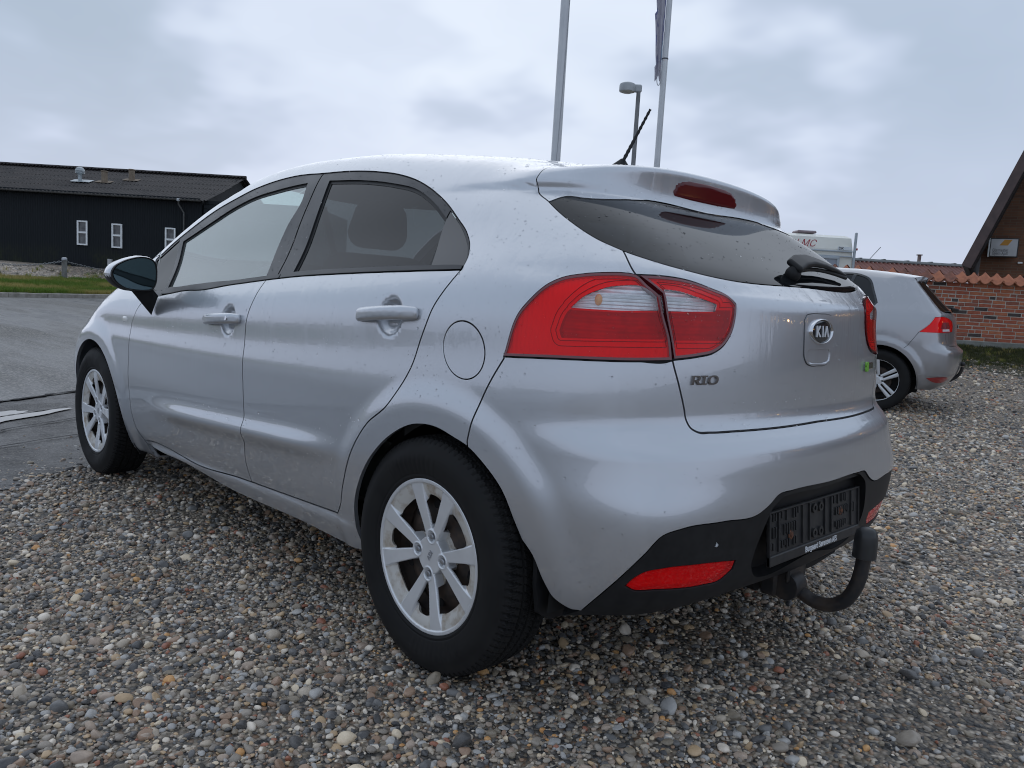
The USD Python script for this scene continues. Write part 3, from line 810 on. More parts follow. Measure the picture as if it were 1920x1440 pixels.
def shrink(g, d=GAP):
    return big(g.buffer(-d, join_style="mitre", mitre_limit=2)) if not g.is_empty else g


def keep_edges(g, d=GAP):
    """Shrinks a region for its gaps, but not along the car's middle or the roof joint."""
    ext = unary_union([g, shapely.affinity.translate(g, -0.01, 0).intersection(sbox(SR - 0.02, -2, SR, 2)), shapely.affinity.scale(g, -1, 1, origin=(SR, 0)).intersection(sbox(SR - 0.05, -2, SR, 2)), shapely.affinity.scale(g, 1, -1, origin=(0, VT)).intersection(sbox(-9, VT, 9, VT + 0.05)), shapely.affinity.scale(g, -1, 1, origin=(S_FRONT, 0)).intersection(sbox(S_FRONT, -2, S_FRONT + 0.05, 2))])
    return big(ext.buffer(-d, join_style="mitre", mitre_limit=2).intersection(sbox(SR, -2, S_FRONT, VT)))


def edge_open(q):
    return q[0] < SR + 1e-4 or q[1] > VT - 1e-4 or q[0] > S_FRONT - 1e-4


car = thing("hatchback_car", "silver five-door hatchback with rain drops filling the middle of the picture", "car")


def both(name, m, mtl, parent=None, **k):
    """The left part and its mirrored twin on the right."""
    a = obj(name, m, mtl, parent or car, **k)
    b = obj(name, m.mirror(), mtl, parent or car, **k)
    return a, b


def whole(name, m, mtl, parent=None, **k):
    return obj(name, m + m.mirror(), mtl, parent or car, **k)


def cup_fn(c, rx, rz, depth):
    def f(q):
        d = np.hypot((q[:, 0] - c[0]) / rx, (q[:, 1] - c[1]) / rz)
        return -depth * (1 - sstep(0.45, 1.05, d))
    return f


ST = 0.013
# body sides with roof edge
roof_xy = Polygon([(PX, 0), (PX, PY), (head_x[0][0], PY)] + [(1.675, 0.2), (1.69, 0.1), (1.695, 0.0)])
roof = panel(roof_xy, 0.025, 0, 0.0, points=top_points)
side = panel(keep_edges(side_poly), ST, 0, open_at=edge_open)
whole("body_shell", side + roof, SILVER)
cup_c = {"front": (1.19, -0.166), "rear": (0.245, -0.094)}
DOORS = {}
for key, g, c in (("front", door_front, cup_c["front"]), ("rear", door_rear, cup_c["rear"])):
    m = panel(shrink(g), 0.0105, cup_fn(c, 0.058, 0.058, 0.020))
    DOORS[key] = both(key + "_door", m, SILVER)
both("fuel_flap", panel(shrink(fuel_poly), ST), SILVER)[1].SetActive(False)
both("front_wing", panel(keep_edges(fender_poly), 0.02, open_at=edge_open), SILVER)
hood_mid = panel(Polygon([(2.36, 0), (2.36, PY), (QX, PY), (QX, 0)]), 0.03, 0, 0, points=top_points)
whole("bonnet", panel(keep_edges(hood_poly), 0.025, open_at=edge_open) + hood_mid, SILVER)
whole("front_bumper", panel(keep_edges(nose_poly), 0.03, open_at=edge_open), SILVER)
both("headlight", panel(shrink(head_poly), 0.02), plain("headlight_lens", (0.55, 0.57, 0.45), 0.08, coat=1.0))
ws_mid = panel(Polygon([(head_x[0][0], PY), (1.675, 0.2), (1.69, 0.1), (1.695, 0.0), (2.36, 0), (2.36, PY)]), 0.03, -0.004, 0, points=top_points)
whole("windscreen", panel(keep_edges(wscreen, 0.001), 0.03, -0.004, 0) + ws_mid, GLASS_CLEAR)
# tailgate, spoiler, rear window
hp_c = (SR, -0.092)
gate = whole("tailgate", panel(keep_edges(gate_poly), 0.010, open_at=edge_open), SILVER)
spoiler = whole("roof_spoiler", panel(keep_edges(spoiler_poly, 0.0018), (0.009, 0.0012), open_at=edge_open), SILVER)
whole("rear_window", panel(keep_edges(glass_poly, 0.002), 0.02, -0.002, 0.006, open_at=edge_open), GLASS_TINT)
band = glass_poly.difference(big(shapely.affinity.translate(unary_union([glass_poly, shapely.affinity.scale(glass_poly, -1, 1, origin=(SR, 0))]), 0, 0).buffer(-0.035)))
whole("window_border", panel(keep_edges(big(band), 0.003), 0.02, -0.005, 0), GLOSS_BLACK)
bumper = whole("rear_bumper", panel(keep_edges(bumper_poly), 0.010, open_at=edge_open), SILVER)
diff = whole("bumper_insert", panel(keep_edges(diff_cut, 0.0015), 0.014, -0.003, 0.036, open_at=edge_open), TRIM)
whole("plate_recess", panel(keep_edges(recess_poly.buffer(0.004).intersection(sbox(SR, -2, 9, 9)), 0.0), 0.03, -0.036, 0), TRIM, diff)
# black strips put behind the gaps to stand in for their shade, 13 mm deep
shade_strips = M()
for g in (hatch, door_front, door_rear, fuel_poly, bumper_poly, lampO, lampI, fender_poly, hood_poly, nose_poly, dlo):
    for r in [g.exterior]:
        ls = LineString(r.coords)
        ls = ls.intersection(sbox(SR + 0.001, -0.79, S_FRONT - 0.01, VT - 0.001))
        for l in getattr(ls, "geoms", [ls]):
            if l.geom_type == "LineString" and l.length > 0.02:
                z = l.buffer(0.016, cap_style="flat").difference(arch_rear_poly.buffer(0.004)).difference(arch_front_poly.buffer(0.004)).difference(dlo.buffer(-0.004)).intersection(sbox(SR, -2, S_FRONT, VT))
                shade_strips = shade_strips + panel(z, 0.03, -0.0135, 0)
whole("gap_seals", shade_strips, RUBBER)
# side windows
gf, gr, tri, qd = (region(LN[k], corner=35) for k in ("glass_front", "glass_rear", "tri_front", "quarter_dark"))
belt_low, belt_up = smooth_line(LN["dlo_outer"][21:] + [LN["dlo_outer"][0]]), smooth_line([(1.95, -0.075)] + LN["belt_top"] + [(0.005, 0.0425)])
belt_poly = big(Polygon(np.vstack([belt_low, belt_up])).buffer(0).intersection(dlo.buffer(0.001)))
B_up = LineString(smooth_line([(0.995, 0.42)] + seamB[:4])).buffer(0.0025)
frame = dlo.difference(gf.buffer(0.0005)).difference(gr.buffer(0.0005)).difference(tri.buffer(0.0005)).difference(qd).difference(belt_poly.buffer(0.001)).difference(B_up)
for part in sorted(getattr(frame, "geoms", [frame]), key=lambda q: -q.area)[:2]:
    for i, dr in enumerate(DOORS["front" if part.centroid.x > 1.0 else "rear"]):
        m = panel(big(part.buffer(-0.0012)), 0.015, -0.003, 0.010)
        obj("window_frame", m if i == 0 else m.mirror(), FRAME_BLACK, dr)
for key, g in (("front", belt_poly.difference(sbox(-9, -9, 0.918, 9))), ("rear", belt_poly.intersection(sbox(-9, -9, 0.914, 9)))):
    for i, dr in enumerate(DOORS[key]):
        m = panel(big(g.buffer(-0.0008)), 0.012, 0.003, 0.012)
        obj("belt_moulding", m if i == 0 else m.mirror(), FRAME_BLACK, dr)
for key, g, mt in (("front", gf, GLASS_CLEAR), ("rear", gr, GLASS_TINT)):
    for i, dr in enumerate(DOORS[key]):
        m = panel(g, 0.03, -0.011, 0)
        obj("side_window", m if i == 0 else m.mirror(), mt, dr)
        s = panel(g.buffer(0.003).difference(g.buffer(-0.0075).union(sbox(*g.bounds[:2], g.bounds[2], g.bounds[1] + 0.02) if False else g.buffer(-0.0075))), 0.015, -0.009, 0.004)
        obj("window_seal", s if i == 0 else s.mirror(), RUBBER, dr)
both("corner_window", panel(tri, 0.03, -0.006, 0), GLASS_TINT)
both("quarter_window", panel(big(qd.intersection(dlo.buffer(-0.006))), 0.02, -0.005, 0.006), GLOSS_BLACK)


# ---------------------------------------------------------------- the hatchback's lamps, handles, mirrors, wheels and small parts
def lens(name, color, gloss=1.0, body=0.25, base=(0.3, 0.004, 0.005)):
    return mat(name, {"lw": ("layer_weight", {"blend": 0.5}), "pw": ("math", {"math_type": "power", "value2": 4.0}), "ml": ("math", {"math_type": "multiply_add", "value2": 0.9, "value3": 0.045 * gloss}),
                      "t": ("transparent_bsdf", {"color": color}), "d": ("diffuse_bsdf", {"color": base}), "m1": ("mix_closure", {"fac": body}), "g": ("glossy_bsdf", {"color": (1, 1, 1), "roughness": 0.02}), "mx": ("mix_closure", {})},
               [("lw.facing", "pw.value1"), ("pw.value", "ml.value1"), ("ml.value", "mx.fac"), ("t.BSDF", "m1.closure1"), ("d.BSDF", "m1.closure2"), ("m1.closure", "mx.closure1"), ("g.BSDF", "mx.closure2")], surface="mx.closure")


RED_LENS = lens("red_lens", (0.98, 0.014, 0.018), 0.6, 0.25, (0.85, 0.006, 0.010))
CLEAR_LENS = lens("clear_lens", (0.93, 0.94, 0.95), 1.2, 0.04, (0.6, 0.6, 0.6))
LAMP_RIM = plain("lamp_rim", (0.085, 0.005, 0.009), 0.08, coat=1.0)
RED_SOLID = plain("red_reflector", (0.42, 0.006, 0.008), 0.12, coat=1.0)
RED_DARK = plain("dark_red_lens", (0.075, 0.003, 0.005), 0.15, spec=0.35)
REFL_WHITE = plain("reflector_bright", (0.88, 0.88, 0.88), 0.35, 0.0)
REFL_SILVER = worn("reflector_silver", (0.70, 0.71, 0.73), (0.90, 0.90, 0.91), 40, 0.3, 0.35)
REFL_DARK = worn("reflector_dark", (0.16, 0.16, 0.16), (0.42, 0.42, 0.42), 22, 0.4, 0.3)


def ribs(depth, amp, period, axis=1):
    return lambda q: depth + amp * np.abs(((q[:, axis] / period) % 1.0) - 0.5) * 2


def rear_lamp(g, white, dark, name):
    rim = g.difference(g.buffer(-0.0045))
    inner = g.buffer(-0.0041)
    w = region(white).intersection(inner)
    d = region(dark).intersection(inner)
    out = []
    for k in (0, 1):
        flip = (lambda m: m) if k == 0 else (lambda m: m.mirror())
        if k == 0:
            ms = dict(rim=panel(big(rim) if not hasattr(rim, "geoms") else rim, 0.012, 0.0035, 0.012), lens=panel(inner.difference(w.buffer(0.0012)), 0.012, 0.0025, 0.004), white=panel(w, 0.012, 0.003, 0.004),
                      back=panel(inner.difference(w.buffer(0.004)).difference(d.buffer(0.004)), 0.004, ribs(-0.0055, 0.0030, 0.012, 0), 0), dk=panel(d.buffer(0.004), 0.006, ribs(-0.026, 0.006, 0.009), 0.0), dwall=panel(d.buffer(0.004).difference(d.buffer(0.003)), 0.02, -0.006, 0.02),
                      wb=panel(w.buffer(0.005).intersection(g), 0.004, ribs(-0.012, 0.005, 0.0085), 0.0), can=panel(g.buffer(-0.001), 0.03, -0.034, 0))
        h = obj(name, flip(ms["can"]), TRIM, car)
        obj("lamp_rim", flip(ms["rim"]), LAMP_RIM, h)
        obj("red_lens", flip(ms["lens"]), RED_LENS, h)
        obj("clear_lens", flip(ms["white"]), CLEAR_LENS, h)
        obj("bright_reflector", flip(ms["back"]), REFL_WHITE, h)
        obj("brake_reflector", flip(ms["dk"]), REFL_DARK, h)
        obj("reversing_reflector", flip(ms["wb"]), REFL_SILVER, h)
        if k == 0:
            core = unary_union([w, d]).buffer(0.010).intersection(inner.buffer(-0.004))
            core2 = unary_union([w, d]).buffer(0.022).intersection(inner.buffer(-0.008))
            ln = unary_union([LineString(q.exterior.coords).buffer(0.0006) for c_ in (core, core2) for q in getattr(c_, "geoms", [c_])]).intersection(inner.buffer(-0.001)).difference(w.buffer(0.001))
            ms["ln"] = panel(ln, 0.01, 0.0032, 0)
        obj("contour_line", flip(ms["ln"]), RED_DARK, h)
        out.append(h)
    return out


rear_lamp(shrink(lampO, 0.0015), LN["white_outer"], LN["dark_outer"], "tail_lamp")
rear_lamp(shrink(lampI, 0.0015), LN["white_inner"], LN["dark_inner"], "tailgate_lamp")
# an amber bulb shows behind the clear lens
for sgn in (1, -1):
    c = on_body(np.array([-0.405]), np.array([-0.018]))[0] - normals_at(on_body(np.array([-0.405]), np.array([-0.018])))[0] * 0.012
    b = trimesh.creation.icosphere(2, 0.009)
    b.apply_scale((1, 1, 1.5))
    b.apply_translation(c * [1, sgn, 1])
    obj("indicator_bulb", b, plain("amber_glass%d" % (sgn > 0), (0.75, 0.32, 0.08), 0.1), car, smooth=True)
# third brake light and fog reflectors
thp = Polygon([tuple(q) for q in smooth_line([(-0.170, 1.281), (0.170, 1.281), (0.173, 1.297), (0.160, 1.319), (0.130, 1.329), (0.06, 1.3335), (-0.06, 1.3335), (-0.130, 1.329), (-0.160, 1.319), (-0.173, 1.297)], True, corner=60)]).buffer(0)
tv, tf = grid_cut(thp, (0.01, 0.006))
tx_ = np.array([-0.2005 - (z - 1.28) * 0.03 + 0.10 * y * y for y, z in tv])
edge_d = np.array(shapely.distance(thp.exterior, shapely.points(tv)))
tx_ = tx_ + 0.004 * (1 - np.clip(edge_d / 0.004, 0, 1)) ** 2
tm3 = trimesh.Trimesh(np.column_stack([tx_, tv]), tf, process=False)
if tm3.face_normals[:, 0].mean() > 0:
    tm3.invert()
obj("high_brake_light", tm3, RED_DARK, car, smooth=True)
fogs = M()
m_f = panel(shrink(fog_poly, 0.0005), 0.012, -0.006, 0.008)
both("fog_reflector", m_f, RED_LENS)
both("fog_housing", panel(fog_poly.buffer(0.001), 0.02, -0.017, 0), REFL_SILVER)


# door handles: a bar over the hollow
def handle(a, b, dr, key):
    q = np.linspace(0, 1, 9)
    sv = np.stack([a[0] + (b[0] - a[0]) * q, a[1] + (b[1] - a[1]) * q], -1)
    P, N = chart_points(sv)
    off = 0.010 + 0.024 * np.sin(np.pi * np.clip(q, 0.02, 0.98)) ** 0.6
    off[-1] = off[0] = 0.006
    pts = []
    up = np.array([0, 0, 1.0])
    for k in range(9):
        r = 0.0125 if 0 < k < 8 else 0.010
        c = P[k] + N[k] * off[k]
        pts.append([(*(c + up * 0.0065), r), (*(c - up * 0.0065), r)])
    import manifold3d as m3
    out = None
    for k in range(8):
        h = hull_of(pts[k] + pts[k + 1], 16)
        out = h if out is None else out + h
    tm = to_mesh(out.refine_to_length(0.008))
    trimesh.smoothing.filter_taubin(tm, iterations=12)
    base = to_mesh(hull_of([(*(P[k] - N[k] * 0.006 + up * s), 0.011) for k in (1, 0) for s in (-0.008, 0.008)], 16))
    for i, d in enumerate(dr):
        s = np.array([1, -1, 1])
        w = tm.copy()
        if i:
            w.vertices *= s
            w.invert()
        h = obj("door_handle", w, SILVER, d, smooth=True)
        if key == "front" and i == 0:
            lk = trimesh.creation.cylinder(0.008, 0.006, sections=24)
            lk.apply_transform(frame_at(P[7] + N[7] * (off[7] + 0.0105), N[7]))
            obj("key_lock", lk, CHROME, h, smooth=40)


handle(LN["handle_r"][0], LN["handle_r"][1], DOORS["rear"], "rear")
handle(LN["handle_f"][0], LN["handle_f"][1], DOORS["front"], "front")
# side repeater on the wing
Pq, Nq = chart_points(np.array(LN["rep"]))
rp = to_mesh(hull_of([(0.016, 0.004, -0.006, 0.010), (-0.016, 0.004, -0.006, 0.010), (0.016, -0.004, -0.006, 0.010), (-0.016, -0.004, -0.006, 0.010)], 16))
rp.apply_transform(frame_at(Pq[0], Nq[0]))
rp2 = rp.copy()
rp2.vertices *= [1, -1, 1]
rp2.invert()
REP = plain("repeater_lens", (0.72, 0.70, 0.66), 0.12, coat=1.0)
obj("side_repeater", rp, REP, car, smooth=True)
obj("side_repeater", rp2, REP, car, smooth=True)
# tailgate grip with the badge over it
gx = 0.0865
gripP = lambda q: chart_points(q)
grip_sv = [(SR, -0.0245), (SR + 0.050, -0.0255), (SR + 0.074, -0.030), (SR + gx, -0.042), (SR + gx * 0.98, -0.10), (SR + 0.078, -0.140), (SR + 0.064, -0.154), (SR + 0.040, -0.1605), (SR, -0.161)]
grip_poly = Polygon([tuple(q) for q in smooth_line(grip_sv)]).buffer(0)


def grip_off(q):
    x, z = (q[:, 0] - SR), q[:, 1] + 0.136
    d = ((x / 0.068) ** 4 + (z / 0.0185) ** 4) ** 0.25
    lip = 0.0028 * sstep(0, 0.004, np.array(shapely.distance(grip_poly.exterior, shapely.points(q)))) if False else 0.0026
    return lip - 0.034 * (1 - sstep(0.78, 1.02, d)) * (0.5 + 0.5 * sstep(-0.018, 0.012, z))


grip = whole("tailgate_grip", panel(grip_poly, 0.0045, grip_off, 0.008, open_at=edge_open), SILVER, gate)
ring = M()
gl = LineString(smooth_line(grip_sv)).buffer(0.0022, cap_style="flat").difference(grip_poly).intersection(sbox(SR, -1, 1, 1))
whole("grip_seam", panel(big(gl), 0.01, 0.0006, 0), RUBBER, gate)
eP = on_body(np.array([SR]), np.array([-0.070]))[0]
eN = normals_at(eP[None])[0]
eT = frame_at(eP + eN * 0.0005, eN)
em = lathe([(0.0, 0.0075), (0.4, 0.0072), (0.80, 0.0055), (0.90, 0.004)], "z", 64)
em.apply_scale((0.065, 0.0335, 1))
em.apply_transform(eT)
badge = obj("badge", em, GLOSS_BLACK, gate, smooth=40)
er = lathe([(0.88, 0.001), (0.89, 0.0072), (0.94, 0.0090), (1.0, 0.0068), (1.02, 0.0)], "z", 72)
er.apply_scale((0.065, 0.0335, 1))
er.apply_transform(eT)
obj("badge_ring", er, CHROME, badge, smooth=50)


def strokes(polys, depth):
    return cat(*[trimesh.creation.extrude_polygon(p, depth, engine="earcut") for g in polys for p in getattr(g, "geoms", [g])])


def line_shape(lines, w):
    return unary_union([LineString(l).buffer(w / 2, cap_style="flat", join_style="mitre") for l in lines])


kia = unary_union([line_shape([[(-0.034, -0.015), (-0.034, 0.015)], [(-0.016, 0.015), (-0.031, 0.0)], [(-0.031, 0.001), (-0.014, -0.015)]], 0.0055), line_shape([[(0.0, -0.015), (0.0, 0.015)]], 0.0055), line_shape([[(0.012, -0.015), (0.0225, 0.014), (0.033, -0.015)]], 0.0055)]).intersection(sbox(-0.05, -0.015, 0.05, 0.015))
km = strokes([kia], 0.003)
km.apply_translation([0, 0, 0.0062])
km.apply_transform(eT)
obj("badge_letters", km, plain("letter_silver", (0.72, 0.73, 0.75), 0.35, 0.2), badge)
rP = on_body(np.array([-0.688]), np.array([-0.1905]))[0]
rN = normals_at(rP[None])[0]
rio = meshkit.text_mesh("RIO", 0.0205, 0.0042, bold=True)
rio.apply_transform(np.array([[1, 0.10, 0, 0], [0, 1, 0, 0], [0, 0, 1, 0], [0, 0, 0, 1.0]]))
rio.apply_scale((0.088 / rio.extents[0], 1, 1))
rio.apply_translation([-0.044, -0.010, -0.0005])
RIO_CHROME = plain("ground_tinted_chrome", (0.22, 0.20, 0.19), 0.12, 1.0)  # dark brown tint stands in for the ground that chrome would mirror
rio.apply_transform(frame_at(rP, rN))
obj("model_badge", rio, RIO_CHROME, gate)
# the small green badge on the right of the tailgate
gP = on_body(np.array([-0.735]), np.array([-0.177]))[0] * [1, -1, 1]
gN = normals_at(gP[None])[0]
gT = frame_at(gP, gN)
bk = box_mesh((0.105, 0.022, 0.006), (0.0, 0, 0.001), 0.003)
bk.apply_transform(gT)
eco = obj("eco_badge", bk, CHROME, gate)
fl = unary_union([shapely.affinity.translate(shapely.Point(0, 0).buffer(0.0085, 12), 0.0095 * np.cos(a) - 0.04, 0.0095 * np.sin(a)) for a in np.radians([45, 135, 225, 315])])
fm = trimesh.creation.extrude_polygon(fl, 0.005, engine="earcut")
fm.apply_translation([0, 0, 0.003])
fm.apply_transform(gT)
obj("green_leaf", fm, plain("leaf_green", (0.16, 0.42, 0.03), 0.25, coat=0.6), eco)
# rear wiper
def on_glass(y, z, off):
    s = SR + y if y >= 0 else None
    P = on_body(np.array([S_REAR + abs(y)]), np.array([0.0]))[0]
    o, d = np.array([PX, abs(y), z]), np.array([-1.0, 0, 0])
    lo, hi = 0.0, 1.0
    for _ in range(34):
        m_ = (lo + hi) / 2
        if F((o + d * m_)[None])[0] < 0:
            lo = m_
        else:
            hi = m_
    P = o + d * lo
    P[1] = y
    N = normals_at(P[None])[0]
    return P + N * off


wp = hull_of([(*on_glass(0.0, 1.074, 0.008), 0.022), (*on_glass(0.0, 1.076, 0.024), 0.014)], 24)
arm = None
ys, zs, of, rr = [0.004, -0.05, -0.14, -0.24, -0.33, -0.40], [1.078, 1.088, 1.098, 1.100, 1.096, 1.088], [0.030, 0.034, 0.033, 0.028, 0.022, 0.016], [0.016, 0.017, 0.015, 0.012, 0.010, 0.008]
for k in range(5):
    h = hull_of([(*on_glass(ys[k + e], zs[k + e] + s * rr[k + e] * 0.55, of[k + e]), rr[k + e] * 0.62) for e in (0, 1) for s in (-1, 1)], 16)
    arm = h if arm is None else arm + h
wm = obj("rear_wiper", to_mesh(wp + arm), TRIM, gate, smooth=40)
bl = tube([on_glass(y, z, 0.012) for y, z in zip(np.linspace(-0.03, -0.40, 12), 1.074 + 0.020 * np.sin(np.linspace(0.2, 2.8, 12)))], 0.006, 8)
obj("wiper_blade", bl, RUBBER, wm)
# aerial on the roof
ax, az = 0.150, float(top_body(np.array([0.15]), np.array([0.0]))[0, 2])
base = to_mesh(hull_of([(ax + 0.05, 0, az - 0.004, 0.012), (ax - 0.03, 0, az - 0.002, 0.022), (ax - 0.02, 0, az + 0.028, 0.012)], 20))
ant = obj("roof_aerial", base, TRIM, car, smooth=50)
tt = np.linspace(0, 1, 60)
mast = np.stack([ax - 0.022 + (0.033 - ax + 0.022) * tt, 0 * tt, az + 0.030 + (1.580 - az - 0.030) * tt], -1)
obj("aerial_mast", tube(mast, 0.0062 - 0.002 * tt + 0.0007 * np.sin(tt * 70), 10), RUBBER, ant)


# door mirrors
def mirror_shell():
    from shapely.geometry import Polygon as Pg
    out = np.array([(1.034, 0.972), (1.022, 0.997), (0.993, 1.018), (0.955, 1.034), (0.916, 1.042), (0.884, 1.038), (0.866, 1.026), (0.858, 1.00), (0.857, 0.968), (0.861, 0.935), (0.872, 0.914), (0.905, 0.905), (0.945, 0.906), (0.983, 0.912), (1.010, 0.928), (1.026, 0.945)])
    o = smooth_line(out, True, step=0.01, corner=80)
    c = o.mean(0)
    rows = [(0.93, 0.004), (0.985, -0.004), (1.02, -0.014), (1.04, -0.04), (1.0, -0.075), (0.87, -0.105), (0.64, -0.125), (0.3, -0.136), (0.02, -0.138)]
    rings = []
    for k, (s, dx) in enumerate(rows):
        q = c + (o - c) * s
        rings.append(np.stack([np.full(len(q), 1.76 - dx), q[:, 0], q[:, 1]], -1))
    n = len(o)
    v = np.vstack(rings)
    ff = []
    for r in range(len(rows) - 1):
        i = np.arange(n)
        a, b, c2, d2 = r * n + i, r * n + (i + 1) % n, (r + 1) * n + (i + 1) % n, (r + 1) * n + i
        ff += [np.stack([a, b, c2], 1), np.stack([a, c2, d2], 1)]
    m = trimesh.Trimesh(v, np.vstack(ff), process=False)
    glass = trimesh.creation.extrude_polygon(Pg(c + (o - c) * 0.90), 0.004, engine="earcut")
    g = np.array(glass.vertices)
    glass.vertices = np.stack([1.756 + g[:, 2], g[:, 0], g[:, 1]], -1)
    rimv = [np.stack([np.full(n, 1.76 - dx), *(c + (o - c) * s).T], -1) for s, dx in ((0.90, 0.000), (0.93, 0.006), (0.965, 0.0065), (0.985, 0.0), (0.99, -0.012))]
    v2 = np.vstack(rimv)
    ff = []
    for r in range(4):
        i = np.arange(n)
        a, b, c2, d2 = r * n + i, r * n + (i + 1) % n, (r + 1) * n + (i + 1) % n, (r + 1) * n + i
        ff += [np.stack([a, b, c2], 1), np.stack([a, c2, d2], 1)]
    rim = trimesh.Trimesh(v2, np.vstack(ff), process=False)
    for q in (m, rim):
        if q.face_normals[np.argmax(q.triangles_center[:, 2]), 2] < 0:
            q.invert()
    # silver above, black below
    cen = m.triangles_center
    up = cen[:, 2] > 0.957 + 0.10 * (1.034 - cen[:, 1]) * 0
    top, low = m.submesh([np.nonzero(up)[0]], append=True), m.submesh([np.nonzero(~up)[0]], append=True)
    # foot: a wedge from the housing to the door
    tip = cast_door
    foot = trimesh.convex.convex_hull(np.array([(1.775, 0.955, 0.909), (1.775, 0.868, 0.914), (1.86, 0.93, 0.915), (1.87, 0.86, 0.925), (1.80, 0.838, 0.888), (1.90, 0.835, 0.888), (1.86, 0.845, 0.822), (1.835, 0.852, 0.808), (1.81, 0.868, 0.86)]))
    return top, low, rim, glass, foot


cast_door = None
MIRROR_GLASS = plain("mirror_glass", (0.09, 0.125, 0.135), 0.03, 1.0)  # dark teal colour stands in for a dark reflection in the mirror
tp, lw_, rm, gs, ft = mirror_shell()
for k in (0, 1):
    ms = []
    for q in (tp, lw_, rm, gs, ft):
        w = q.copy()
        if k:
            w.vertices = w.vertices * [1, -1, 1]
            w.invert()
        ms.append(w)
    r = obj("door_mirror", ms[1], TRIM, car, smooth=60)
    obj("mirror_cap", ms[0], SILVER, r, smooth=60)
    obj("mirror_rim", ms[2], TRIM, r, smooth=60)
    obj("mirror_glass", ms[3], MIRROR_GLASS, r)
    obj("mirror_foot", ms[4], TRIM, r)
# tow bar
hp = smooth_line([(-0.50, 0.215, 0.0), (-0.56, 0.215, 0), (-0.603, 0.212, 0), (-0.645, 0.198, 0), (-0.69, 0.202, 0), (-0.728, 0.228, 0), (-0.752, 0.275, 0), (-0.762, 0.33, 0), (-0.764, 0.385, 0)], corner=170, step=0.012)
hp = np.stack([hp[:, 0], hp[:, 2], hp[:, 1]], -1)
TOW = worn("tow_bar_black", (0.010, 0.010, 0.011), (0.055, 0.04, 0.03), 18, 0.45, lo=0.45, hi=0.75)
tow = obj("tow_bar", tube(hp, 0.0185, 20), TOW, car)
capm = lathe([(0.0, 0.068), (0.016, 0.066), (0.025, 0.058), (0.0285, 0.043), (0.0298, 0.02), (0.0298, -0.012), (0.027, -0.013), (0.025, -0.004), (0.0, -0.004)], "z", 40)
capm.apply_translation((-0.764, 0, 0.368))
obj("tow_ball_cap", capm, worn("cap_rubber", (0.012, 0.012, 0.012), (0.02, 0.02, 0.02), 20, 0.35), tow, smooth=40)
mt = cat(lathe([(0.0, 0.03), (0.038, 0.03), (0.04, 0.025), (0.04, -0.025), (0.038, -0.03), (0.0, -0.03)], "y", 32))
mt.apply_translation((-0.575, 0.012, 0.228))
mt2 = cat(mt, box_mesh((0.05, 0.10, 0.09), (-0.53, 0.0, 0.235), 0.008), box_mesh((0.012, 0.10, 0.075), (-0.585, 0.0, 0.28), 0.004))
obj("tow_bracket", mt2, TOW, tow, smooth=40)
# number-plate holder without a plate
pT = np.eye(4)
pT[:3, 0], pT[:3, 1], pT[:3, 2], pT[:3, 3] = (0, -1, 0), (0.10, 0, 0.995), (-0.995, 0, 0.10), (-0.626, 0, 0.412)
PLASTIC = worn("holder_plastic", (0.009, 0.009, 0.010), (0.022, 0.021, 0.020), 40, 0.42)
hb = [box_mesh((0.53, 0.138, 0.006), (0, 0, 0), 0.002)]
hb += [box_mesh((0.53, 0.004, 0.010), (0, 0.067, 0.004), 0.001), box_mesh((0.53, 0.026, 0.010), (0, -0.056, 0.004), 0.002), box_mesh((0.004, 0.134, 0.010), (-0.263, 0, 0.004), 0.001), box_mesh((0.004, 0.134, 0.010), (0.263, 0, 0.004), 0.001)]
for x in (-0.215, -0.085, -0.045, 0.045, 0.085, 0.215):
    hb.append(box_mesh((0.005, 0.10, 0.009), (x, 0.012, 0.004), 0.001))
prng = np.random.default_rng(3)
for x0, x1 in ((-0.255, -0.22), (-0.21, -0.09), (0.09, 0.21), (0.22, 0.255)):
    x = x0
    while x < x1 - 0.008:
        for z0, z1 in ((0.035, 0.062), (-0.005, 0.028), (-0.038, -0.012)):
            if prng.random() < 0.72:
                hgt = (z1 - z0) * prng.uniform(0.5, 1.0)
                hb.append(box_mesh((0.0045, hgt, 0.008), (x, z1 - hgt / 2, 0.004), 0.001))
        x += 0.0125
for x, z in ((-0.018, 0.045), (0.018, 0.045), (-0.018, -0.022), (0.018, -0.022)):
    rg = trimesh.creation.annulus(0.006, 0.013, 0.008, sections=24)
    rg.apply_translation((x, z, 0.005))
    hb.append(rg)
hm = cat(*hb)
hm.apply_transform(pT)
holder = obj("plate_holder", hm, PLASTIC, car)
for x in (-0.15, 0.145):
    sc = lathe([(0, 0.006), (0.006, 0.006), (0.007, 0.003), (0.012, 0.0025), (0.0125, 0)], "z", 20)
    sc.apply_translation((x, -0.005 + 0.02 * (x > 0), 0.004))
    sc.apply_transform(pT)
    obj("screw", sc, worn("rust%d" % (x > 0), (0.16, 0.06, 0.025), (0.05, 0.022, 0.014), 90, 0.8), holder, smooth=40)
tx = meshkit.text_mesh("Burgaard Sørensen A/S", 0.0145, 0.0012, bold=True)
wd = tx.bounds[1][0]
tx.apply_scale((0.19 / wd, 1, 1))
tx.apply_translation((-0.078, -0.064, 0.0088))
tx.apply_transform(pT)
obj("dealer_lettering", tx, plain("white_print", (0.75, 0.76, 0.77), 0.4), holder)
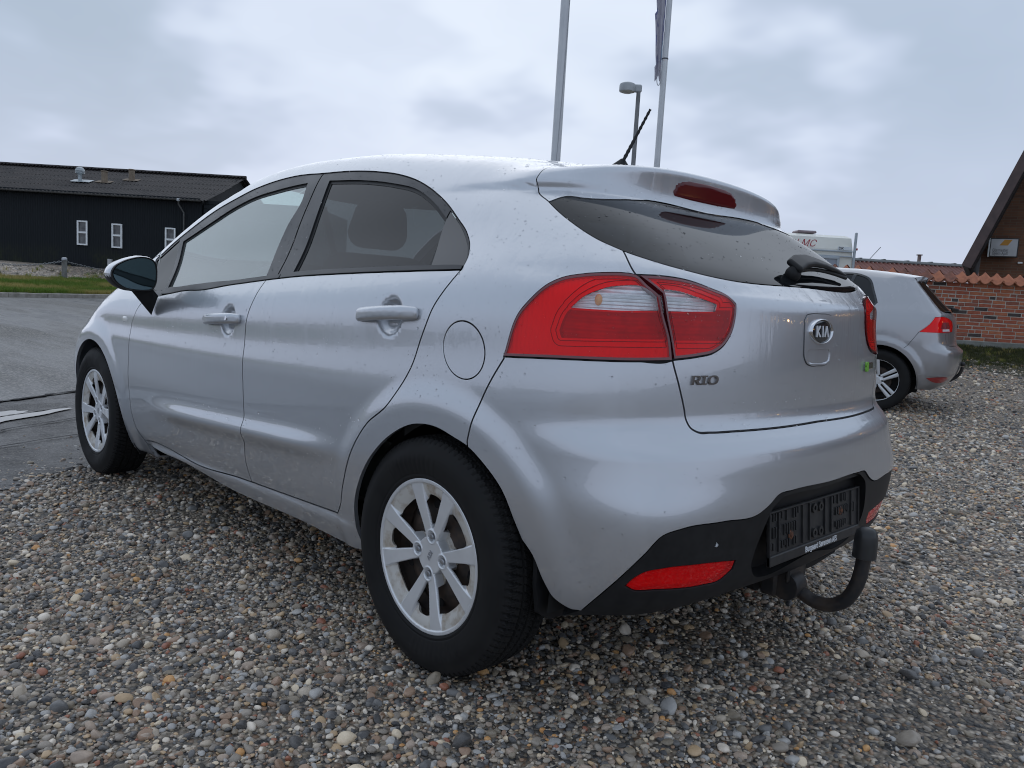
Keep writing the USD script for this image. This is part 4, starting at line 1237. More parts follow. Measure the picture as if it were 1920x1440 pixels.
# a scuff on the black bumper insert
sq = np.array(LN["bump_mark"][0])
sP, sN = chart_points(sq[None], -0.0025)
star = Polygon([(np.cos(a) * r, np.sin(a) * r) for a, r in zip(np.linspace(0, 2 * np.pi, 15)[:-1], [0.007, 0.002, 0.005, 0.0018, 0.008, 0.0025, 0.0045, 0.002, 0.0065, 0.0015, 0.005, 0.003, 0.006, 0.002])])
stm = trimesh.creation.extrude_polygon(star, 0.0012, engine="earcut")
stm.apply_transform(frame_at(sP[0], sN[0]))
obj("paint_scuff", stm, plain("scuff_white", (0.6, 0.62, 0.64), 0.7), diff)
# mud flaps
rf = trimesh.convex.convex_hull(np.array([(x, y, z) for x in (-0.326, -0.338) for y, z in ((0.786, 0.42), (0.62, 0.432), (0.62, 0.235), (0.665, 0.222), (0.735, 0.226), (0.772, 0.25), (0.785, 0.32))]))
ff_ = trimesh.convex.convex_hull(np.array([(x, y, z) for x in (2.19, 2.202) for y, z in ((0.825, 0.37), (0.66, 0.37), (0.66, 0.165), (0.765, 0.155), (0.79, 0.20), (0.815, 0.30))]))
for k in (1, -1):
    for q in (rf, ff_):
        w = q.copy()
        if k < 0:
            w.vertices = w.vertices * [1, -1, 1]
            w.invert()
        obj("mud_flap", w, TRIM, car)

# ------------------------------------------------ wheels
TYRE = worn("tyre_rubber", (0.006, 0.006, 0.0065), (0.014, 0.0135, 0.013), 14, 0.55, bump=0.25, bscale=700, bdist=0.0008, rough2=0.75, spec=0.22)
COVER = worn("wheel_cover_silver", (0.64, 0.65, 0.66), (0.72, 0.73, 0.74), 10, 0.32, 0.55, coat=0.3)
COVER_DIRT = worn("wheel_cover_dirty", (0.55, 0.53, 0.49), (0.26, 0.18, 0.10), 26, 0.5, 0.2, lo=0.46, hi=0.74)
RUSTY = worn("rusty_steel_wheel", (0.075, 0.050, 0.036), (0.030, 0.024, 0.021), 30, 0.65, 0.2)


def tyre_mesh(R=0.3085, w=0.185, rim=0.200):
    """Sidewalls with ribs and a winter tread: three grooves round, blocks and sipes across."""
    prof = [(rim - 0.004, 0.070), (rim, 0.080), (rim + 0.006, 0.084), (rim + 0.012, 0.0835), (rim + 0.016, 0.0865), (rim + 0.045, 0.0930), (rim + 0.062, 0.0925), (rim + 0.066, 0.0905), (rim + 0.070, 0.0905), (rim + 0.080, 0.0865), (R - 0.016, 0.0800)]
    shoulder = [(R - 0.009, 0.0755), (R - 0.004, 0.0695)]
    ty = np.linspace(0.064, -0.064, 46)
    tread = [(R - 0.0035 * (abs(y) / 0.064) ** 2.5, y) for y in ty]
    pr = np.array(prof + shoulder + tread + [(r, -y) for r, y in shoulder[::-1]] + [(r, -y) for r, y in prof[::-1]])
    ns = 576
    th = np.arange(ns) * 2 * np.pi / ns
    Rr = np.repeat(pr[None, :, 0], ns, 0)
    Y = np.repeat(pr[None, :, 1], ns, 0)
    T = np.repeat(th[:, None], len(pr), 1)
    tr = np.abs(Y) < 0.0765
    tr &= Rr > R - 0.0115
    g = np.zeros_like(Rr)
    for y0, wdt in ((0.0, 0.006), (0.030, 0.007), (-0.030, 0.007)):
        g = np.maximum(g, (np.abs(Y - y0) < wdt / 2) * 0.0075)
    lane = np.where(np.abs(Y) > 0.033, 1, 0)
    ph = T * 48 / np.pi + np.where(Y > 0, 0, 0.5) + np.abs(Y) * 16 * np.where(Y > 0, 1, -1)
    fr = ph % 1.0
    g = np.maximum(g, ((fr < 0.22) & (np.abs(Y) > 0.006)) * 0.0055)
    ph2 = T * 48 / np.pi * 3 + np.abs(Y) * 10
    g = np.maximum(g, ((ph2 % 1.0) < 0.22) * 0.0022)
    Rr = Rr - g * tr
    # faint relief bands on the outer wall
    wall = (Y > 0.085) & (Rr > rim + 0.02) & (Rr < rim + 0.06)
    blk = ((T * 40 / np.pi) % 1.0 < 0.55) & (((T % np.pi) > 0.9) & ((T % np.pi) < 1.7))
    Y = Y + wall * blk * 0.0009
    v = np.stack([Rr * np.cos(T), Y, Rr * np.sin(T)], -1).reshape(-1, 3)
    k = len(pr)
    i, j = np.meshgrid(np.arange(ns), np.arange(k - 1), indexing="ij")
    i2 = (i + 1) % ns
    q = np.stack([i * k + j, i * k + j + 1, i2 * k + j + 1, i2 * k + j], -1).reshape(-1, 4)
    m = trimesh.Trimesh(v, np.vstack([q[:, [0, 1, 2]], q[:, [0, 2, 3]]]), process=False)
    fc = m.triangles_center
    if (m.face_normals * np.stack([fc[:, 0], 0 * fc[:, 0], fc[:, 2]], -1)).sum(1).mean() < 0:
        m.invert()
    return m


def cover_meshes(R=0.2035):
    """The eight-spoke wheel cover: raised spokes in pairs over a sunken, dirty dish with eight openings."""
    disk = shapely.Point(0, 0).buffer(R, 64)
    spokes, holes, lugs = [], [], []
    a0 = 94.0
    for k in range(4):
        la = math.radians(a0 + 90 * k)
        lug = np.array([math.cos(la), math.sin(la)]) * 0.050
        lugs.append(lug)
        for s in (-1, 1):
            ra = la + s * math.radians(20.5)
            d = np.array([math.cos(ra), math.sin(ra)])
            n = np.array([-d[1], d[0]])
            tl = lug * 1.05 + s * np.array([-math.sin(la), math.cos(la)]) * 0.011
            spokes.append(Polygon([d * 0.199 + n * 0.0185, d * 0.199 - n * 0.0185, tl - n * 0.0085 - d * 0.01, tl + n * 0.0085 - d * 0.01]).buffer(0.002))
        holes.append((la, 0.120, 0.025, 0.041))
        holes.append((la + math.pi / 4, 0.110, 0.045, 0.040))
    spk = unary_union(spokes + [shapely.Point(0, 0).buffer(0.047), *[shapely.Point(*l).buffer(0.0205) for l in lugs]])
    hole = []
    for a, r, wv, wr in holes:
        t = np.linspace(0, 2 * np.pi, 28)[:-1]
        e = 0.7
        x = r + wr * np.sign(np.cos(t)) * np.abs(np.cos(t)) ** e
        y = (wv * (x / r) ** 1.0) * np.sign(np.sin(t)) * np.abs(np.sin(t)) ** e
        hole.append(Polygon(np.stack([x * np.cos(a) - y * np.sin(a), x * np.sin(a) + y * np.cos(a)], -1)).buffer(0))
    hole = unary_union(hole).difference(spk.buffer(0.0025))
    lugh = unary_union([shapely.Point(*l).buffer(0.0145) for l in lugs])
    shapely.prepare(spk)

    def height(q):
        r = np.hypot(q[:, 0], q[:, 1])
        d = shapely.distance(spk, shapely.points(q))
        dish = -0.006 - 0.034 * sstep(0.192, 0.10, -r + 0.292) if False else -0.042 * (1 - sstep(0.085, 0.194, r))
        dish = dish - 0.004 * sstep(0.199, 0.190, r) if False else dish
        spoke = -0.0025 - 0.012 * (1 - sstep(0.03, 0.20, r)) + 0.0
        h = spoke + (np.minimum(dish - 0.004, spoke) - spoke) * sstep(0.0, 0.0075, d)
        rim = sstep(0.187, 0.192, r)
        h = h * (1 - rim) + 0.0008 * rim - 0.006 * sstep(0.198, 0.2035, r)
        ld = np.min([np.hypot(q[:, 0] - l[0], q[:, 1] - l[1]) for l in lugs], 0)
        h = h - 0.010 * (1 - sstep(0.0125, 0.0155, ld)) + 0.002 * np.exp(-(((ld - 0.0175) / 0.0022) ** 2))
        return h

    def pts(q, offset=0.0):
        at = lambda u: np.stack([u[:, 0], height(u), u[:, 1]], -1)
        P = at(q)
        e = 5e-4
        n = np.cross(at(q + [0, e]) - at(q - [0, e]), at(q + [e, 0]) - at(q - [e, 0]))
        n /= np.linalg.norm(n, axis=1, keepdims=True) + 1e-15
        return P, n * np.sign(n[:, 1:2])

    face = big(disk.difference(hole))
    sp = face.intersection(unary_union([spk.buffer(0.0050), disk.difference(disk.buffer(-0.0145))]))
    dirty = face.difference(sp)
    clean = panel(sp, 0.0022, 0, 0.006, points=pts)
    dirt = panel(dirty, 0.003, 0, 0.012, points=pts)
    nuts = []
    for l in lugs:
        n = lathe([(0, 0.004), (0.006, 0.003), (0.0085, 0.0), (0.0085, -0.02)], "y", 18)
        n.apply_translation((l[0], -0.016, l[1]))
        nuts.append(n)
    steel = lathe([(0.0, -0.055), (0.05, -0.052), (0.075, -0.043), (0.105, -0.040), (0.13, -0.050), (0.165, -0.075), (0.185, -0.06), (0.192, -0.02), (0.196, -0.012), (0.196, -0.16)], "y", 72)
    dark = []
    for k in range(10):
        a = 2 * np.pi * (k + 0.3) / 10
        c = lathe([(0, 0.0012), (0.0125, 0.0012), (0.013, -0.002)], "y", 20)
        c.apply_translation((0.127 * np.cos(a), -0.046, 0.127 * np.sin(a)))
        dark.append(c)
    return clean, dirt, nuts, steel, cat(*dark)


ty_m = tyre_mesh()
cl_m, di_m, nut_m, st_m, dk_m = cover_meshes()
kt = meshkit.text_mesh("KIA", 0.011, 0.0012, bold=True)
kt.apply_translation(-kt.bounds.mean(0))
kt.apply_transform(rot(90, [1, 0, 0]) @ rot(-62, [0, 0, 1]))
kt.vertices[:, 0] *= 1
hub_y = float(-0.0025 - 0.012)
kt.apply_translation((0, hub_y + 0.0012, 0))
DKH = plain("hole_black", (0.006, 0.005, 0.005), 0.9)


def put(m, T):
    if isinstance(m, M):
        return M(m.v @ T[:3, :3].T + T[:3, 3], m.f if np.linalg.det(T[:3, :3]) > 0 else m.f[:, ::-1], m.n @ T[:3, :3].T)
    w = m.copy()
    w.apply_transform(T)
    return w


for (wx, side_, ang) in ((0.0, 1, 0.0), (2.57, 1, 27.0), (0.0, -1, 60.0), (2.57, -1, 10.0)):
    T = np.eye(4)
    T[:3, :3] = rot(ang, [0, 1, 0])[:3, :3]
    if side_ < 0:
        T = np.diag([1, -1, 1, 1.0]) @ T
    Tt = T.copy()
    Tt[:3, 3] = (wx, side_ * 0.762, 0.3045)
    Tc = T.copy()
    Tc[:3, 3] = (wx, side_ * 0.842, 0.3045)
    w = obj("wheel", put(ty_m, Tt), TYRE, car, smooth=28)
    obj("wheel_cover", put(cl_m, Tc), COVER, w)
    obj("cover_dish", put(di_m, Tc), COVER_DIRT, w)
    obj("steel_wheel", put(st_m, Tc), RUSTY, w, smooth=40)
    obj("cooling_hole", put(dk_m, Tc), DKH, w, smooth=40)
    for n in nut_m:
        obj("wheel_nut", put(n, Tc), STEEL, w, smooth=40)
    if side_ > 0:
        obj("cover_lettering", put(kt, Tc), plain("cover_grey%d" % int(wx), (0.25, 0.25, 0.26), 0.4), w)
# wheel arches and underside
for wx, r in ((0.0, 0.362), (2.57, 0.362)):
    for s in (1, -1):
        ln_ = lathe([(r, 0.0), (r, 0.215)], "y", 48, arc=(math.radians(-8), math.radians(188)))
        v = np.array(ln_.vertices)
        v = np.stack([v[:, 0], v[:, 1], -v[:, 2] if v[:, 2].mean() < 0 else v[:, 2]], -1)
        v = np.stack([v[:, 0] + wx, s * (0.55 + v[:, 1] - v[:, 1].min()), v[:, 2] + WZ], -1)
        obj("arch_liner", trimesh.Trimesh(v, ln_.faces, process=False), DARK, car)
        cap_ = trimesh.creation.cylinder(r, 0.01, sections=40)
        cap_.apply_transform(rot(90, [1, 0, 0]))
        cap_.apply_translation((wx, s * 0.55, WZ))
        cap_ = cap_.slice_plane([0, 0, 0.2], [0, 0, 1])
        obj("inner_arch", cap_, DARK, car)
ub = cat(box_mesh((1.75, 1.36, 0.12), (1.29, 0, 0.25), 0.05), box_mesh((0.9, 1.0, 0.14), (-0.05, 0, 0.28), 0.06), box_mesh((0.75, 1.0, 0.14), (2.65, 0, 0.26), 0.06), box_mesh((0.10, 1.3, 0.10), (0.05, 0, 0.28), 0.04), tube([(-0.45, -0.35, 0.25), (0.3, -0.3, 0.24), (1.5, -0.1, 0.22)], 0.03, 10).__class__ and box_mesh((0.35, 0.5, 0.14), (-0.35, -0.2, 0.24), 0.06))
obj("underbody", ub, DARK, car)

# ------------------------------------------------ inside
SEAT = worn("seat_cloth", (0.035, 0.036, 0.038), (0.055, 0.056, 0.058), 30, 0.9)
LINER = plain("pale_lining", (0.42, 0.43, 0.42), 0.9)
DASH = worn("dash_plastic", (0.03, 0.031, 0.032), (0.045, 0.046, 0.047), 20, 0.6)
obj("cabin_floor", box_mesh((2.5, 1.45, 0.04), (0.95, 0, 0.34), 0.02), DARK, car)
for s in (1, -1):
    sh = obj("front_seat", to_mesh(hull_of([(1.13, s * 0.36 - 0.17, 0.58, 0.08), (1.13, s * 0.36 + 0.17, 0.58, 0.08), (0.97, s * 0.36 - 0.15, 1.03, 0.065), (0.97, s * 0.36 + 0.15, 1.03, 0.065)], 20) + hull_of([(1.13, s * 0.36 - 0.18, 0.55, 0.09), (1.13, s * 0.36 + 0.18, 0.55, 0.09), (1.60, s * 0.36 - 0.18, 0.60, 0.08), (1.60, s * 0.36 + 0.18, 0.60, 0.08)], 20)), SEAT, car, smooth=40)
    obj("headrest", to_mesh(hull_of([(0.965, s * 0.36 - 0.065, 1.17, 0.055), (0.965, s * 0.36 + 0.065, 1.17, 0.055), (0.95, s * 0.36 - 0.05, 1.235, 0.055), (0.95, s * 0.36 + 0.05, 1.235, 0.055)], 20)), SEAT, sh, smooth=40)
rs = obj("rear_seat", to_mesh(hull_of([(0.35, y, 0.58, 0.09) for y in (-0.55, 0.55)] + [(0.20, y, 0.98, 0.07) for y in (-0.52, 0.52)], 20) + hull_of([(0.35, y, 0.55, 0.09) for y in (-0.55, 0.55)] + [(0.75, y, 0.58, 0.08) for y in (-0.55, 0.55)], 20)), SEAT, car, smooth=40)
for y in (0.38, -0.38):
    obj("headrest", to_mesh(hull_of([(0.24, y - 0.11, 1.05, 0.055), (0.24, y + 0.11, 1.05, 0.055), (0.22, y - 0.055, 1.13, 0.065), (0.22, y + 0.055, 1.13, 0.065)], 20)), SEAT, rs, smooth=40)
obj("parcel_shelf", box_mesh((0.42, 1.0, 0.03), (-0.16, 0, 0.97), 0.012), SEAT, car)
obj("dashboard", to_mesh(hull_of([(1.92, y, 0.84, 0.06) for y in (-0.66, 0.66)] + [(2.2, y, 0.86, 0.06) for y in (-0.6, 0.6)] + [(1.95, y, 0.65, 0.06) for y in (-0.66, 0.66)], 16)), DASH, car, smooth=40)
wt = np.linspace(0, 2 * np.pi, 49)
sw = tube(np.stack([0 * wt, 0.185 * np.cos(wt), 0.185 * np.sin(wt)], -1), 0.016, 12, cap=False)
Ts = rot(-24, [0, 1, 0])
Ts[:3, 3] = (1.72, 0.37, 0.865)
stw = obj("steering_wheel", put(sw, Ts), DASH, car)
spk_ = cat(box_mesh((0.03, 0.34, 0.045), (0.01, 0, 0), 0.01), box_mesh((0.03, 0.045, 0.18), (0.01, 0, -0.09), 0.01), box_mesh((0.04, 0.14, 0.12), (0.012, 0, -0.01), 0.02))
spk_.apply_transform(Ts)
obj("steering_hub", spk_, DASH, stw)
# pale lining of roof and pillars, 25 mm inside the sheet metal
lin = panel(big(side_poly.buffer(-0.004).intersection(sbox(0.12, 0.05, 2.3, VT))), 0.04, -0.028, 0)
lin_roof = panel(roof_xy, 0.06, -0.028, 0.0, points=top_points)
whole("headlining", lin + lin_roof, LINER)
whole("quarter_lining", panel(big(side_poly.buffer(-0.004).intersection(sbox(SR + 0.4, 0.0, 0.16, VT))), 0.04, -0.045, 0), SEAT)
both("door_lining", panel(big(door_front.buffer(-0.02)), 0.06, -0.06, 0), DASH)
both("door_lining", panel(big(door_rear.buffer(-0.02)), 0.06, -0.06, 0), DASH)
both("boot_lining", panel(big(unary_union([lampO, lampI, side_poly.intersection(sbox(-0.8, -0.45, 0.2, 0.06))]).buffer(0.01).buffer(-0.01)), 0.06, -0.06, 0), DASH)
whole("tailgate_lining", panel(keep_edges(gate_poly, 0.02), 0.06, -0.05, 0), DASH)
belt_ = tube(np.stack([np.linspace(0.95, 1.0, 9), np.linspace(0.60, 0.42, 9), np.linspace(1.24, 0.75, 9)], -1), 0.012, 6)
obj("seat_belt", belt_, LINER, car)


# ---------------------------------------------------------------- the lie of the land
FW = np.array([np.cos(YAW), np.sin(YAW)])
RT = np.array([np.sin(YAW), -np.cos(YAW)])
RN = np.array([0.866, 0.5])           # across the road, away from the yard
RE = np.array([0.5, -0.866])          # along the road


def land(x, y):
    """Height of the ground: flat yard and road, a bank up to the black barn, a rise towards the brick wall."""
    x, y = np.asarray(x, float), np.asarray(y, float)
    n = x * RN[0] + y * RN[1]
    D = (x - CAM[0]) * FW[0] + (y - CAM[1]) * FW[1]
    L = (x - CAM[0]) * RT[0] + (y - CAM[1]) * RT[1]
    z = np.interp(n - 19.85, [0.0, 0.02, 0.3, 4.1, 6.9, 12, 40], [0, 0.115, 0.125, 0.48, 0.96, 1.08, 1.1])
    up = np.interp(D - 0.12 * (L - 7), [9.6, 11.5, 14.2, 60], [0, 0.13, 0.50, 0.55]) * (1 - sstep(-2.6, 1.2, n)) * sstep(0.5, 3.5, L)
    return z + up


def sheet(x0, x1, y0, y1, step, keep, extra=None, lift=0.0):
    gx, gy = np.arange(x0, x1 + step / 2, step), np.arange(y0, y1 + step / 2, step)
    X, Y = np.meshgrid(gx, gy, indexing="ij")
    Z = land(X, Y) + lift + (extra(X, Y) if extra else 0)
    i, j = np.meshgrid(np.arange(len(gx) - 1), np.arange(len(gy) - 1), indexing="ij")
    cx, cy = X[:-1, :-1] + step / 2, Y[:-1, :-1] + step / 2
    ok = keep(cx, cy)
    k = len(gy)
    q = np.stack([i * k + j, (i + 1) * k + j, (i + 1) * k + j + 1, i * k + j + 1], -1)[ok]
    return trimesh.Trimesh(np.stack([X, Y, Z], -1).reshape(-1, 3), np.vstack([q[:, [0, 1, 2]], q[:, [0, 2, 3]]]), process=False)


def road_sheet(n0, n1, e0, e1, step, lift=0.0, edge0=None):
    """A sheet in road coordinates (n across, e along); edge0(e) shifts its near edge."""
    ne, nn = max(2, int((e1 - e0) / step)), max(2, int((n1 - n0) / step))
    e, t = np.linspace(e0, e1, ne + 1), np.linspace(0, 1, nn + 1)
    E, Tt = np.meshgrid(e, t, indexing="ij")
    a = n0 + (edge0(E) if edge0 else 0)
    N = a + (n1 - a) * Tt
    P = N[..., None] * RN + E[..., None] * RE
    Z = land(P[..., 0], P[..., 1]) + lift
    v = np.concatenate([P, Z[..., None]], -1).reshape(-1, 3)
    i, j = np.meshgrid(np.arange(ne), np.arange(nn), indexing="ij")
    k = nn + 1
    q = np.stack([i * k + j, i * k + j + 1, (i + 1) * k + j + 1, (i + 1) * k + j], -1).reshape(-1, 4)
    m = trimesh.Trimesh(v, np.vstack([q[:, [0, 1, 2]], q[:, [0, 2, 3]]]), process=False)
    if m.face_normals[:, 2].mean() < 0:
        m.invert()
    return m


def gravel_mat(name, scale, dark=1.0):
    """Stones too far off to tell apart: cells of many tones with a little height."""
    ramp = [(0.0, (0.030, 0.033, 0.040)), (0.18, (0.075, 0.078, 0.082)), (0.36, (0.15, 0.145, 0.14)), (0.52, (0.25, 0.225, 0.19)), (0.66, (0.30, 0.28, 0.26)), (0.78, (0.20, 0.13, 0.085)), (0.86, (0.40, 0.38, 0.35)), (0.95, (0.55, 0.53, 0.50))]
    ramp = [(a, tuple(c * dark * w for c, w in zip(b, (1.08, 0.98, 0.86)))) for a, b in ramp]
    return mat(name, {"g": ("geometry", {}), "v": ("voronoi_texture", {"feature": "f1", "scale": scale}), "sc": ("separate_color", {}), "r": ("rgb_ramp", {"ramp": ramp}),
                      "e": ("map_range", {"from_min": 0.25, "from_max": 0.75, "to_min": 1.0, "to_max": 0.35, "clamp": True}), "mu": ("mix_color", {"blend_type": "multiply", "fac": 0.8}),
                      "n": ("noise_texture", {"scale": 0.8, "detail": 5.0}), "nr": ("rgb_ramp", {"ramp": [(0.3, (0.62, 0.60, 0.57)), (0.65, (1.0, 0.99, 0.97))]}), "m2": ("mix_color", {"blend_type": "multiply", "fac": 1.0}),
                      "b": ("bump", {"strength": 0.9, "distance": 0.012, "invert": True}), "p": ("principled_bsdf", {"roughness": 0.55})},
               [("g.position", "v.vector"), ("v.color", "sc.color"), ("sc.r", "r.fac"), ("v.distance", "e.value"), ("r.color", "mu.a"), ("e.result", "mu.b"), ("g.position", "n.vector"), ("n.fac", "nr.fac"), ("mu.result", "m2.a"), ("nr.color", "m2.b"),
                ("m2.result", "p.base_color"), ("v.distance", "b.height"), ("b.normal", "p.normal")])


GRAVEL_FAR = gravel_mat("gravel_bed", 75.0, 1.25)
yard_edge = 2.62
in_yard = lambda x, y: (x * RN[0] + y * RN[1] < yard_edge + 0.6)
obj("gravel_yard", sheet(-9, 12, -26, 9, 0.25, in_yard), GRAVEL_FAR, smooth=True, kind="structure")
FIELD = worn("far_ground", (0.10, 0.09, 0.07), (0.16, 0.14, 0.11), 0.3, 0.9)
far = M(np.array([[-400, -500, -0.30], [500, -500, -0.30], [500, 400, -0.30], [-400, 400, -0.30]], float), np.array([[0, 1, 2], [0, 2, 3]]), np.tile([0, 0, 1.0], (4, 1)))
obj("far_ground", far, FIELD, kind="structure")

# road: coarse chippings, wet in the wheel tracks; a darker, cracked apron in front of it
ROADMAT = mat("chipped_asphalt", {"g": ("geometry", {}), "v": ("voronoi_texture", {"feature": "f1", "scale": 70.0}), "sc": ("separate_color", {}), "r": ("rgb_ramp", {"ramp": [(0.0, (0.045, 0.046, 0.05)), (0.5, (0.10, 0.10, 0.10)), (0.8, (0.20, 0.19, 0.175)), (1.0, (0.34, 0.32, 0.29))]}),
                                   "m": ("mapping", {"mapping_type": "point", "rotation": (0, 0, math.radians(60)), "scale": (0.10, 0.62, 1.0)}), "n": ("noise_texture", {"scale": 1.0, "detail": 6.0, "roughness": 0.6}), "w": ("rgb_ramp", {"ramp": [(0.42, (0.45, 0.46, 0.50)), (0.6, (1.1, 1.08, 1.02))]}),
                                   "mu": ("mix_color", {"blend_type": "multiply", "fac": 1.0}), "ro": ("map_range", {"from_min": 0.42, "from_max": 0.6, "to_min": 0.24, "to_max": 0.75, "clamp": True}), "b": ("bump", {"strength": 0.5, "distance": 0.006, "invert": True}), "p": ("principled_bsdf", {})},
              [("g.position", "v.vector"), ("v.color", "sc.color"), ("sc.r", "r.fac"), ("g.position", "m.vector"), ("m.vector", "n.vector"), ("n.fac", "w.fac"), ("r.color", "mu.a"), ("w.color", "mu.b"), ("mu.result", "p.base_color"), ("n.fac", "ro.value"), ("ro.result", "p.roughness"), ("v.distance", "b.height"), ("b.normal", "p.normal")])
APRON = mat("wet_apron_asphalt", {"g": ("geometry", {}), "v": ("voronoi_texture", {"feature": "f1", "scale": 110.0}), "sc": ("separate_color", {}), "r": ("rgb_ramp", {"ramp": [(0.0, (0.022, 0.023, 0.026)), (0.7, (0.05, 0.05, 0.052)), (1.0, (0.13, 0.125, 0.12))]}),
                                  "n": ("noise_texture", {"scale": 2.2, "detail": 7.0, "roughness": 0.65}), "w": ("rgb_ramp", {"ramp": [(0.38, (0.55, 0.56, 0.60)), (0.66, (1.35, 1.3, 1.2))]}), "mu": ("mix_color", {"blend_type": "multiply", "fac": 1.0}), "ro": ("map_range", {"from_min": 0.38, "from_max": 0.62, "to_min": 0.22, "to_max": 0.62, "clamp": True}),
                                  "nb": ("noise_texture", {"scale": 9.0, "detail": 8.0, "roughness": 0.7}), "b0": ("bump", {"strength": 0.7, "distance": 0.03}), "b": ("bump", {"strength": 0.35, "distance": 0.004, "invert": True}), "p": ("principled_bsdf", {})},
             [("g.position", "v.vector"), ("v.color", "sc.color"), ("sc.r", "r.fac"), ("g.position", "n.vector"), ("n.fac", "w.fac"), ("r.color", "mu.a"), ("w.color", "mu.b"), ("mu.result", "p.base_color"), ("n.fac", "ro.value"), ("ro.result", "p.roughness"), ("g.position", "nb.vector"), ("nb.fac", "b0.height"), ("b0.normal", "b.normal"), ("v.distance", "b.height"), ("b.normal", "p.normal")])
ern = np.random.default_rng(11)
edge_k = ern.uniform(0, 6, 8)
edge_fn = lambda e: 0.10 * np.sin(e * 1.7 + edge_k[0]) + 0.07 * np.sin(e * 4.3 + edge_k[1]) + 0.045 * np.sin(e * 9.7 + edge_k[2]) + 0.03 * np.sin(e * 23 + edge_k[3])
obj("asphalt_apron", road_sheet(yard_edge + 0.08, 4.70, -45, 60, 0.18, 0.004, edge_fn), APRON, smooth=True, kind="structure")
obj("road", road_sheet(4.68, 19.85, -60, 90, 0.5, 0.010), ROADMAT, smooth=True, kind="structure")
# broken joint between apron and road, and cracks in the apron
CRACK = plain("crack_black", (0.010, 0.010, 0.011), 0.9)


def crack(pts, w, seed, name="asphalt_crack"):
    r = np.random.default_rng(seed)
    p = smooth_line(pts, step=0.04, corner=170)
    p = p + np.stack([np.interp(np.arange(len(p)), np.arange(0, len(p) + 6, 3), r.normal(0, 0.018, len(np.arange(0, len(p) + 6, 3)))) for _ in (0, 1)], -1)
    wd = w * r.uniform(0.25, 1.0, len(p))
    t = np.gradient(p, axis=0)
    t /= np.linalg.norm(t, axis=1, keepdims=True)
    nn = np.stack([-t[:, 1], t[:, 0]], -1)
    a, b = p + nn * wd[:, None] / 2, p - nn * wd[:, None] / 2
    P = np.vstack([a, b])
    v = np.column_stack([P, land(P[:, 0], P[:, 1]) + 0.014])
    k = len(p)
    i = np.arange(k - 1)
    f = np.vstack([np.stack([i, i + 1, k + i + 1], 1), np.stack([i, k + i + 1, k + i], 1)])
    m = trimesh.Trimesh(v, f, process=False)
    if m.face_normals[:, 2].mean() < 0:
        m.invert()
    return m


at_road = lambda n, e: n * RN + e * RE
obj("road_joint", crack([at_road(4.62, -6), at_road(4.60, 0.5), at_road(4.66, 1.8), at_road(4.72, 2.6), at_road(4.75, 4.0), at_road(4.70, 9)], 0.055, 5), CRACK, kind="structure")
for k, pts in enumerate(([at_road(4.15, 1.2), at_road(4.2, 2.0), at_road(4.45, 2.9), at_road(4.4, 3.8)], [at_road(3.6, 0.6), at_road(3.8, 1.1), at_road(3.75, 1.9)], [at_road(3.3, -0.4), at_road(3.45, 0.4), at_road(3.35, 1.2)])):
    obj("road_crack", crack(pts, 0.022, 20 + k), CRACK, kind="structure")
# a puddle on the apron, with a ragged outline
prn = np.random.default_rng(4)
ang = np.linspace(0, 2 * np.pi, 60, endpoint=False)
rad = 1 + 0.16 * np.sin(3 * ang + 1) + 0.10 * np.sin(7 * ang) + 0.06 * np.sin(13 * ang + 2)
pud = np.stack([4.20 + 0.20 * rad * np.cos(ang), 0.85 + 0.95 * rad * np.sin(ang)], -1)
pw = pud[:, :1] * RN + pud[:, 1:] * RE
pv = np.column_stack([np.vstack([pw, pw.mean(0)]), np.full(61, 0.0125)])
pf = np.stack([np.arange(60), (np.arange(60) + 1) % 60, np.full(60, 60)], 1)
pm = trimesh.Trimesh(pv, pf, process=False)
if pm.face_normals[:, 2].mean() < 0:
    pm.invert()
obj("puddle", pm, mat("puddle_water", {"n": ("noise_texture", {"scale": 6.0}), "b": ("bump", {"strength": 0.02, "distance": 0.01}), "p": ("principled_bsdf", {"base_color": (0.02, 0.021, 0.022), "roughness": 0.02, "ior": 1.4, "specular_ior_level": 0.8})}, [("n.fac", "b.height"), ("b.normal", "p.normal")]), kind="structure")
# verge: gravelly bank, grass strip
BANK = gravel_mat("bank_gravel", 16.0, 1.6)
obj("bank", road_sheet(23.7, 48, -35, 45, 0.5, 0.012), BANK, smooth=True, kind="structure")
GRASS_SOIL = worn("grass_soil", (0.05, 0.06, 0.02), (0.09, 0.085, 0.035), 3.0, 0.95)
obj("grass_verge", road_sheet(20.10, 23.9, -35, 45, 0.4, 0.018), GRASS_SOIL, smooth=True, kind="structure")
wall_strip = lambda x, y: (((x - CAM[0]) * FW[0] + (y - CAM[1]) * FW[1]) > 12.0 + 0.25 * np.sin(((x - CAM[0]) * RT[0] + (y - CAM[1]) * RT[1]) * 2.1)) & (((x - CAM[0]) * FW[0] + (y - CAM[1]) * FW[1]) < 14.5) & (((x - CAM[0]) * RT[0] + (y - CAM[1]) * RT[1]) > 2.0) & (((x - CAM[0]) * RT[0] + (y - CAM[1]) * RT[1]) < 14)
obj("wall_verge", sheet(-6, 9, -20, -6, 0.1, wall_strip, lift=0.008), worn("mossy_soil", (0.035, 0.035, 0.018), (0.07, 0.06, 0.035), 4.0, 0.95), smooth=True, kind="structure")


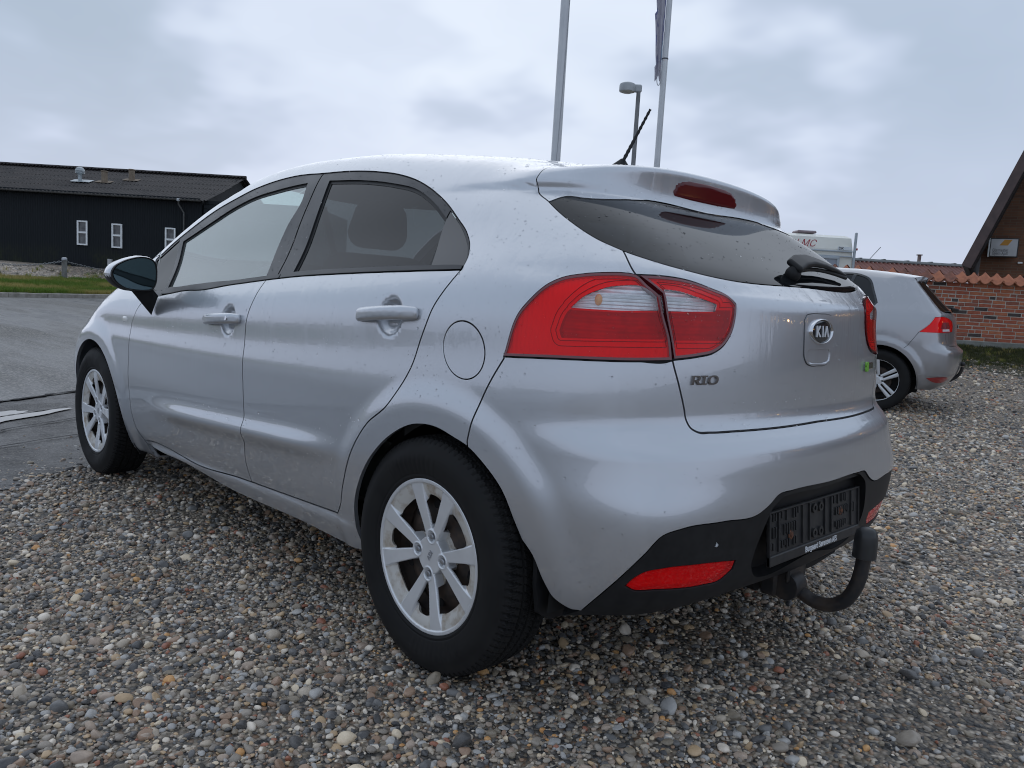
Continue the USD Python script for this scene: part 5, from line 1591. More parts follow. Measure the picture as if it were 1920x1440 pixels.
def instancer(name, protos, mats, pos, quat, scl, idx, label=None, category=None, smooth=True, parent=None):
    pi = UsdGeom.PointInstancer.Define(stage, numbered(path_of(parent), name))
    paths = []
    for k, (m, mt) in enumerate(zip(protos, mats)):
        o = obj("grain" if "gravel" in name else "blade" if "grass" in name else "drop", m, mt, pi.GetPrim(), smooth=smooth)
        paths.append(o.GetPath())
    pi.CreatePrototypesRel().SetTargets(paths)
    pi.CreatePositionsAttr(Vt.Vec3fArray.FromNumpy(np.ascontiguousarray(pos, np.float32)))
    q = np.ascontiguousarray(quat, np.float32)
    pi.CreateOrientationsAttr(Vt.QuathArray([Gf.Quath(float(a[3]), float(a[0]), float(a[1]), float(a[2])) for a in q]))
    pi.CreateScalesAttr(Vt.Vec3fArray.FromNumpy(np.ascontiguousarray(scl, np.float32)))
    pi.CreateProtoIndicesAttr(Vt.IntArray.FromNumpy(np.ascontiguousarray(idx, np.int32)))
    tag(pi.GetPrim(), label, category, kind="stuff")
    return pi


# pebbles: ten rounded shapes in fourteen kinds of stone
def pebble(seed):
    m = trimesh.creation.icosphere(2 if seed % 3 else 1, 0.5) if False else trimesh.creation.icosphere(2, 0.5)
    r = np.random.default_rng(seed)
    v = np.array(m.vertices)
    o = r.uniform(0, 50, 3)
    v = v * (1 + 0.42 * (meshkit.noise(v * 2.2 + o, seed) - 0.5) + 0.16 * (meshkit.noise(v * 5.0 + o, seed + 9) - 0.5))[:, None]
    for _ in range(2):                                   # a flat or two
        d = r.normal(size=3)
        d /= np.linalg.norm(d)
        h = r.uniform(0.30, 0.42)
        s = v @ d
        v = v - np.clip(s - h, 0, None)[:, None] * d * 0.8
    v = v * [1.0, r.uniform(0.66, 0.95), r.uniform(0.45, 0.7)]
    m.vertices = v
    return m


STONES = [((0.040, 0.044, 0.052), (0.12, 0.125, 0.135)), ((0.085, 0.088, 0.094), (0.05, 0.052, 0.056)), ((0.19, 0.18, 0.17), (0.30, 0.285, 0.265)), ((0.33, 0.305, 0.265), (0.45, 0.42, 0.375)), ((0.54, 0.52, 0.48), (0.70, 0.68, 0.645)), ((0.36, 0.275, 0.18), (0.47, 0.37, 0.255)),
          ((0.22, 0.155, 0.115), (0.31, 0.23, 0.18)), ((0.22, 0.095, 0.065), (0.32, 0.15, 0.105)), ((0.46, 0.24, 0.09), (0.55, 0.36, 0.18)), ((0.28, 0.30, 0.325), (0.40, 0.42, 0.44)), ((0.16, 0.17, 0.185), (0.10, 0.107, 0.117)), ((0.40, 0.345, 0.30), (0.27, 0.23, 0.205)), ((0.65, 0.60, 0.50), (0.54, 0.475, 0.375)), ((0.15, 0.14, 0.12), (0.27, 0.245, 0.205))]
STONE_W = np.array([1.2, 1.0, 1.5, 1.5, 0.85, 0.75, 0.9, 0.28, 0.15, 1.1, 1.0, 1.0, 0.5, 1.4])
STONES = [tuple(tuple(c * w for c, w in zip(q, (1.22, 1.10, 0.96))) for q in p) for p in STONES]
st_mats = [mat("stone_%s" % "abcdefghijklmn"[i], {"g": ("geometry", {}), "oi": ("object_info", {}), "n": ("noise_texture", {"scale": 55.0, "detail": 5.0, "roughness": 0.65, "distortion": 0.6}), "n0": ("noise_texture", {"scale": 14.0, "detail": 1.0}), "av": ("math", {"math_type": "multiply_add", "value2": 0.55, "value3": 0.0}), "ad": ("math", {"math_type": "multiply_add", "value2": 0.45}),
           "r": ("rgb_ramp", {"ramp": [(0.36, a), (0.62, b)]}), "n2": ("noise_texture", {"scale": 300.0, "detail": 3.0}), "b": ("bump", {"strength": 0.25, "distance": 0.002}), "p": ("principled_bsdf", {"roughness": 0.40, "specular_ior_level": 0.45})},
               [("g.position", "n.vector"), ("g.position", "n0.vector"), ("n.fac", "av.value1"), ("n0.fac", "ad.value1"), ("av.value", "ad.value3"), ("ad.value", "r.fac"), ("r.color", "p.base_color"), ("g.position", "n2.vector"), ("n2.fac", "b.height"), ("b.normal", "p.normal")]) for i, (a, b) in enumerate(STONES)]
protos, pmats = [], []
for i in range(len(STONES)):
    for k in range(2):
        protos.append(pebble(100 + i * 2 + k))
        pmats.append(st_mats[i])


def rand_quat(r, n, tilt):
    yaw = r.uniform(0, 2 * np.pi, n)
    ax = r.uniform(0, 2 * np.pi, n)
    t = r.normal(0, tilt, n)
    qz = np.stack([0 * yaw, 0 * yaw, np.sin(yaw / 2), np.cos(yaw / 2)], -1)
    qt = np.stack([np.cos(ax) * np.sin(t / 2), np.sin(ax) * np.sin(t / 2), 0 * t, np.cos(t / 2)], -1)
    x1, y1, z1, w1 = qt.T
    x2, y2, z2, w2 = qz.T
    return np.stack([w1 * x2 + x1 * w2 + y1 * z2 - z1 * y2, w1 * y2 - x1 * z2 + y1 * w2 + z1 * x2, w1 * z2 + x1 * y2 - y1 * x2 + z1 * w2, w1 * w2 - x1 * x2 - y1 * y2 - z1 * z2], -1)


def scatter_pebbles(d0, d1, dens, size, sig, seed, pad=0.12):
    r = np.random.default_rng(seed)
    half = 0.66
    lo, hi = -half * d1 - 0.6, half * d1 + 0.6
    n = int(dens * (d1 - d0) * (hi - lo))
    D, L = r.uniform(d0, d1, n), r.uniform(lo, hi, n)
    P = CAM[:2] + D[:, None] * FW + L[:, None] * RT
    nn = P @ RN
    ok = (np.abs(L) < half * D + 0.6) & (nn < yard_edge + 0.12 + edge_fn(P @ RE) + r.exponential(0.16, n) * (r.random(n) < 0.6))
    # thin, sandy patches
    q = np.column_stack([P * 1.3, np.zeros(n)])
    patch = meshkit.fbm(q, 3, 5)
    keep = np.ones(n)
    keep[patch > 0.64] = 0.45
    for (px_, py_, rx_, ry_) in ((-1.02, 0.30, 0.34, 0.16), (-0.93, -0.02, 0.30, 0.16), (0.42, 2.45, 0.18, 0.14)):
        keep *= 1 - 0.85 * np.exp(-(((P[:, 0] - px_) / rx_) ** 2 + ((P[:, 1] - py_) / ry_) ** 2))
    ok &= r.random(n) < keep
    P, n = P[ok], int(ok.sum())
    s = np.clip(size * np.exp(r.normal(0, sig, n)), 0.005, 0.055)
    scl = s[:, None] * np.stack([r.uniform(0.85, 1.2, n), r.uniform(0.8, 1.15, n), r.uniform(0.75, 1.15, n)], -1)
    z = land(P[:, 0], P[:, 1]) + s * r.uniform(-0.02, 0.22, n)
    kind = r.choice(len(STONES), n, p=STONE_W / STONE_W.sum()) * 2 + r.integers(0, 2, n)
    return np.column_stack([P, z]), rand_quat(r, n, 0.45), scl, kind


parts_ = [scatter_pebbles(0.85, 3.2, 5800, 0.0118, 0.42, 1), scatter_pebbles(0.85, 3.0, 2200, 0.0075, 0.25, 2), scatter_pebbles(0.85, 3.6, 45, 0.027, 0.28, 3), scatter_pebbles(3.2, 5.5, 3600, 0.0138, 0.40, 4), scatter_pebbles(5.5, 9.0, 1100, 0.021, 0.35, 5), scatter_pebbles(9.0, 13.0, 300, 0.030, 0.35, 6)]
gp = [np.concatenate([q[k] for q in parts_]) for k in range(4)]
n_pebbles = len(gp[0])
instancer("gravel", protos, pmats, *gp, label="wet mixed grey, tan and rust pebbles covering the yard", category="gravel")
SAND = None

# grass: tufts of blades on the verge and the thin strip under the wall
def tuft(seed, n=26, h=0.10, spread=0.07):
    r = np.random.default_rng(seed)
    vs, fs = [], []
    for k in range(n):
        a, b = r.uniform(0, 2 * np.pi), r.uniform(0, spread)
        x, y = b * np.cos(a), b * np.sin(a)
        l = h * r.uniform(0.5, 1.2)
        d = r.uniform(0, 2 * np.pi)
        lean = r.uniform(0.1, 0.7) * l
        w = 0.0035
        px_, py_ = -np.sin(d) * w, np.cos(d) * w
        i = len(vs) * 0 + 5 * k
        vs += [(x - px_, y - py_, -0.01), (x + px_, y + py_, -0.01), (x - px_ * 0.8 + np.cos(d) * lean * 0.35, y - py_ * 0.8 + np.sin(d) * lean * 0.35, l * 0.6), (x + px_ * 0.8 + np.cos(d) * lean * 0.35, y + py_ * 0.8 + np.sin(d) * lean * 0.35, l * 0.6), (x + np.cos(d) * lean, y + np.sin(d) * lean, l)]
        fs += [(i, i + 1, i + 3), (i, i + 3, i + 2), (i + 2, i + 3, i + 4)]
    return trimesh.Trimesh(np.array(vs), np.array(fs), process=False)


def leafy(name, c):
    return mat(name, {"d": ("principled_bsdf", {"base_color": c, "roughness": 0.6, "specular_ior_level": 0.2}), "t": ("translucent_bsdf", {"color": c}), "m": ("mix_closure", {"fac": 0.35})}, [("d.BSDF", "m.closure1"), ("t.BSDF", "m.closure2")], surface="m.closure")


GR = [leafy("grass_green", (0.115, 0.19, 0.03)), leafy("grass_mid", (0.19, 0.22, 0.045)), leafy("grass_straw", (0.34, 0.29, 0.10)), leafy("grass_dark", (0.055, 0.062, 0.024))]
tufts = [tuft(i, 24, 0.13, 0.12) for i in range(4)]
r = np.random.default_rng(21)
nG = 26000
e_, n_ = r.uniform(-2, 32, nG), r.uniform(20.12, 23.9, nG)
P = n_[:, None] * RN + e_[:, None] * RE
dry = meshkit.fbm(np.column_stack([n_ * 0.9, e_ * 0.35, 0 * e_]), 3, 2) + 0.22 * np.exp(-(((n_ - 21.2) / 0.7) ** 2))
kind = np.where(dry > 0.62, 2, np.where(dry > 0.5, 1, 0))
kind = np.where(r.random(nG) < 0.12, r.integers(0, 4, nG), kind)
instancer("grass", tufts, GR, np.column_stack([P, land(P[:, 0], P[:, 1])]), rand_quat(r, nG, 0.1), np.repeat(r.uniform(0.6, 1.25, (nG, 1)), 3, 1), kind, label="green and yellowed grass strip between the kerb and the bank", category="grass", smooth=False)
nW = 5200
D, L = r.uniform(11.9, 14.3, nW), r.uniform(5.0, 11.5, nW)
P = CAM[:2] + D[:, None] * FW + L[:, None] * RT
ok = D > 12.1 + 0.35 * meshkit.noise(np.column_stack([L * 1.5, 0 * L, 0 * L]), 3) + r.exponential(0.25, nW)
P, nW = P[ok], int(ok.sum())
instancer("grass", tufts, GR, np.column_stack([P, land(P[:, 0], P[:, 1])]), rand_quat(r, nW, 0.1), np.repeat(r.uniform(0.25, 0.6, (nW, 1)), 3, 1), np.where(r.random(nW) < 0.85, 3, r.integers(1, 3, nW)), label="thin dark grass and moss along the foot of the brick wall", category="grass", smooth=False)
nS = 260
e_, n_ = r.uniform(-2, 26, nS), 23.9 + r.exponential(1.0, nS)
P = n_[:, None] * RN + e_[:, None] * RE
instancer("grass", tufts, GR, np.column_stack([P, land(P[:, 0], P[:, 1])]), rand_quat(r, nS, 0.1), np.repeat(r.uniform(0.7, 1.5, (nS, 1)), 3, 1), r.integers(0, 4, nS), label="scattered dry weeds on the gravel bank below the black barn", category="grass", smooth=False)


# ---------------------------------------------------------------- buildings, wall, poles, caravan
def spot(D, L, z=0.0):
    """A point at depth D and sideways L from where the photographer stood."""
    p = CAM[:2] + D * FW + L * RT
    return np.array([p[0], p[1], z])


def basis(xa, up=(0, 0, 1.0)):
    """4x4 with x along xa (horizontal), z up, y to the back (away from the viewer when xa points right)."""
    x = np.array([xa[0], xa[1], 0.0])
    x /= np.linalg.norm(x)
    y = np.cross([0, 0, 1.0], x)
    T = np.eye(4)
    T[:3, 0], T[:3, 1], T[:3, 2] = x, y, (0, 0, 1)
    return T


def corrugated(length, height, pitch, amp, axis_profile=6, thick=0.0):
    """A wavy sheet: x along, z up, waves towards -y."""
    n = int(length / pitch * axis_profile) + 1
    x = np.linspace(0, length, n)
    y = -amp * np.cos(2 * np.pi * x / pitch)
    v = np.vstack([np.column_stack([x, y, 0 * x]), np.column_stack([x, y, 0 * x + height])])
    i = np.arange(n - 1)
    f = np.vstack([np.stack([i, i + 1, n + i + 1], 1), np.stack([i, n + i + 1, n + i], 1)])
    return trimesh.Trimesh(v, f, process=False)


def at(T, m):
    w = m.copy()
    w.apply_transform(T)
    return w


# ---- kerb of separate stones along the far side of the road
KERB = worn("kerb_concrete", (0.20, 0.185, 0.16), (0.34, 0.32, 0.28), 5.0, 0.85, bump=0.4, bscale=60)
kerb = thing("kerb", "pale concrete kerb of long stones along the far side of the road", "kerb", (0, 0, 0))
krn = np.random.default_rng(8)
for k in range(22):
    e = -6 + k * 1.36
    c = (19.98 + krn.normal(0, 0.006)) * RN + (e + 0.68) * RE
    T = basis(RE) @ rot(krn.normal(0, 0.25), [0, 1, 0])
    T[:3, 3] = (c[0], c[1], 0.052)
    obj("kerb_stone", at(T, box_mesh((1.345, 0.27, 0.17), (0, 0, 0), 0.018)), KERB, kerb)

# ---- posts with a chain on the bank
GALV = worn("weathered_post", (0.20, 0.20, 0.19), (0.12, 0.115, 0.105), 9, 0.7)
CHAINM = plain("chain_steel", (0.22, 0.23, 0.24), 0.45, 0.9)
post_e = [23.9, 23.9, 23.9]
pxy = [np.array([31.59, -6.96]) + k * 4.8 * RE for k in (-1, 0, 1)]
pz = [float(land(*q)) for q in pxy]
plab = ["first grey bollard, where the chain sags in from the left", "grey wooden bollard with a metal cap holding the chain on the bank", "grey bollard farther along the chain, behind the silver hatchback"]
tops = []
for k, (q, z) in enumerate(zip(pxy, pz)):
    t = thing("bollard", plab[k], "bollard", (q[0], q[1], z), group="bollards along the bank")
    pm_ = lathe([(0.0, 0.74), (0.085, 0.74), (0.09, 0.72), (0.09, -0.1)], "z", 20)
    obj("post", pm_, GALV, t, smooth=40)
    cp_ = lathe([(0.0, 0.84), (0.05, 0.835), (0.088, 0.81), (0.095, 0.79), (0.095, 0.735), (0.0, 0.735)], "z", 20)
    obj("cap", cp_, STEEL, t, smooth=40)
    tops.append(np.array([q[0], q[1], z + 0.71]))


def chain_mesh(a, b, sag, link=0.105):
    t = np.linspace(0, 1, 400)
    p = a + (b - a) * t[:, None]
    p[:, 2] -= sag * 4 * t * (1 - t)
    s = np.concatenate([[0], np.cumsum(np.linalg.norm(np.diff(p, axis=0), axis=1))])
    n = int(s[-1] / link)
    out = []
    base = trimesh.creation.torus(0.028, 0.0095, major_sections=10, minor_sections=6)
    base.apply_scale((2.1, 1, 1))
    for k in range(n):
        u = (k + 0.5) / n * s[-1]
        c = np.array([np.interp(u, s, p[:, i]) for i in range(3)])
        d = np.array([np.interp(u + 0.02, s, p[:, i]) for i in range(3)]) - c
        d /= np.linalg.norm(d) + 1e-9
        T = np.eye(4)
        side_ = np.cross([0, 0, 1.0], d)
        side_ /= np.linalg.norm(side_)
        T[:3, 0], T[:3, 1], T[:3, 2], T[:3, 3] = d, side_, np.cross(d, side_), c
        if k % 2:
            T = T @ rot(90, [1, 0, 0])
        out.append(at(T, base))
    return cat(*out)


for k, lab in ((0, "grey steel chain hanging left of the capped bollard"), (1, "grey steel chain hanging right of the capped bollard")):
    obj("chain", chain_mesh(tops[k], tops[k + 1], 0.26), CHAINM, None, smooth=True, label=lab, category="chain")

# ---- the long black barn
BLACKWALL = mat("tarred_cladding", {"g": ("geometry", {}), "sep": ("separate_xyz", {}), "n": ("noise_texture", {"scale": 0.55, "detail": 4.0}), "n3": ("noise_texture", {"scale": 7.0, "detail": 3.0}), "h": ("map_range", {"from_min": 1.0, "from_max": 2.0, "to_min": 1.0, "to_max": 0.0, "clamp": True}),
                                      "a": ("map_range", {"from_min": 0.44, "from_max": 0.62, "to_min": 0.0, "to_max": 1.0, "clamp": True}), "b": ("map_range", {"from_min": 0.35, "from_max": 0.7, "to_min": 0.2, "to_max": 1.0, "clamp": True}), "m1": ("math", {"math_type": "multiply"}), "m2": ("math", {"math_type": "multiply"}), "m3": ("math", {"math_type": "multiply", "value2": 0.6}),
                                      "c": ("mix_color", {"a": (0.010, 0.013, 0.016), "b": (0.055, 0.062, 0.014)}), "p": ("principled_bsdf", {"roughness": 0.7, "specular_ior_level": 0.25})},
                [("g.position", "sep.vector"), ("sep.z", "h.value"), ("g.position", "n.vector"), ("n.fac", "a.value"), ("g.position", "n3.vector"), ("n3.fac", "b.value"), ("a.result", "m1.value1"), ("h.result", "m1.value2"), ("m1.value", "m2.value1"), ("b.result", "m2.value2"), ("m2.value", "m3.value1"), ("m3.value", "c.fac"), ("c.result", "p.base_color")])
ETERNIT = worn("fibre_cement_roof", (0.022, 0.020, 0.020), (0.055, 0.046, 0.042), 1.6, 0.75, bump=0.3, bscale=50, lo=0.3, hi=0.7, detail=7)
WHITE = worn("white_frame_paint", (0.82, 0.83, 0.83), (0.72, 0.73, 0.72), 6, 0.5)
barn = thing("barn", "long low black corrugated barn under a dark sheet roof across the road", "barn", (0, 0, 0))
a0, a1 = np.array([40.19, -6.76]), np.array([33.87, -13.20])
u = (a1 - a0) / np.linalg.norm(a1 - a0)
A = a0 - u * 7.0
Lb = float(np.linalg.norm(a1 - A)) - 0.15
TB = basis(u)
TB[:3, 3] = (A[0], A[1], 0)
bx_ = lambda q: float((np.array(q[:2]) - A) @ u)       # distance along the front
BASEZ, EAVE = 0.75, 4.16
wx_ = [bx_((37.8, -9.19)), bx_((36.73, -10.28)), bx_((35.08, -11.96))]
wz = [(1.95, 3.02), (1.91, 2.97), (1.86, 2.93)]
# front cladding in pieces round the windows
xs = [0.0]
WW = 0.46
for x, (z0, z1) in zip(wx_, wz):
    obj("wall_cladding", at(TB, (lambda m: (m.apply_translation((xs[-1], 0, BASEZ)), m)[1])(corrugated(x - xs[-1], EAVE - BASEZ, 0.105, 0.012))), BLACKWALL, barn, smooth=True)
    for zz0, zz1 in ((BASEZ, z0), (z1, EAVE)):
        obj("wall_cladding", at(TB, (lambda m: (m.apply_translation((x, 0, zz0)), m)[1])(corrugated(WW, zz1 - zz0, 0.105, 0.012))), BLACKWALL, barn, smooth=True)
    xs.append(x + WW)
obj("wall_cladding", at(TB, (lambda m: (m.apply_translation((xs[-1], 0, BASEZ)), m)[1])(corrugated(Lb - xs[-1], EAVE - BASEZ, 0.105, 0.012))), BLACKWALL, barn, smooth=True)
gable_ = Polygon([(0, BASEZ), (9.0, BASEZ), (9.0, EAVE), (4.5, 5.72), (0, EAVE)])
gm = trimesh.creation.extrude_polygon(gable_, 0.05, engine="earcut")
gm.apply_transform(np.array([[0, 0, 1.0, Lb - 0.05], [1, 0, 0, 0], [0, 1, 0, 0], [0, 0, 0, 1]]))
obj("gable_wall", at(TB, gm), BLACKWALL, barn)
obj("back_wall", at(TB, box_mesh((Lb, 0.1, EAVE - BASEZ), (Lb / 2, 9.0, (EAVE + BASEZ) / 2))), BLACKWALL, barn)
obj("end_wall", at(TB, box_mesh((0.1, 8.9, EAVE - BASEZ), (0.05, 4.5, (EAVE + BASEZ) / 2))), BLACKWALL, barn)
# roof: five courses of wavy sheets, each lapping over the one below
slope = math.atan2(5.80 - 4.27, 4.85)
rl = 4.95 / math.cos(slope)
hip = 4.6
for side_ in (0, 1):
    for k in range(5):
        l0 = rl * k / 5 - 0.35 * (k == 0)
        l1 = rl * (k + 1) / 5 + 0.08
        cut = hip * max(0.0, (k / 5.0)) * 0.55
        m = corrugated(Lb + 0.30 - cut, l1 - l0, 0.177, 0.026)
        m.apply_transform(rot(90, [1, 0, 0]))           # lies flat: z -> -y ... waves up
        v = np.array(m.vertices)
        m.vertices = np.column_stack([v[:, 0] + cut, -v[:, 1], -v[:, 2]])
        if m.face_normals[:, 2].mean() < 0:
            m.invert()
        lift = 0.016 * (5 - k) * 0 + 0.012
        w = np.array(m.vertices)
        yy = np.abs(w[:, 1]) + l0
        hgt = -0.012 * (np.abs(w[:, 1]) / (l1 - l0)) + 0.014
        w2 = np.column_stack([w[:, 0], yy * math.cos(slope), EAVE + 0.10 + yy * math.sin(slope) + w[:, 2] + hgt])
        if side_:
            w2[:, 1] = 9.7 - w2[:, 1]
            m.invert()
        m.vertices = w2
        obj("roof_sheets", at(TB, m), ETERNIT, barn, smooth=True, label=None)
ridge = tube([(hip * 0.5, 4.85, EAVE + 0.135 + rl * math.sin(slope)), (Lb + 0.3, 4.85, EAVE + 0.135 + rl * math.sin(slope))], 0.09, 10)
obj("ridge_cap", put(ridge, TB), ETERNIT, barn)
GUTTER = worn("grey_gutter", (0.10, 0.10, 0.095), (0.06, 0.058, 0.055), 8, 0.5)
gw = np.radians(np.linspace(180, 360, 9))
gp_ = np.column_stack([0.075 * np.cos(gw), 0.07 * np.sin(gw)])
gv = np.vstack([np.column_stack([np.full(9, x), gp_[:, 0] - 0.32, gp_[:, 1] + EAVE + 0.02]) for x in (-0.1, Lb + 0.1)])
gi = np.arange(8)
gf_ = np.vstack([np.stack([gi, gi + 1, 9 + gi + 1], 1), np.stack([gi, 9 + gi + 1, 9 + gi], 1)])
gutter = obj("gutter", at(TB, trimesh.Trimesh(np.vstack([gv, gv * [1, 1, 1]]), gf_, process=False)), GUTTER, barn, smooth=True)
for x in np.arange(1.0, Lb, 1.4):
    obj("bracket", at(TB, box_mesh((0.03, 0.20, 0.10), (x, -0.27, EAVE + 0.0), 0.008)), GUTTER, gutter)
obj("fascia", at(TB, box_mesh((Lb, 0.03, 0.16), (Lb / 2, -0.20, EAVE + 0.02))), BLACKWALL, barn)
dpx = bx_((34.6, -12.45))
obj("downpipe", put(tube([(dpx, -0.32, EAVE - 0.05), (dpx, -0.30, EAVE - 0.2), (dpx + 0.15, -0.09, EAVE - 0.55), (dpx + 0.15, -0.09, BASEZ)], 0.035, 10), TB), GUTTER, barn)
obj("pipe_elbow", at(TB, box_mesh((0.14, 0.13, 0.13), (dpx, -0.33, EAVE - 0.02), 0.03)), plain("zinc_outlet", (0.45, 0.47, 0.48), 0.5), barn)
# windows
BPANE = mat("dusty_pane", {"g": ("geometry", {}), "n": ("noise_texture", {"scale": 5.0, "detail": 5.0}), "r": ("rgb_ramp", {"ramp": [(0.35, (0.035, 0.037, 0.04)), (0.7, (0.12, 0.125, 0.125))]}), "p": ("principled_bsdf", {"roughness": 0.12, "specular_ior_level": 0.6})}, [("g.position", "n.vector"), ("n.fac", "r.fac"), ("r.color", "p.base_color")])
for x, (z0, z1) in zip(wx_, wz):
    h = z1 - z0
    fr = cat(*[box_mesh(s, p, 0.008) for s, p in (((0.065, 0.09, h), (x + 0.0325, -0.035, (z0 + z1) / 2)), ((0.065, 0.09, h), (x + WW - 0.0325, -0.035, (z0 + z1) / 2)), ((WW - 0.13, 0.088, 0.065), (x + WW / 2, -0.035, z0 + 0.0325)), ((WW - 0.13, 0.088, 0.065), (x + WW / 2, -0.035, z1 - 0.0325)), ((WW - 0.13, 0.088, 0.08), (x + WW / 2, -0.035, z0 + h * 0.52)))])
    wdw = obj("window", at(TB, fr), WHITE, barn)
    for zz0, zz1 in ((z0 + 0.06, z0 + h * 0.52 - 0.04), (z0 + h * 0.52 + 0.04, z1 - 0.06)):
        obj("pane", at(TB, box_mesh((WW - 0.12, 0.012, zz1 - zz0), (x + WW / 2, 0.0, (zz0 + zz1) / 2))), BPANE, wdw)
# what stands on the roof
yroof = lambda y: EAVE + 0.13 + y * math.tan(slope)
VENT = worn("vent_zinc", (0.42, 0.46, 0.47), (0.30, 0.33, 0.34), 8, 0.4, 0.5)
CLAY = worn("vent_clay", (0.24, 0.19, 0.135), (0.17, 0.13, 0.095), 7, 0.8)
vx = bx_(np.array([39.93, -9.89]) - 0)
for q, y_, kind_ in (((39.93, -9.89), 2.05, 0), ((39.17, -10.66), 2.15, 1), ((38.53, -11.31), 2.9, 1)):
    x = float((np.array(q) - A) @ u) - 0.0
    z = yroof(y_)
    if kind_ == 0:
        b = lathe([(0.0, 0.64), (0.08, 0.63), (0.17, 0.57), (0.19, 0.50), (0.19, 0.36), (0.15, 0.32), (0.10, 0.28), (0.085, 0.05), (0.20, -0.06)], "z", 20)
        b.apply_translation((x, y_, z))
        vt = obj("roof_vent", at(TB, b), VENT, barn, smooth=35, label="round louvred zinc roof vent")
        for zz in (0.37, 0.43, 0.49):
            rr_ = lathe([(0.19, zz - 0.012), (0.215, zz - 0.02), (0.19, zz + 0.014)], "z", 20)
            rr_.apply_translation((x, y_, z))
            obj("louvre", at(TB, rr_), VENT, vt, smooth=30)
        obj("flashing", at(TB @ trimesh.transformations.translation_matrix((x + 0.15, y_ - 0.1, z - 0.02)) @ rot(math.degrees(slope), [1, 0, 0]), box_mesh((0.9, 0.5, 0.012), (0.0, 0, 0.03), 0.003)), VENT, vt)
    else:
        b = lathe([(0.0, 0.46), (0.13, 0.46), (0.135, 0.44), (0.135, -0.12)], "z", 16)
        b2 = lathe([(0.0, 0.52), (0.15, 0.505), (0.165, 0.47), (0.15, 0.45), (0.0, 0.45)], "z", 16)
        for m_ in (b, b2):
            m_.apply_translation((x, y_, z))
        vt = obj("roof_vent", at(TB, b), CLAY, barn, smooth=35, label="short tan vent pipe with a flat cap")
        obj("vent_cap", at(TB, b2), CLAY, vt, smooth=35)
        obj("flashing", at(TB @ trimesh.transformations.translation_matrix((x, y_, z - 0.01)) @ rot(math.degrees(slope), [1, 0, 0]), box_mesh((0.72, 0.42, 0.012), (0, 0, 0.03), 0.003)), CLAY, vt)
# lean-to at the barn's right end, clad with level boards
lean = np.array([a1[0], a1[1]]) + u * 0.1
for k in range(9):
    z0 = 2.6 + k * 0.19
    obj("board", at(TB, box_mesh((5.0, 0.03, 0.175), (Lb + 2.6, -0.15 + 0.0 + (z0 - 2.6) * 0.10, z0), 0.006, rot(-8, [1, 0, 0]))), BLACKWALL, barn)
obj("side_annex", at(TB, box_mesh((5.0, 6.0, 3.45), (Lb + 2.6, 3.2, 2.45))), BLACKWALL, barn)
pm2 = box_mesh((0.20, 0.12, 0.52), (0, 0, 0.2), 0.02)
pp = np.array([37.0, -9.95])
pT2 = basis(u)
pT2[:3, 3] = (pp[0] - 0.25, pp[1] - 0.25, float(land(pp[0] - 0.25, pp[1] - 0.25)))
obj("marker_stone", at(pT2, pm2), worn("pale_stone", (0.42, 0.42, 0.41), (0.30, 0.30, 0.29), 6, 0.8), None, label="small pale stone post standing against the foot of the black barn", category="stone post")

# ---- flagpoles and the street lamp
POLEW = worn("white_fibreglass", (0.55, 0.56, 0.58), (0.63, 0.64, 0.65), 3, 0.35)
f1 = thing("flagpole", "thick white flagpole without a flag, left of the street lamp", "flagpole", (6.69, -6.62, 0))
obj("pole", tube([(0, 0, z) for z in np.linspace(-0.1, 9.2, 20)], np.linspace(0.074, 0.060, 20), 24), POLEW, f1)
obj("halyard", tube(np.stack([0.076 * np.cos(np.linspace(2.2, 5.0, 40)) * np.linspace(1, 0.86, 40), 0.076 * np.sin(np.linspace(2.2, 5.0, 40)) * np.linspace(1, 0.86, 40), np.linspace(2.2, 9.0, 40)], -1), 0.0035, 6), plain("cord_grey", (0.35, 0.36, 0.38), 0.8), f1)
f2 = thing("flagpole", "slim white flagpole with a furled flag, right of the street lamp", "flagpole", (7.465, -10.115, 0))
obj("pole", tube([(0, 0, z) for z in np.linspace(-0.1, 9.2, 20)], np.linspace(0.060, 0.048, 20), 24), POLEW, f2)
obj("sleeve_joint", lathe([(0.053, 5.27), (0.0585, 5.275), (0.0585, 5.29), (0.053, 5.295)], "z", 24), plain("joint_dark", (0.10, 0.10, 0.11), 0.6), f2, smooth=30)
# furled flag hanging on the side away from the lamp... its cloth folds
FLAG = mat("flag_cloth", {"g": ("geometry", {}), "sep": ("separate_xyz", {}), "n": ("noise_texture", {"scale": 2.3, "detail": 2.0, "distortion": 0.5}), "m": ("mapping", {"mapping_type": "point", "scale": (3.0, 3.0, 0.75), "location": (0.2, 0.1, 0.35)}),
                          "r": ("rgb_ramp", {"ramp": [(0.0, (0.42, 0.41, 0.46)), (0.53, (0.44, 0.43, 0.48)), (0.56, (0.05, 0.07, 0.24)), (0.63, (0.05, 0.07, 0.24)), (0.66, (0.22, 0.42, 0.52)), (1.0, (0.22, 0.42, 0.52))], "interpolate": True}), "p": ("principled_bsdf", {"roughness": 0.8}), "t": ("translucent_bsdf", {"color": (0.4, 0.4, 0.46)}), "mx": ("mix_closure", {"fac": 0.3})},
           [("g.position", "m.vector"), ("m.vector", "n.vector"), ("n.fac", "r.fac"), ("r.color", "p.base_color"), ("p.BSDF", "mx.closure1"), ("t.BSDF", "mx.closure2")], surface="mx.closure")
zz = np.linspace(4.98, 9.0, 90)
side2 = -RT                                            # hangs to the left in view
fl_v, fl_n = [], []
q = np.linspace(0, 1, 40)
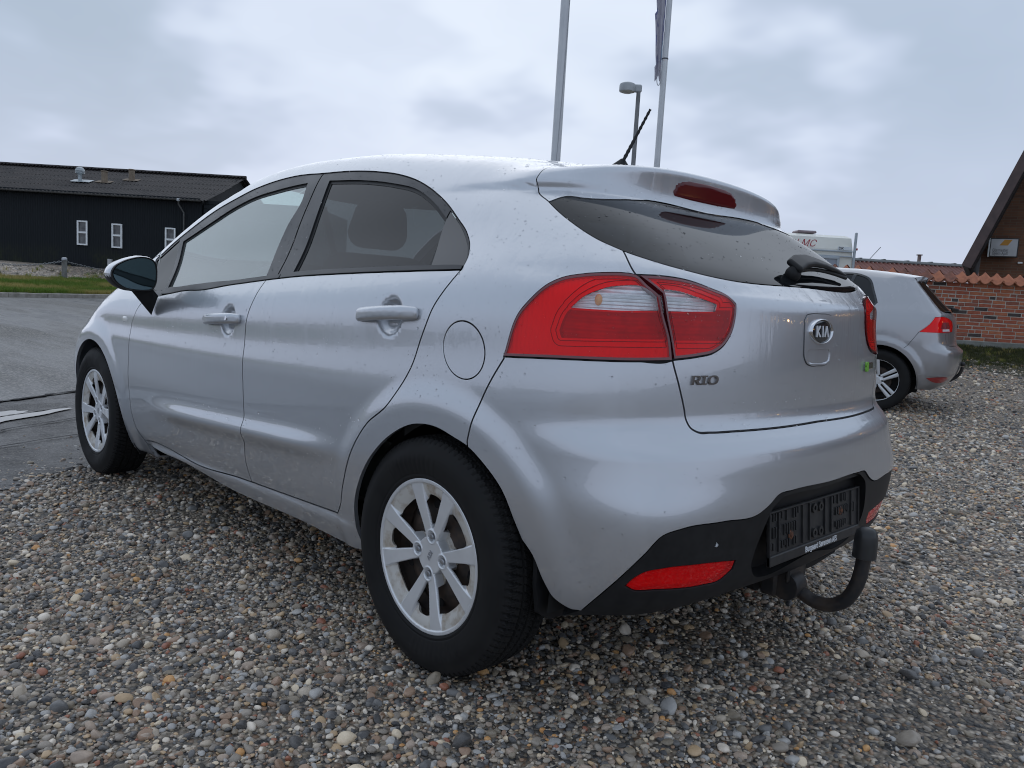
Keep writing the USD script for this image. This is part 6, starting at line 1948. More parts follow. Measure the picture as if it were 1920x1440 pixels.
for z in zz:
    w = 0.155 + 0.03 * np.sin(z * 3.1) + 0.04 * ((z * 1.15) % 1.0) - 0.10 * sstep(5.5, 4.95, -z + 10.45 - 0.0) * 0
    w *= 0.62 + 0.38 * sstep(4.95, 5.6, z)
    d = 0.055 + w * q
    fold = 0.055 * np.sin(q * 11 + 0.9 * np.sin(z * 1.3)) * (0.3 + q)
    fl_v.append(np.column_stack([side2[0] * d + FW[0] * fold, side2[1] * d + FW[1] * fold, np.full(40, z) - 0.10 * np.abs(np.sin(q * 3.0 + z))]))
fl_v = np.array(fl_v)
i, j = np.meshgrid(np.arange(89), np.arange(39), indexing="ij")
qd_ = np.stack([i * 40 + j, i * 40 + j + 1, (i + 1) * 40 + j + 1, (i + 1) * 40 + j], -1).reshape(-1, 4)
flm = trimesh.Trimesh(fl_v.reshape(-1, 3), np.vstack([qd_[:, [0, 1, 2]], qd_[:, [0, 2, 3]]]), process=False)
flag = thing("flag", "furled pale flag with blue print hanging limp on the slim flagpole", "flag", (7.465, -10.115, 0))
obj("cloth", flm, FLAG, flag, smooth=True)
lp = np.linspace(0, 2 * np.pi, 24)
obj("weight_loop", tube(np.column_stack([side2[0] * (0.085 + 0.035 * np.cos(lp)), side2[1] * (0.085 + 0.035 * np.cos(lp)), 4.96 + 0.14 * np.sin(lp)]), 0.008, 8, cap=False), POLEW, flag)
lamp = thing("street_lamp", "grey street lamp with a flat drum head between the two flagpoles", "street lamp", (12.12, -15.37, 0))
LPOLE = worn("lamp_pole_grey", (0.16, 0.165, 0.17), (0.22, 0.225, 0.23), 4, 0.45)
obj("pole", tube([(0, 0, z) for z in np.linspace(-0.1, 6.42, 12)], np.linspace(0.075, 0.055, 12), 16), LPOLE, lamp)
d2 = np.array([12.44 - 12.12, -15.04 + 15.37])
d2 /= np.linalg.norm(d2)
hd = lathe([(0.0, 0.235), (0.13, 0.23), (0.195, 0.20), (0.215, 0.15), (0.215, 0.02), (0.20, 0.0)], "z", 36)
hd.apply_scale((1.0, 0.95, 1))
hd2 = to_mesh(hull_of([(0, 0, 0.05, 0.05), (0, 0, 0.14, 0.05), (0.26, 0, 0.06, 0.10), (0.26, 0, 0.10, 0.10)], 16))
TL = np.eye(4)
TL[:2, 0], TL[:2, 1] = d2, (-d2[1], d2[0])
TL[:3, 3] = (0, 0, 6.40)
hdw = hd.copy()
hdw.apply_translation((0.30, 0, 0))
head_ = obj("lamp_head", at(TL, cat(hdw, box_mesh((0.22, 0.11, 0.20), (0.03, 0, 0.10), 0.03))), worn("lamp_head_grey", (0.34, 0.36, 0.37), (0.42, 0.44, 0.45), 4, 0.5), lamp, smooth=40)
gl_ = lathe([(0.0, -0.035), (0.12, -0.028), (0.19, 0.0), (0.195, 0.004)], "z", 36)
gl_.apply_translation((0.30, 0, 0))
obj("lamp_glass", at(TL, gl_), plain("lamp_diffuser", (0.55, 0.54, 0.48), 0.3), head_, smooth=40)

# ---- brick wall with pantile coping
MORTAR = worn("mortar", (0.50, 0.46, 0.39), (0.38, 0.35, 0.30), 12, 0.95, bump=0.3, bscale=200)
BR = [worn("brick_red", (0.37, 0.105, 0.055), (0.28, 0.080, 0.045), 14, 0.9, bump=0.3, bscale=150), worn("brick_orange", (0.44, 0.155, 0.075), (0.34, 0.11, 0.055), 14, 0.9, bump=0.3, bscale=150), worn("brick_brown", (0.30, 0.10, 0.06), (0.22, 0.08, 0.05), 14, 0.9, bump=0.3, bscale=150), worn("brick_black", (0.045, 0.036, 0.033), (0.075, 0.055, 0.048), 14, 0.9, bump=0.3, bscale=150)]
wall = thing("brick_wall", "red brick garden wall with orange pantile coping behind the grey car", "wall")
WD = 14.4
WT = basis(RT)
wp0 = spot(WD, 0.0)
WT[:3, 3] = (wp0[0], wp0[1], 0)
L0, L1, Z0, CH, BW = 6.55, 10.2, 0.605, 0.0668, 0.240
obj("mortar_core", at(WT, box_mesh((L1 - 1.5, 0.19, 1.0), ((L1 + 1.5) / 2, 0.091, Z0 + 0.495))), MORTAR, wall)
obj("plinth", at(WT, box_mesh((L1 - 1.4, 0.27, 0.62), ((L1 + 1.5) / 2, 0.105, Z0 - 0.312), 0.01)), worn("plinth_concrete", (0.22, 0.22, 0.20), (0.14, 0.145, 0.12), 5, 0.9, bump=0.3, bscale=80), wall)
brn = np.random.default_rng(31)
rest = []
for c in range(15):
    z = Z0 + (c + 0.5) * CH
    x = 1.5 + (c % 2) * 0.12 + (0.06 if c % 4 in (1, 2) else 0)
    while x < L1 - 0.05:
        hdr = brn.random() < 0.22
        w = 0.108 if hdr else 0.228
        m = box_mesh((w + brn.normal(0, 0.002), 0.03, 0.055 + brn.normal(0, 0.001)), (x + w / 2, 0.006 + brn.normal(0, 0.0018), z + brn.normal(0, 0.0012)), 0.004, rot(brn.normal(0, 0.25), [0, 1, 0]))
        k = brn.choice(4, p=[0.42, 0.30, 0.20, 0.08])
        if x > L0:
            obj("brick", at(WT, m), BR[k], wall)
        else:
            rest.append(at(WT, m))
        x += w + 0.012
obj("brickwork", cat(*rest), BR[0], wall, kind="stuff")
TILE = [worn("pantile_orange", (0.44, 0.165, 0.085), (0.31, 0.115, 0.065), 9, 0.85, bump=0.25, bscale=120), worn("pantile_dark", (0.30, 0.115, 0.075), (0.12, 0.065, 0.05), 7, 0.9, bump=0.25, bscale=120)]


def pantile(w=0.222):
    x = np.linspace(-0.02, w, 25)
    t = x / w
    prof = 0.050 * np.where(t < 0.76, -np.sin(np.clip(t / 0.76, 0, 1) * np.pi) ** 0.75, np.sin((t - 0.76) / 0.24 * np.pi) * 0.45)
    rows = []
    for y, dz in ((-0.115, -0.045), (-0.10, -0.04), (0.115, 0.085)):
        rows.append(np.column_stack([x, np.full(25, y), prof + dz]))
    top_ = np.array(rows)
    bot = top_ - [0, 0, 0.014]
    v = np.vstack([top_.reshape(-1, 3), bot.reshape(-1, 3)])
    ff = []
    n = 25
    for r_ in range(2):
        i = np.arange(n - 1)
        a, b, c_, d_ = r_ * n + i, r_ * n + i + 1, (r_ + 1) * n + i + 1, (r_ + 1) * n + i
        ff += [np.stack([a, b, c_], 1), np.stack([a, c_, d_], 1)]
        o = 3 * n
        ff += [np.stack([o + a, o + c_, o + b], 1), np.stack([o + a, o + d_, o + c_], 1)]
    i = np.arange(n - 1)
    o = 3 * n
    ff += [np.stack([i, o + i, o + i + 1], 1), np.stack([i, o + i + 1, i + 1], 1)]
    ff += [np.array([[0, n, o + n], [0, o + n, o], [n, 2 * n, o + 2 * n], [n, o + 2 * n, o + n], [n - 1, o + n - 1, o + 2 * n - 1], [n - 1, o + 2 * n - 1, 2 * n - 1]])]
    return trimesh.Trimesh(v, np.vstack(ff), process=False)


pt = pantile()
x = 5.2
k = 0
while x < L1:
    for back in (0, 1):
        m = pt.copy()
        if back:
            m.apply_transform(rot(180, [0, 0, 1]))
            m.apply_translation((0.2, 0.226, 0))
        m.apply_transform(rot(brn.normal(0, 0.8), [0, 1, 0]))
        m.apply_translation((x, 0.0 + 0.002 * brn.normal(), Z0 + 15 * CH + 0.105 + brn.normal(0, 0.003)))
        obj("coping_tile", at(WT, m), TILE[1 if (x < 7.55 and brn.random() < 0.7) or brn.random() < 0.1 else 0], wall, smooth=35)
    x += 0.206
    k += 1

# ---- steep brick house at the right edge, with a lit-less sign box
HT = basis(RT)
hp0 = spot(20.6, 0.0)
HT[:3, 3] = (hp0[0], hp0[1], 0)
HTURN = 30.0
lat = lambda q: float((np.array(q[:2]) - CAM[:2]) @ RT)
la, lb = lat((5.12, -19.64)), lat((4.34, -20.43))
HT = HT @ trimesh.transformations.translation_matrix((la, -0.6, 0)) @ rot(-HTURN, [0, 0, 1]) @ trimesh.transformations.translation_matrix((-la, 0.6, 0))
_ct = math.cos(math.radians(HTURN)) * 0.985
lat0 = lat
lat = lambda q: la + (lat0(q) - la) / _ct
lb = lat((4.34, -20.43))
house = thing("brick_house", "brown brick house with a steep dark roof edge at the right border", "house")
HBRICK = mat("house_brick", {"g": ("texture_coordinate", {}), "m": ("mapping", {"mapping_type": "point", "rotation": (math.radians(90), 0, 0), "scale": (1, 1, 1)}), "geo": ("geometry", {}), "vr": ("vector_rotate", {"rotate_type": "z_axis", "angle": -math.atan2(RT[1], RT[0])}), "m2": ("mapping", {"mapping_type": "point", "rotation": (-math.radians(90), 0, 0)}),
                             "b": ("brick_texture", {"scale": 1.0, "brick_width": 0.24, "row_height": 0.0667, "mortar_size": 0.006, "mortar_smooth": 0.2, "color1": (0.20, 0.095, 0.052), "color2": (0.13, 0.066, 0.042), "mortar": (0.15, 0.115, 0.085)}),
                             "n": ("noise_texture", {"scale": 1.2, "detail": 4.0}), "nr": ("rgb_ramp", {"ramp": [(0.3, (0.75, 0.72, 0.7)), (0.7, (1.15, 1.1, 1.05))]}), "mu": ("mix_color", {"blend_type": "multiply", "fac": 1.0}), "bp": ("bump", {"strength": 0.6, "distance": 0.008, "invert": True}), "p": ("principled_bsdf", {"roughness": 0.9})},
             [("geo.position", "vr.vector"), ("vr.vector", "m2.vector"), ("m2.vector", "b.vector"), ("geo.position", "n.vector"), ("n.fac", "nr.fac"), ("b.color", "mu.a"), ("nr.color", "mu.b"), ("mu.result", "p.base_color"), ("b.fac", "bp.height"), ("bp.normal", "p.normal")])
DARKWOOD = worn("dark_soffit", (0.020, 0.017, 0.016), (0.035, 0.028, 0.026), 5, 0.8)
BROWNEDGE = worn("brown_verge", (0.075, 0.052, 0.050), (0.11, 0.075, 0.068), 4, 0.7)
tan_ = 1.22 * (5.18 - 2.29) / (lb - la)
apex_x, apex_z = la + 3.6, 2.29 + 3.6 * tan_
WY, WXS = 0.75, -0.10
w0 = lat((4.86, -19.9)) + 0.02 + WXS
gpoly = Polygon([(w0, 0.3), (2 * apex_x - w0, 0.3), (2 * apex_x - w0, 2.29 + (w0 - la) * tan_ - 0.1), (apex_x, apex_z - 0.25), (w0, 2.29 + (w0 - la) * tan_ - 0.1)])
ex = trimesh.creation.extrude_polygon(gpoly, 0.25, engine="earcut")
ex.apply_transform(np.array([[1.0, 0, 0, 0], [0, 0, 1, WY], [0, 1, 0, 0], [0, 0, 0, 1]]))
obj("gable_wall", at(HT, ex), HBRICK, house)
wl = box_mesh((0.25, 7.0, 2.2), (w0 + 0.127, 3.752 + WY, 1.35))
obj("side_wall", at(HT, wl), HBRICK, house)
ang_ = math.degrees(math.atan(tan_))
Lr = math.hypot(apex_x - la, apex_z - 2.29)
for s in (1, -1):
    cxr, czr = (la + apex_x) / 2, (2.29 + apex_z) / 2
    rf_ = box_mesh((Lr, 8.9, 0.16), (0, 0, 0), 0.01, rot(-ang_, [0, 1, 0]))
    rf_.apply_translation((cxr + 0.06, 3.87, czr - 0.04))
    vg = box_mesh((Lr, 0.05, 0.22), (0, 0, 0), 0.008, rot(-ang_, [0, 1, 0]))
    vg.apply_translation((cxr + 0.075, -0.605, czr - 0.045))
    sf_ = box_mesh((Lr - 0.1, 1.30, 0.03), (0, 0, 0), 0.004, rot(-ang_, [0, 1, 0]))
    sf_.apply_translation((cxr + 0.19, 0.08, czr - 0.085))
    for nm, m, mt in (("roof_slope", rf_, DARKWOOD), ("verge_board", vg, BROWNEDGE), ("soffit", sf_, DARKWOOD)):
        if s < 0:
            v = np.array(m.vertices)
            v[:, 0] = 2 * apex_x - v[:, 0]
            m.vertices = v
            m.invert()
        obj(nm, at(HT, m), mt, house)
HT = HT @ trimesh.transformations.translation_matrix((0.03, WY, 0))
sx0 = lat((4.15, -20.62))
obj("timber_panel", at(HT, box_mesh((1.3, 0.06, 5.2), (sx0 + 0.62, -0.033, 2.4), 0.01, None)), worn("brown_timber", (0.060, 0.032, 0.024), (0.085, 0.045, 0.034), 6, 0.8), house)
obj("wall_box", at(HT, box_mesh((0.11, 0.06, 0.045), (lat((4.42, -20.35)) + 0.02, -0.033, 2.46), 0.01)), WHITE, house)
bl_ = lathe([(0.0, 0.10), (0.07, 0.095), (0.11, 0.07), (0.12, 0.0), (0.0, 0.0)], "y", 24)
bl_.apply_transform(rot(180, [0, 0, 1]))
bl_.apply_translation((lat((4.30, -20.47)) - 0.05, -0.002, 2.02))
wlp = obj("wall_lamp", at(HT, bl_), DARKWOOD, house, smooth=40)
obj("lamp_glass", at(HT, box_mesh((0.11, 0.09, 0.13), (lat((4.30, -20.47)) + 0.05, -0.115, 2.02), 0.03)), plain("frosted_white", (0.6, 0.62, 0.62), 0.3), wlp)
# sign box on the gable
s0 = lat((4.82, -19.95)) - 0.02
s1 = s0 + 0.74 * (lat((4.33, -20.45)) - s0)
sg = thing("sign_box", "white sign box with an orange slanted panel on the brick gable", "sign")
swd = s1 - s0
S_T = HT.copy()
sc_ = HT[:3, :3] @ np.array([(s0 + s1) / 2 - 0.01, -0.30, 2.82])
obj("case", at(HT, box_mesh((swd, 0.14, 0.47), ((s0 + s1) / 2, -0.20, 2.81), 0.012)), plain("sign_case_dark", (0.05, 0.05, 0.05), 0.5), sg)
obj("face", at(HT, box_mesh((swd - 0.05, 0.02, 0.42), ((s0 + s1) / 2, -0.276, 2.81), 0.004)), worn("sign_white", (0.52, 0.53, 0.54), (0.42, 0.43, 0.42), 3, 0.35), sg)
obj("side_panel", at(HT, box_mesh((0.035, 0.16, 0.47), (s0 - 0.012, -0.205, 2.81), 0.006)), plain("sign_side_white", (0.62, 0.65, 0.64), 0.4), sg)
def flat_on(poly, depth, x, z, y):
    m = trimesh.creation.extrude_polygon(poly, depth, engine="earcut")
    v = np.array(m.vertices)
    m.vertices = np.column_stack([v[:, 0] + x, y - v[:, 2], v[:, 1] + z])
    m.fix_normals()
    return m


obj("emblem", at(HT, flat_on(Polygon([(-0.10, -0.06), (0.08, -0.06), (0.17, 0.08), (0.0, 0.08)]), 0.004, (s0 + s1) / 2 + 0.0, 2.925, -0.287)), plain("emblem_orange", (0.55, 0.26, 0.03), 0.5), sg)
for txt, z, w_ in (("Glarmester", 2.71, 0.34), ("Gjern ApS", 2.63, 0.34)):
    tm_ = meshkit.text_mesh(txt, 0.07, 0.003, bold=True)
    tm_.apply_scale((w_ / tm_.bounds[1][0], 1, 1))
    v = np.array(tm_.vertices)
    tm_.vertices = np.column_stack([v[:, 0] + s0 + 0.07, -0.287 - v[:, 2], v[:, 1] + z])
    tm_.fix_normals()
    obj("lettering", at(HT, tm_), plain("sign_grey_%d" % (z * 100), (0.16, 0.165, 0.17), 0.6), sg)

# ---- caravan behind the wall
lat = lat0
CT = basis(RT)
cp0 = spot(18.0, 0.0)
CT[:3, 3] = (cp0[0], cp0[1], 0)
c1 = lat((6.15, -15.74)) + 0.02
c0 = c1 - 2.25
cv = thing("caravan", "cream caravan with red lettering standing behind the grey car", "caravan")
CREAM = worn("caravan_cream", (0.72, 0.71, 0.64), (0.66, 0.65, 0.58), 1.5, 0.35)
prof = Polygon([(0.02, 0.55), (0.0, 1.9), (0.04, 2.35), (0.16, 2.60), (0.5, 2.68), (4.8, 2.72), (5.0, 2.5), (5.1, 1.6), (5.0, 0.55)]).buffer(0.03).buffer(-0.03)
bd = trimesh.creation.extrude_polygon(prof, 2.19, engine="earcut")
v = np.array(bd.vertices)
bd.vertices = np.column_stack([c0 + 0.03 + v[:, 2], v[:, 0], v[:, 1]])
bd.fix_normals()
obj("body", at(CT, bd), CREAM, cv, smooth=25)
TRIMG = plain("caravan_trim", (0.36, 0.40, 0.43), 0.4)
for x in (c0, c1):
    obj("corner_trim", at(CT, box_mesh((0.05, 0.06, 2.12), (x, -0.005, 1.66), 0.012)), TRIMG, cv)
obj("waist_rail", at(CT, box_mesh((2.17, 0.03, 0.035), ((c0 + c1) / 2, -0.012, 2.30), 0.01)), TRIMG, cv)
obj("waist_rail", at(CT, box_mesh((2.17, 0.03, 0.03), ((c0 + c1) / 2, -0.012, 2.19), 0.01)), TRIMG, cv)
wx0, wx1 = lat((6.84, -15.04)), lat((6.33, -15.56)) - 0.05
wf = cat(box_mesh((wx1 - wx0, 0.05, 0.06), ((wx0 + wx1) / 2, -0.03, 2.15), 0.012), box_mesh((0.06, 0.05, 0.8), (wx0 + 0.03, -0.03, 1.75), 0.012), box_mesh((0.06, 0.05, 0.8), (wx1 - 0.03, -0.03, 1.75), 0.012), box_mesh((wx1 - wx0, 0.05, 0.06), ((wx0 + wx1) / 2, -0.03, 1.36), 0.012))
cw = obj("window", at(CT, wf), TRIMG, cv)
obj("pane", at(CT, box_mesh((wx1 - wx0 - 0.08, 0.02, 0.76), ((wx0 + wx1) / 2, -0.02, 1.75))), plain("caravan_pane", (0.20, 0.23, 0.27), 0.08, coat=0.5), cw)
tm_ = meshkit.text_mesh("LMC", 0.15, 0.004, bold=False)
tm_.apply_transform(np.array([[1, 0.35, 0, 0], [0, 1, 0, 0], [0, 0, 1, 0], [0, 0, 0, 1.0]]))
tm_.apply_scale((0.46 / tm_.extents[0], 1, 1))
v = np.array(tm_.vertices)
tm_.vertices = np.column_stack([v[:, 0] + lat((6.94, -14.93)) - 0.17, -0.0 - v[:, 2] + 0.0, v[:, 1] + 2.37])
tm_.fix_normals()
obj("red_lettering", at(CT, tm_), plain("lettering_red", (0.36, 0.05, 0.06), 0.5), cv)
st_ = box_mesh((0.30, 0.006, 0.075), (lat((6.36, -15.52)) + 0.10, -0.006, 2.365), 0.002)
stk = obj("sticker", at(CT, st_), plain("sticker_white", (0.62, 0.66, 0.68), 0.4), cv)
tm_ = meshkit.text_mesh("DK", 0.06, 0.003, bold=True)
v = np.array(tm_.vertices)
tm_.vertices = np.column_stack([v[:, 0] + lat((6.36, -15.52)) - 0.035, -0.0085 - v[:, 2], v[:, 1] + 2.335])
tm_.fix_normals()
obj("country_code", at(CT, tm_), plain("code_black", (0.02, 0.02, 0.025), 0.5), stk)
obj("roof_hatch", at(CT, box_mesh((0.44, 0.4, 0.06), (lat((6.75, -15.12)), 0.75, 2.735), 0.025)), plain("hatch_mauve", (0.22, 0.17, 0.18), 0.5), cv)
obj("marker_light", at(CT, box_mesh((0.03, 0.04, 0.05), (c1 + 0.04, -0.02, 2.36), 0.008)), plain("marker_red", (0.35, 0.03, 0.03), 0.3), cv)
obj("chassis", at(CT, box_mesh((2.0, 4.6, 0.2), ((c0 + c1) / 2, 2.5, 0.47), 0.02)), DARK, cv)
for x in (c0 + 0.12, c1 - 0.12):
    tw = lathe([(0.16, -0.09), (0.28, -0.09), (0.31, -0.06), (0.31, 0.06), (0.28, 0.09), (0.16, 0.09)], "y", 32)
    tw.apply_transform(rot(90, [0, 0, 1]))
    tw.apply_translation((x, 2.6, float(land(*spot(20.6, x)[:2])) + 0.30))
    obj("wheel", at(CT, tw), TYRE, cv, smooth=40)

# ---- low red-roofed building far behind
RB = basis(RT)
rp0 = spot(40.0, 0.0)
RB[:3, 3] = (rp0[0], rp0[1], 0)
r0_, r1_ = lat((16.6, -36.6)), lat((10.6, -42.6))
shed = thing("low_building", "far low building with a ribbed red roof between caravan and brick house", "building")
sh_ = corrugated(r1_ - r0_, 2.4, 0.21, 0.028)
v = np.array(sh_.vertices)
sh_.vertices = np.column_stack([v[:, 0] + r0_, v[:, 1] - 0.0 + (v[:, 2] - 2.4) * 0.93, 3.50 + (v[:, 2] - 2.4) * 0.36 + 0 * v[:, 1]]) + np.column_stack([0 * v[:, 1], 0 * v[:, 1], -v[:, 1]])
if sh_.face_normals[:, 2].mean() < 0:
    sh_.invert()
obj("roof_sheets", at(RB, sh_), worn("red_roof_sheet", (0.22, 0.085, 0.065), (0.16, 0.065, 0.052), 2, 0.7), shed, smooth=True)
rc = obj("ridge_cap", at(RB, box_mesh((r1_ - r0_, 0.34, 0.13), ((r0_ + r1_) / 2, 0.05, 3.56), 0.03)), worn("ridge_grey", (0.30, 0.32, 0.31), (0.22, 0.235, 0.23), 3, 0.7), shed)
for k in range(7):
    obj("ridge_clip", at(RB, box_mesh((0.12, 0.36, 0.03), (r0_ + 0.6 + k * 1.15, 0.05, 3.64), 0.01)), plain("clip_grey%d" % k, (0.25, 0.27, 0.26), 0.7), shed)
obj("front_wall", at(RB, box_mesh((r1_ - r0_ - 0.3, 0.2, 2.6), ((r0_ + r1_) / 2, -1.75, 1.35))), worn("shed_wall", (0.25, 0.12, 0.08), (0.2, 0.1, 0.07), 4, 0.9), shed)
obj("chimney", at(RB, cat(box_mesh((0.13, 0.13, 0.42), (lat((13.27, -39.88)), 0.1, 3.78), 0.01), box_mesh((0.22, 0.22, 0.05), (lat((13.27, -39.88)), 0.1, 3.96), 0.01))), worn("chimney_tan", (0.26, 0.19, 0.17), (0.18, 0.13, 0.12), 5, 0.8), shed)
ax0 = lat((14.92, -38.2))
obj("aerial_rod", put(tube([(ax0 - 0.08, 0.1, 3.6), (ax0 + 0.42, 0.1, 4.23)], 0.018, 8), RB), plain("rod_grey", (0.34, 0.33, 0.33), 0.5), shed)


# ---------------------------------------------------------------- the warm grey hatchback parked beside it (same tools, its own shape)
_keep = {k: globals()[k] for k in ("plan", "drop", "belt", "roofz", "hoodz", "rearx", "bowk", "crownk", "krc", "noseX", "half_width", "AXF")}
plan = curve([(-0.80, 0.74), (-0.6, 0.805), (-0.45, 0.845), (-0.3, 0.866), (0, 0.888), (0.5, 0.895), (1.3, 0.897), (2.0, 0.892), (2.62, 0.885), (2.95, 0.84), (3.2, 0.77), (3.5, 0.62)], 0.12)
drop = curve([(0.0, 0.16), (0.17, 0.085), (0.22, 0.060), (0.30, 0.035), (0.42, 0.012), (0.55, 0.001), (0.70, 0.0), (0.80, 0.003), (0.88, 0.010), (0.95, 0.026), (1.0, 0.045), (1.06, 0.085), (1.15, 0.135), (1.25, 0.195), (1.36, 0.265), (1.5, 0.36)], 0.02)
belt = lambda x: 1.02 - 0.045 * np.clip(x, -0.3, 2.0) - 0.05 * np.clip(x - 2.0, 0, 1.5)
roofz = curve([(-0.6, 1.355), (-0.35, 1.395), (-0.2, 1.418), (0.0, 1.44), (0.4, 1.468), (0.9, 1.478), (1.3, 1.455), (1.6, 1.38), (1.9, 1.25), (2.2, 1.10), (2.5, 0.96), (2.7, 0.86)], 0.05)
hoodz = curve([(1.8, 1.05), (2.2, 1.0), (2.6, 0.95), (2.9, 0.89), (3.15, 0.80), (3.35, 0.66), (3.45, 0.5)], 0.05)
rearx = curve([(0.0, -0.40), (0.18, -0.46), (0.24, -0.54), (0.32, -0.635), (0.42, -0.695), (0.52, -0.715), (0.61, -0.722), (0.645, -0.717), (0.675, -0.68), (0.70, -0.655), (0.74, -0.642), (0.80, -0.638), (0.92, -0.628), (1.0, -0.605), (1.04, -0.575), (1.10, -0.520), (1.2, -0.425), (1.32, -0.310), (1.355, -0.28), (1.372, -0.290), (1.39, -0.325), (1.42, -0.32), (1.5, -0.30)], 0.008)
bowk = curve([(0.1, 0.14), (0.6, 0.16), (0.9, 0.20), (1.05, 0.20), (1.25, 0.16), (1.4, 0.12)], 0.03)
crownk = curve([(-0.5, 0.07), (0.5, 0.06), (1.5, 0.05), (2.5, 0.06)], 0.05)
krc = curve([(0.2, 0.22), (0.6, 0.18), (0.8, 0.14), (1.0, 0.12), (1.2, 0.10), (1.45, 0.08)], 0.03)
noseX = curve([(0, 3.15), (0.2, 3.33), (0.35, 3.44), (0.5, 3.46), (0.65, 3.44), (0.8, 3.36), (0.95, 3.2)], 0.04)
AXF, GW = 2.637, 0.312


def half_width(x, z):
    w = sstep(0.55, 0.9, z)
    y = plan(x) - drop(z + w * (1.0 - belt(x)) * 0.85)
    for cx in (0.0, AXF):
        r = np.hypot(x - cx, z - GW)
        y = y + 0.012 * (1 - sstep(0.40, 0.46, r))
    # the lower edge over the bumper reflector
    return y


GT_ = math.radians(15.0)
golf = thing("hatchback_car", "warm grey hatchback seen from its side, half hidden behind the silver one", "car", (1.66 + 0.04 + 0.895 * math.sin(GT_), -6.30 - 0.895 * math.cos(GT_), 0), GT_)
_car = car
car = golf


def sv_of(pts):
    """Chart points of (x, z) places on the flank; z picks the height on the surface."""
    out = []
    for x, z in pts:
        y = float(half_width(np.array(x), np.array(z)))
        out.append(tuple(chart_of(np.array([x, y, z]))))
    return out


# outlines on the rear corner given by plan position along s and height z
def sz(pts):
    out = []
    for s, z in pts:
        lo, hi = -1.0, 0.69
        for _ in range(40):
            m = (lo + hi) / 2
            if on_body(np.array([s]), np.array([m]))[0][2] < z:
                lo = m
            else:
                hi = m
        out.append((s, lo))
    return out


L_lamp = region(sz([(-0.275, 0.830), (-0.34, 0.90), (-0.40, 0.985), (-0.52, 0.992), (-0.64, 0.985), (-0.80, 0.955), (-0.83, 0.90), (-0.80, 0.845), (-0.55, 0.835)]), corner=30)
L_clear = region(sz([(-0.50, 0.845), (-0.50, 0.868), (-0.68, 0.872), (-0.70, 0.848)]), corner=30)
L_dark = region(sz([(-0.47, 0.872), (-0.50, 0.935), (-0.66, 0.940), (-0.72, 0.876)]), corner=30)
g_win = region(sv_of([(0.105, 1.065), (0.075, 1.10), (0.115, 1.20), (0.20, 1.36), (0.27, 1.395), (0.55, 1.415), (0.95, 1.418), (1.28, 1.39), (1.55, 1.29), (1.80, 1.14), (1.95, 1.03), (1.88, 0.99), (1.0, 1.03), (0.3, 1.06)]), corner=50)
g_glass = Polygon([tuple(q) for q in smooth_line(sz([(SR, 1.035), (-0.80, 1.035), (-0.62, 1.04), (-0.545, 1.055)]) + sz([(-0.50, 1.16), (-0.44, 1.27), (-0.40, 1.335)]) + sz([(-0.48, 1.342), (-0.8, 1.345), (SR, 1.347)]), corner=45)]).buffer(0)
g_arc = np.array([(0.365 * np.cos(a), GW + 0.365 * np.sin(a)) for a in np.radians(np.linspace(-12, 192, 50))])
g_arch = Polygon(sv_of(g_arc) + [(-0.40, -0.95), (0.40, -0.95)]).buffer(0)
g_arc2 = g_arc + [AXF, 0]
g_arch2 = Polygon(list(chart_of(np.stack([g_arc2[:, 0], half_width(g_arc2[:, 0], g_arc2[:, 1]), g_arc2[:, 1]], -1))) + [(2.2, -0.9), (3.2, -0.9)]).buffer(0)
bx = np.array([(2.24, 0.70), (2.36, 0.55), (2.42, 0.40), (2.44, 0.3)])
g_base = ch(top_body(bx[:, 0], bx[:, 1]))
hx_ = np.array([(1.55, 0.3), (1.52, 0.42), (1.45, 0.54)])
g_head = ch(top_body(hx_[:, 0], hx_[:, 1]))
g_side = sv_of([(1.60, 1.335), (1.86, 1.18), (2.05, 1.05)])
g_ws = big(Polygon(g_base[0:] + [(g_base[-1][0], VT), (g_head[0][0], VT)] + g_head + g_side).buffer(0))
body = Polygon(list(smooth_line([(S_FRONT, -0.30), (3.2, -0.32), (2.2, -0.60), (1.6, -0.77), (0.8, -0.78), (0.2, -0.76), (-0.25, -0.745), (-0.55, -0.75), (-0.8, -0.74), (SR, -0.73)])) + [(SR, VT), (S_FRONT, VT)]).buffer(0)
seam_pts = [sz([(-0.275, 0.828)])[0], sv_of([(-0.25, 0.69)])[0], sv_of([(-0.22, 0.66)])[0]]
gaps = unary_union([LineString(l).buffer(0.0022) for l in (seam_pts, sv_of([(0.10, 1.06), (0.135, 0.98), (0.22, 0.80), (0.40, 0.58), (0.46, 0.38), (0.48, 0.27)]), sv_of([(1.02, 1.03), (1.05, 0.8), (1.04, 0.5), (1.08, 0.27)]), sv_of([(2.0, 0.98), (2.08, 0.8), (2.1, 0.5), (2.03, 0.27)]), sv_of([(0.48, 0.27), (1.08, 0.25), (2.03, 0.25)]), list(g_glass.exterior.coords)[0:2], sz([(-0.55, 1.05), (-0.50, 0.995)]), sz([(-0.56, 0.83), (-0.60, 0.72), (-0.66, 0.70), (SR, 0.695)]), sz([(-0.40, 1.34), (-0.30, 1.37), (-0.24, 1.40)]))])
skin = big(body.difference(g_glass.buffer(0.002)).difference(g_win.buffer(0.001)).difference(g_arch).difference(g_arch2).difference(g_ws.buffer(0.001)).difference(L_lamp.buffer(0.0015)).difference(gaps))
g_roof = panel(Polygon([(PX, 0), (PX, PY), (1.55, PY), (1.57, 0.2), (1.58, 0.0)]), 0.06, 0, 0, points=top_points)
g_hood = panel(Polygon([(2.44, 0), (2.44, PY), (QX, PY), (QX, 0)]), 0.06, 0, 0, points=top_points)
skins = M()
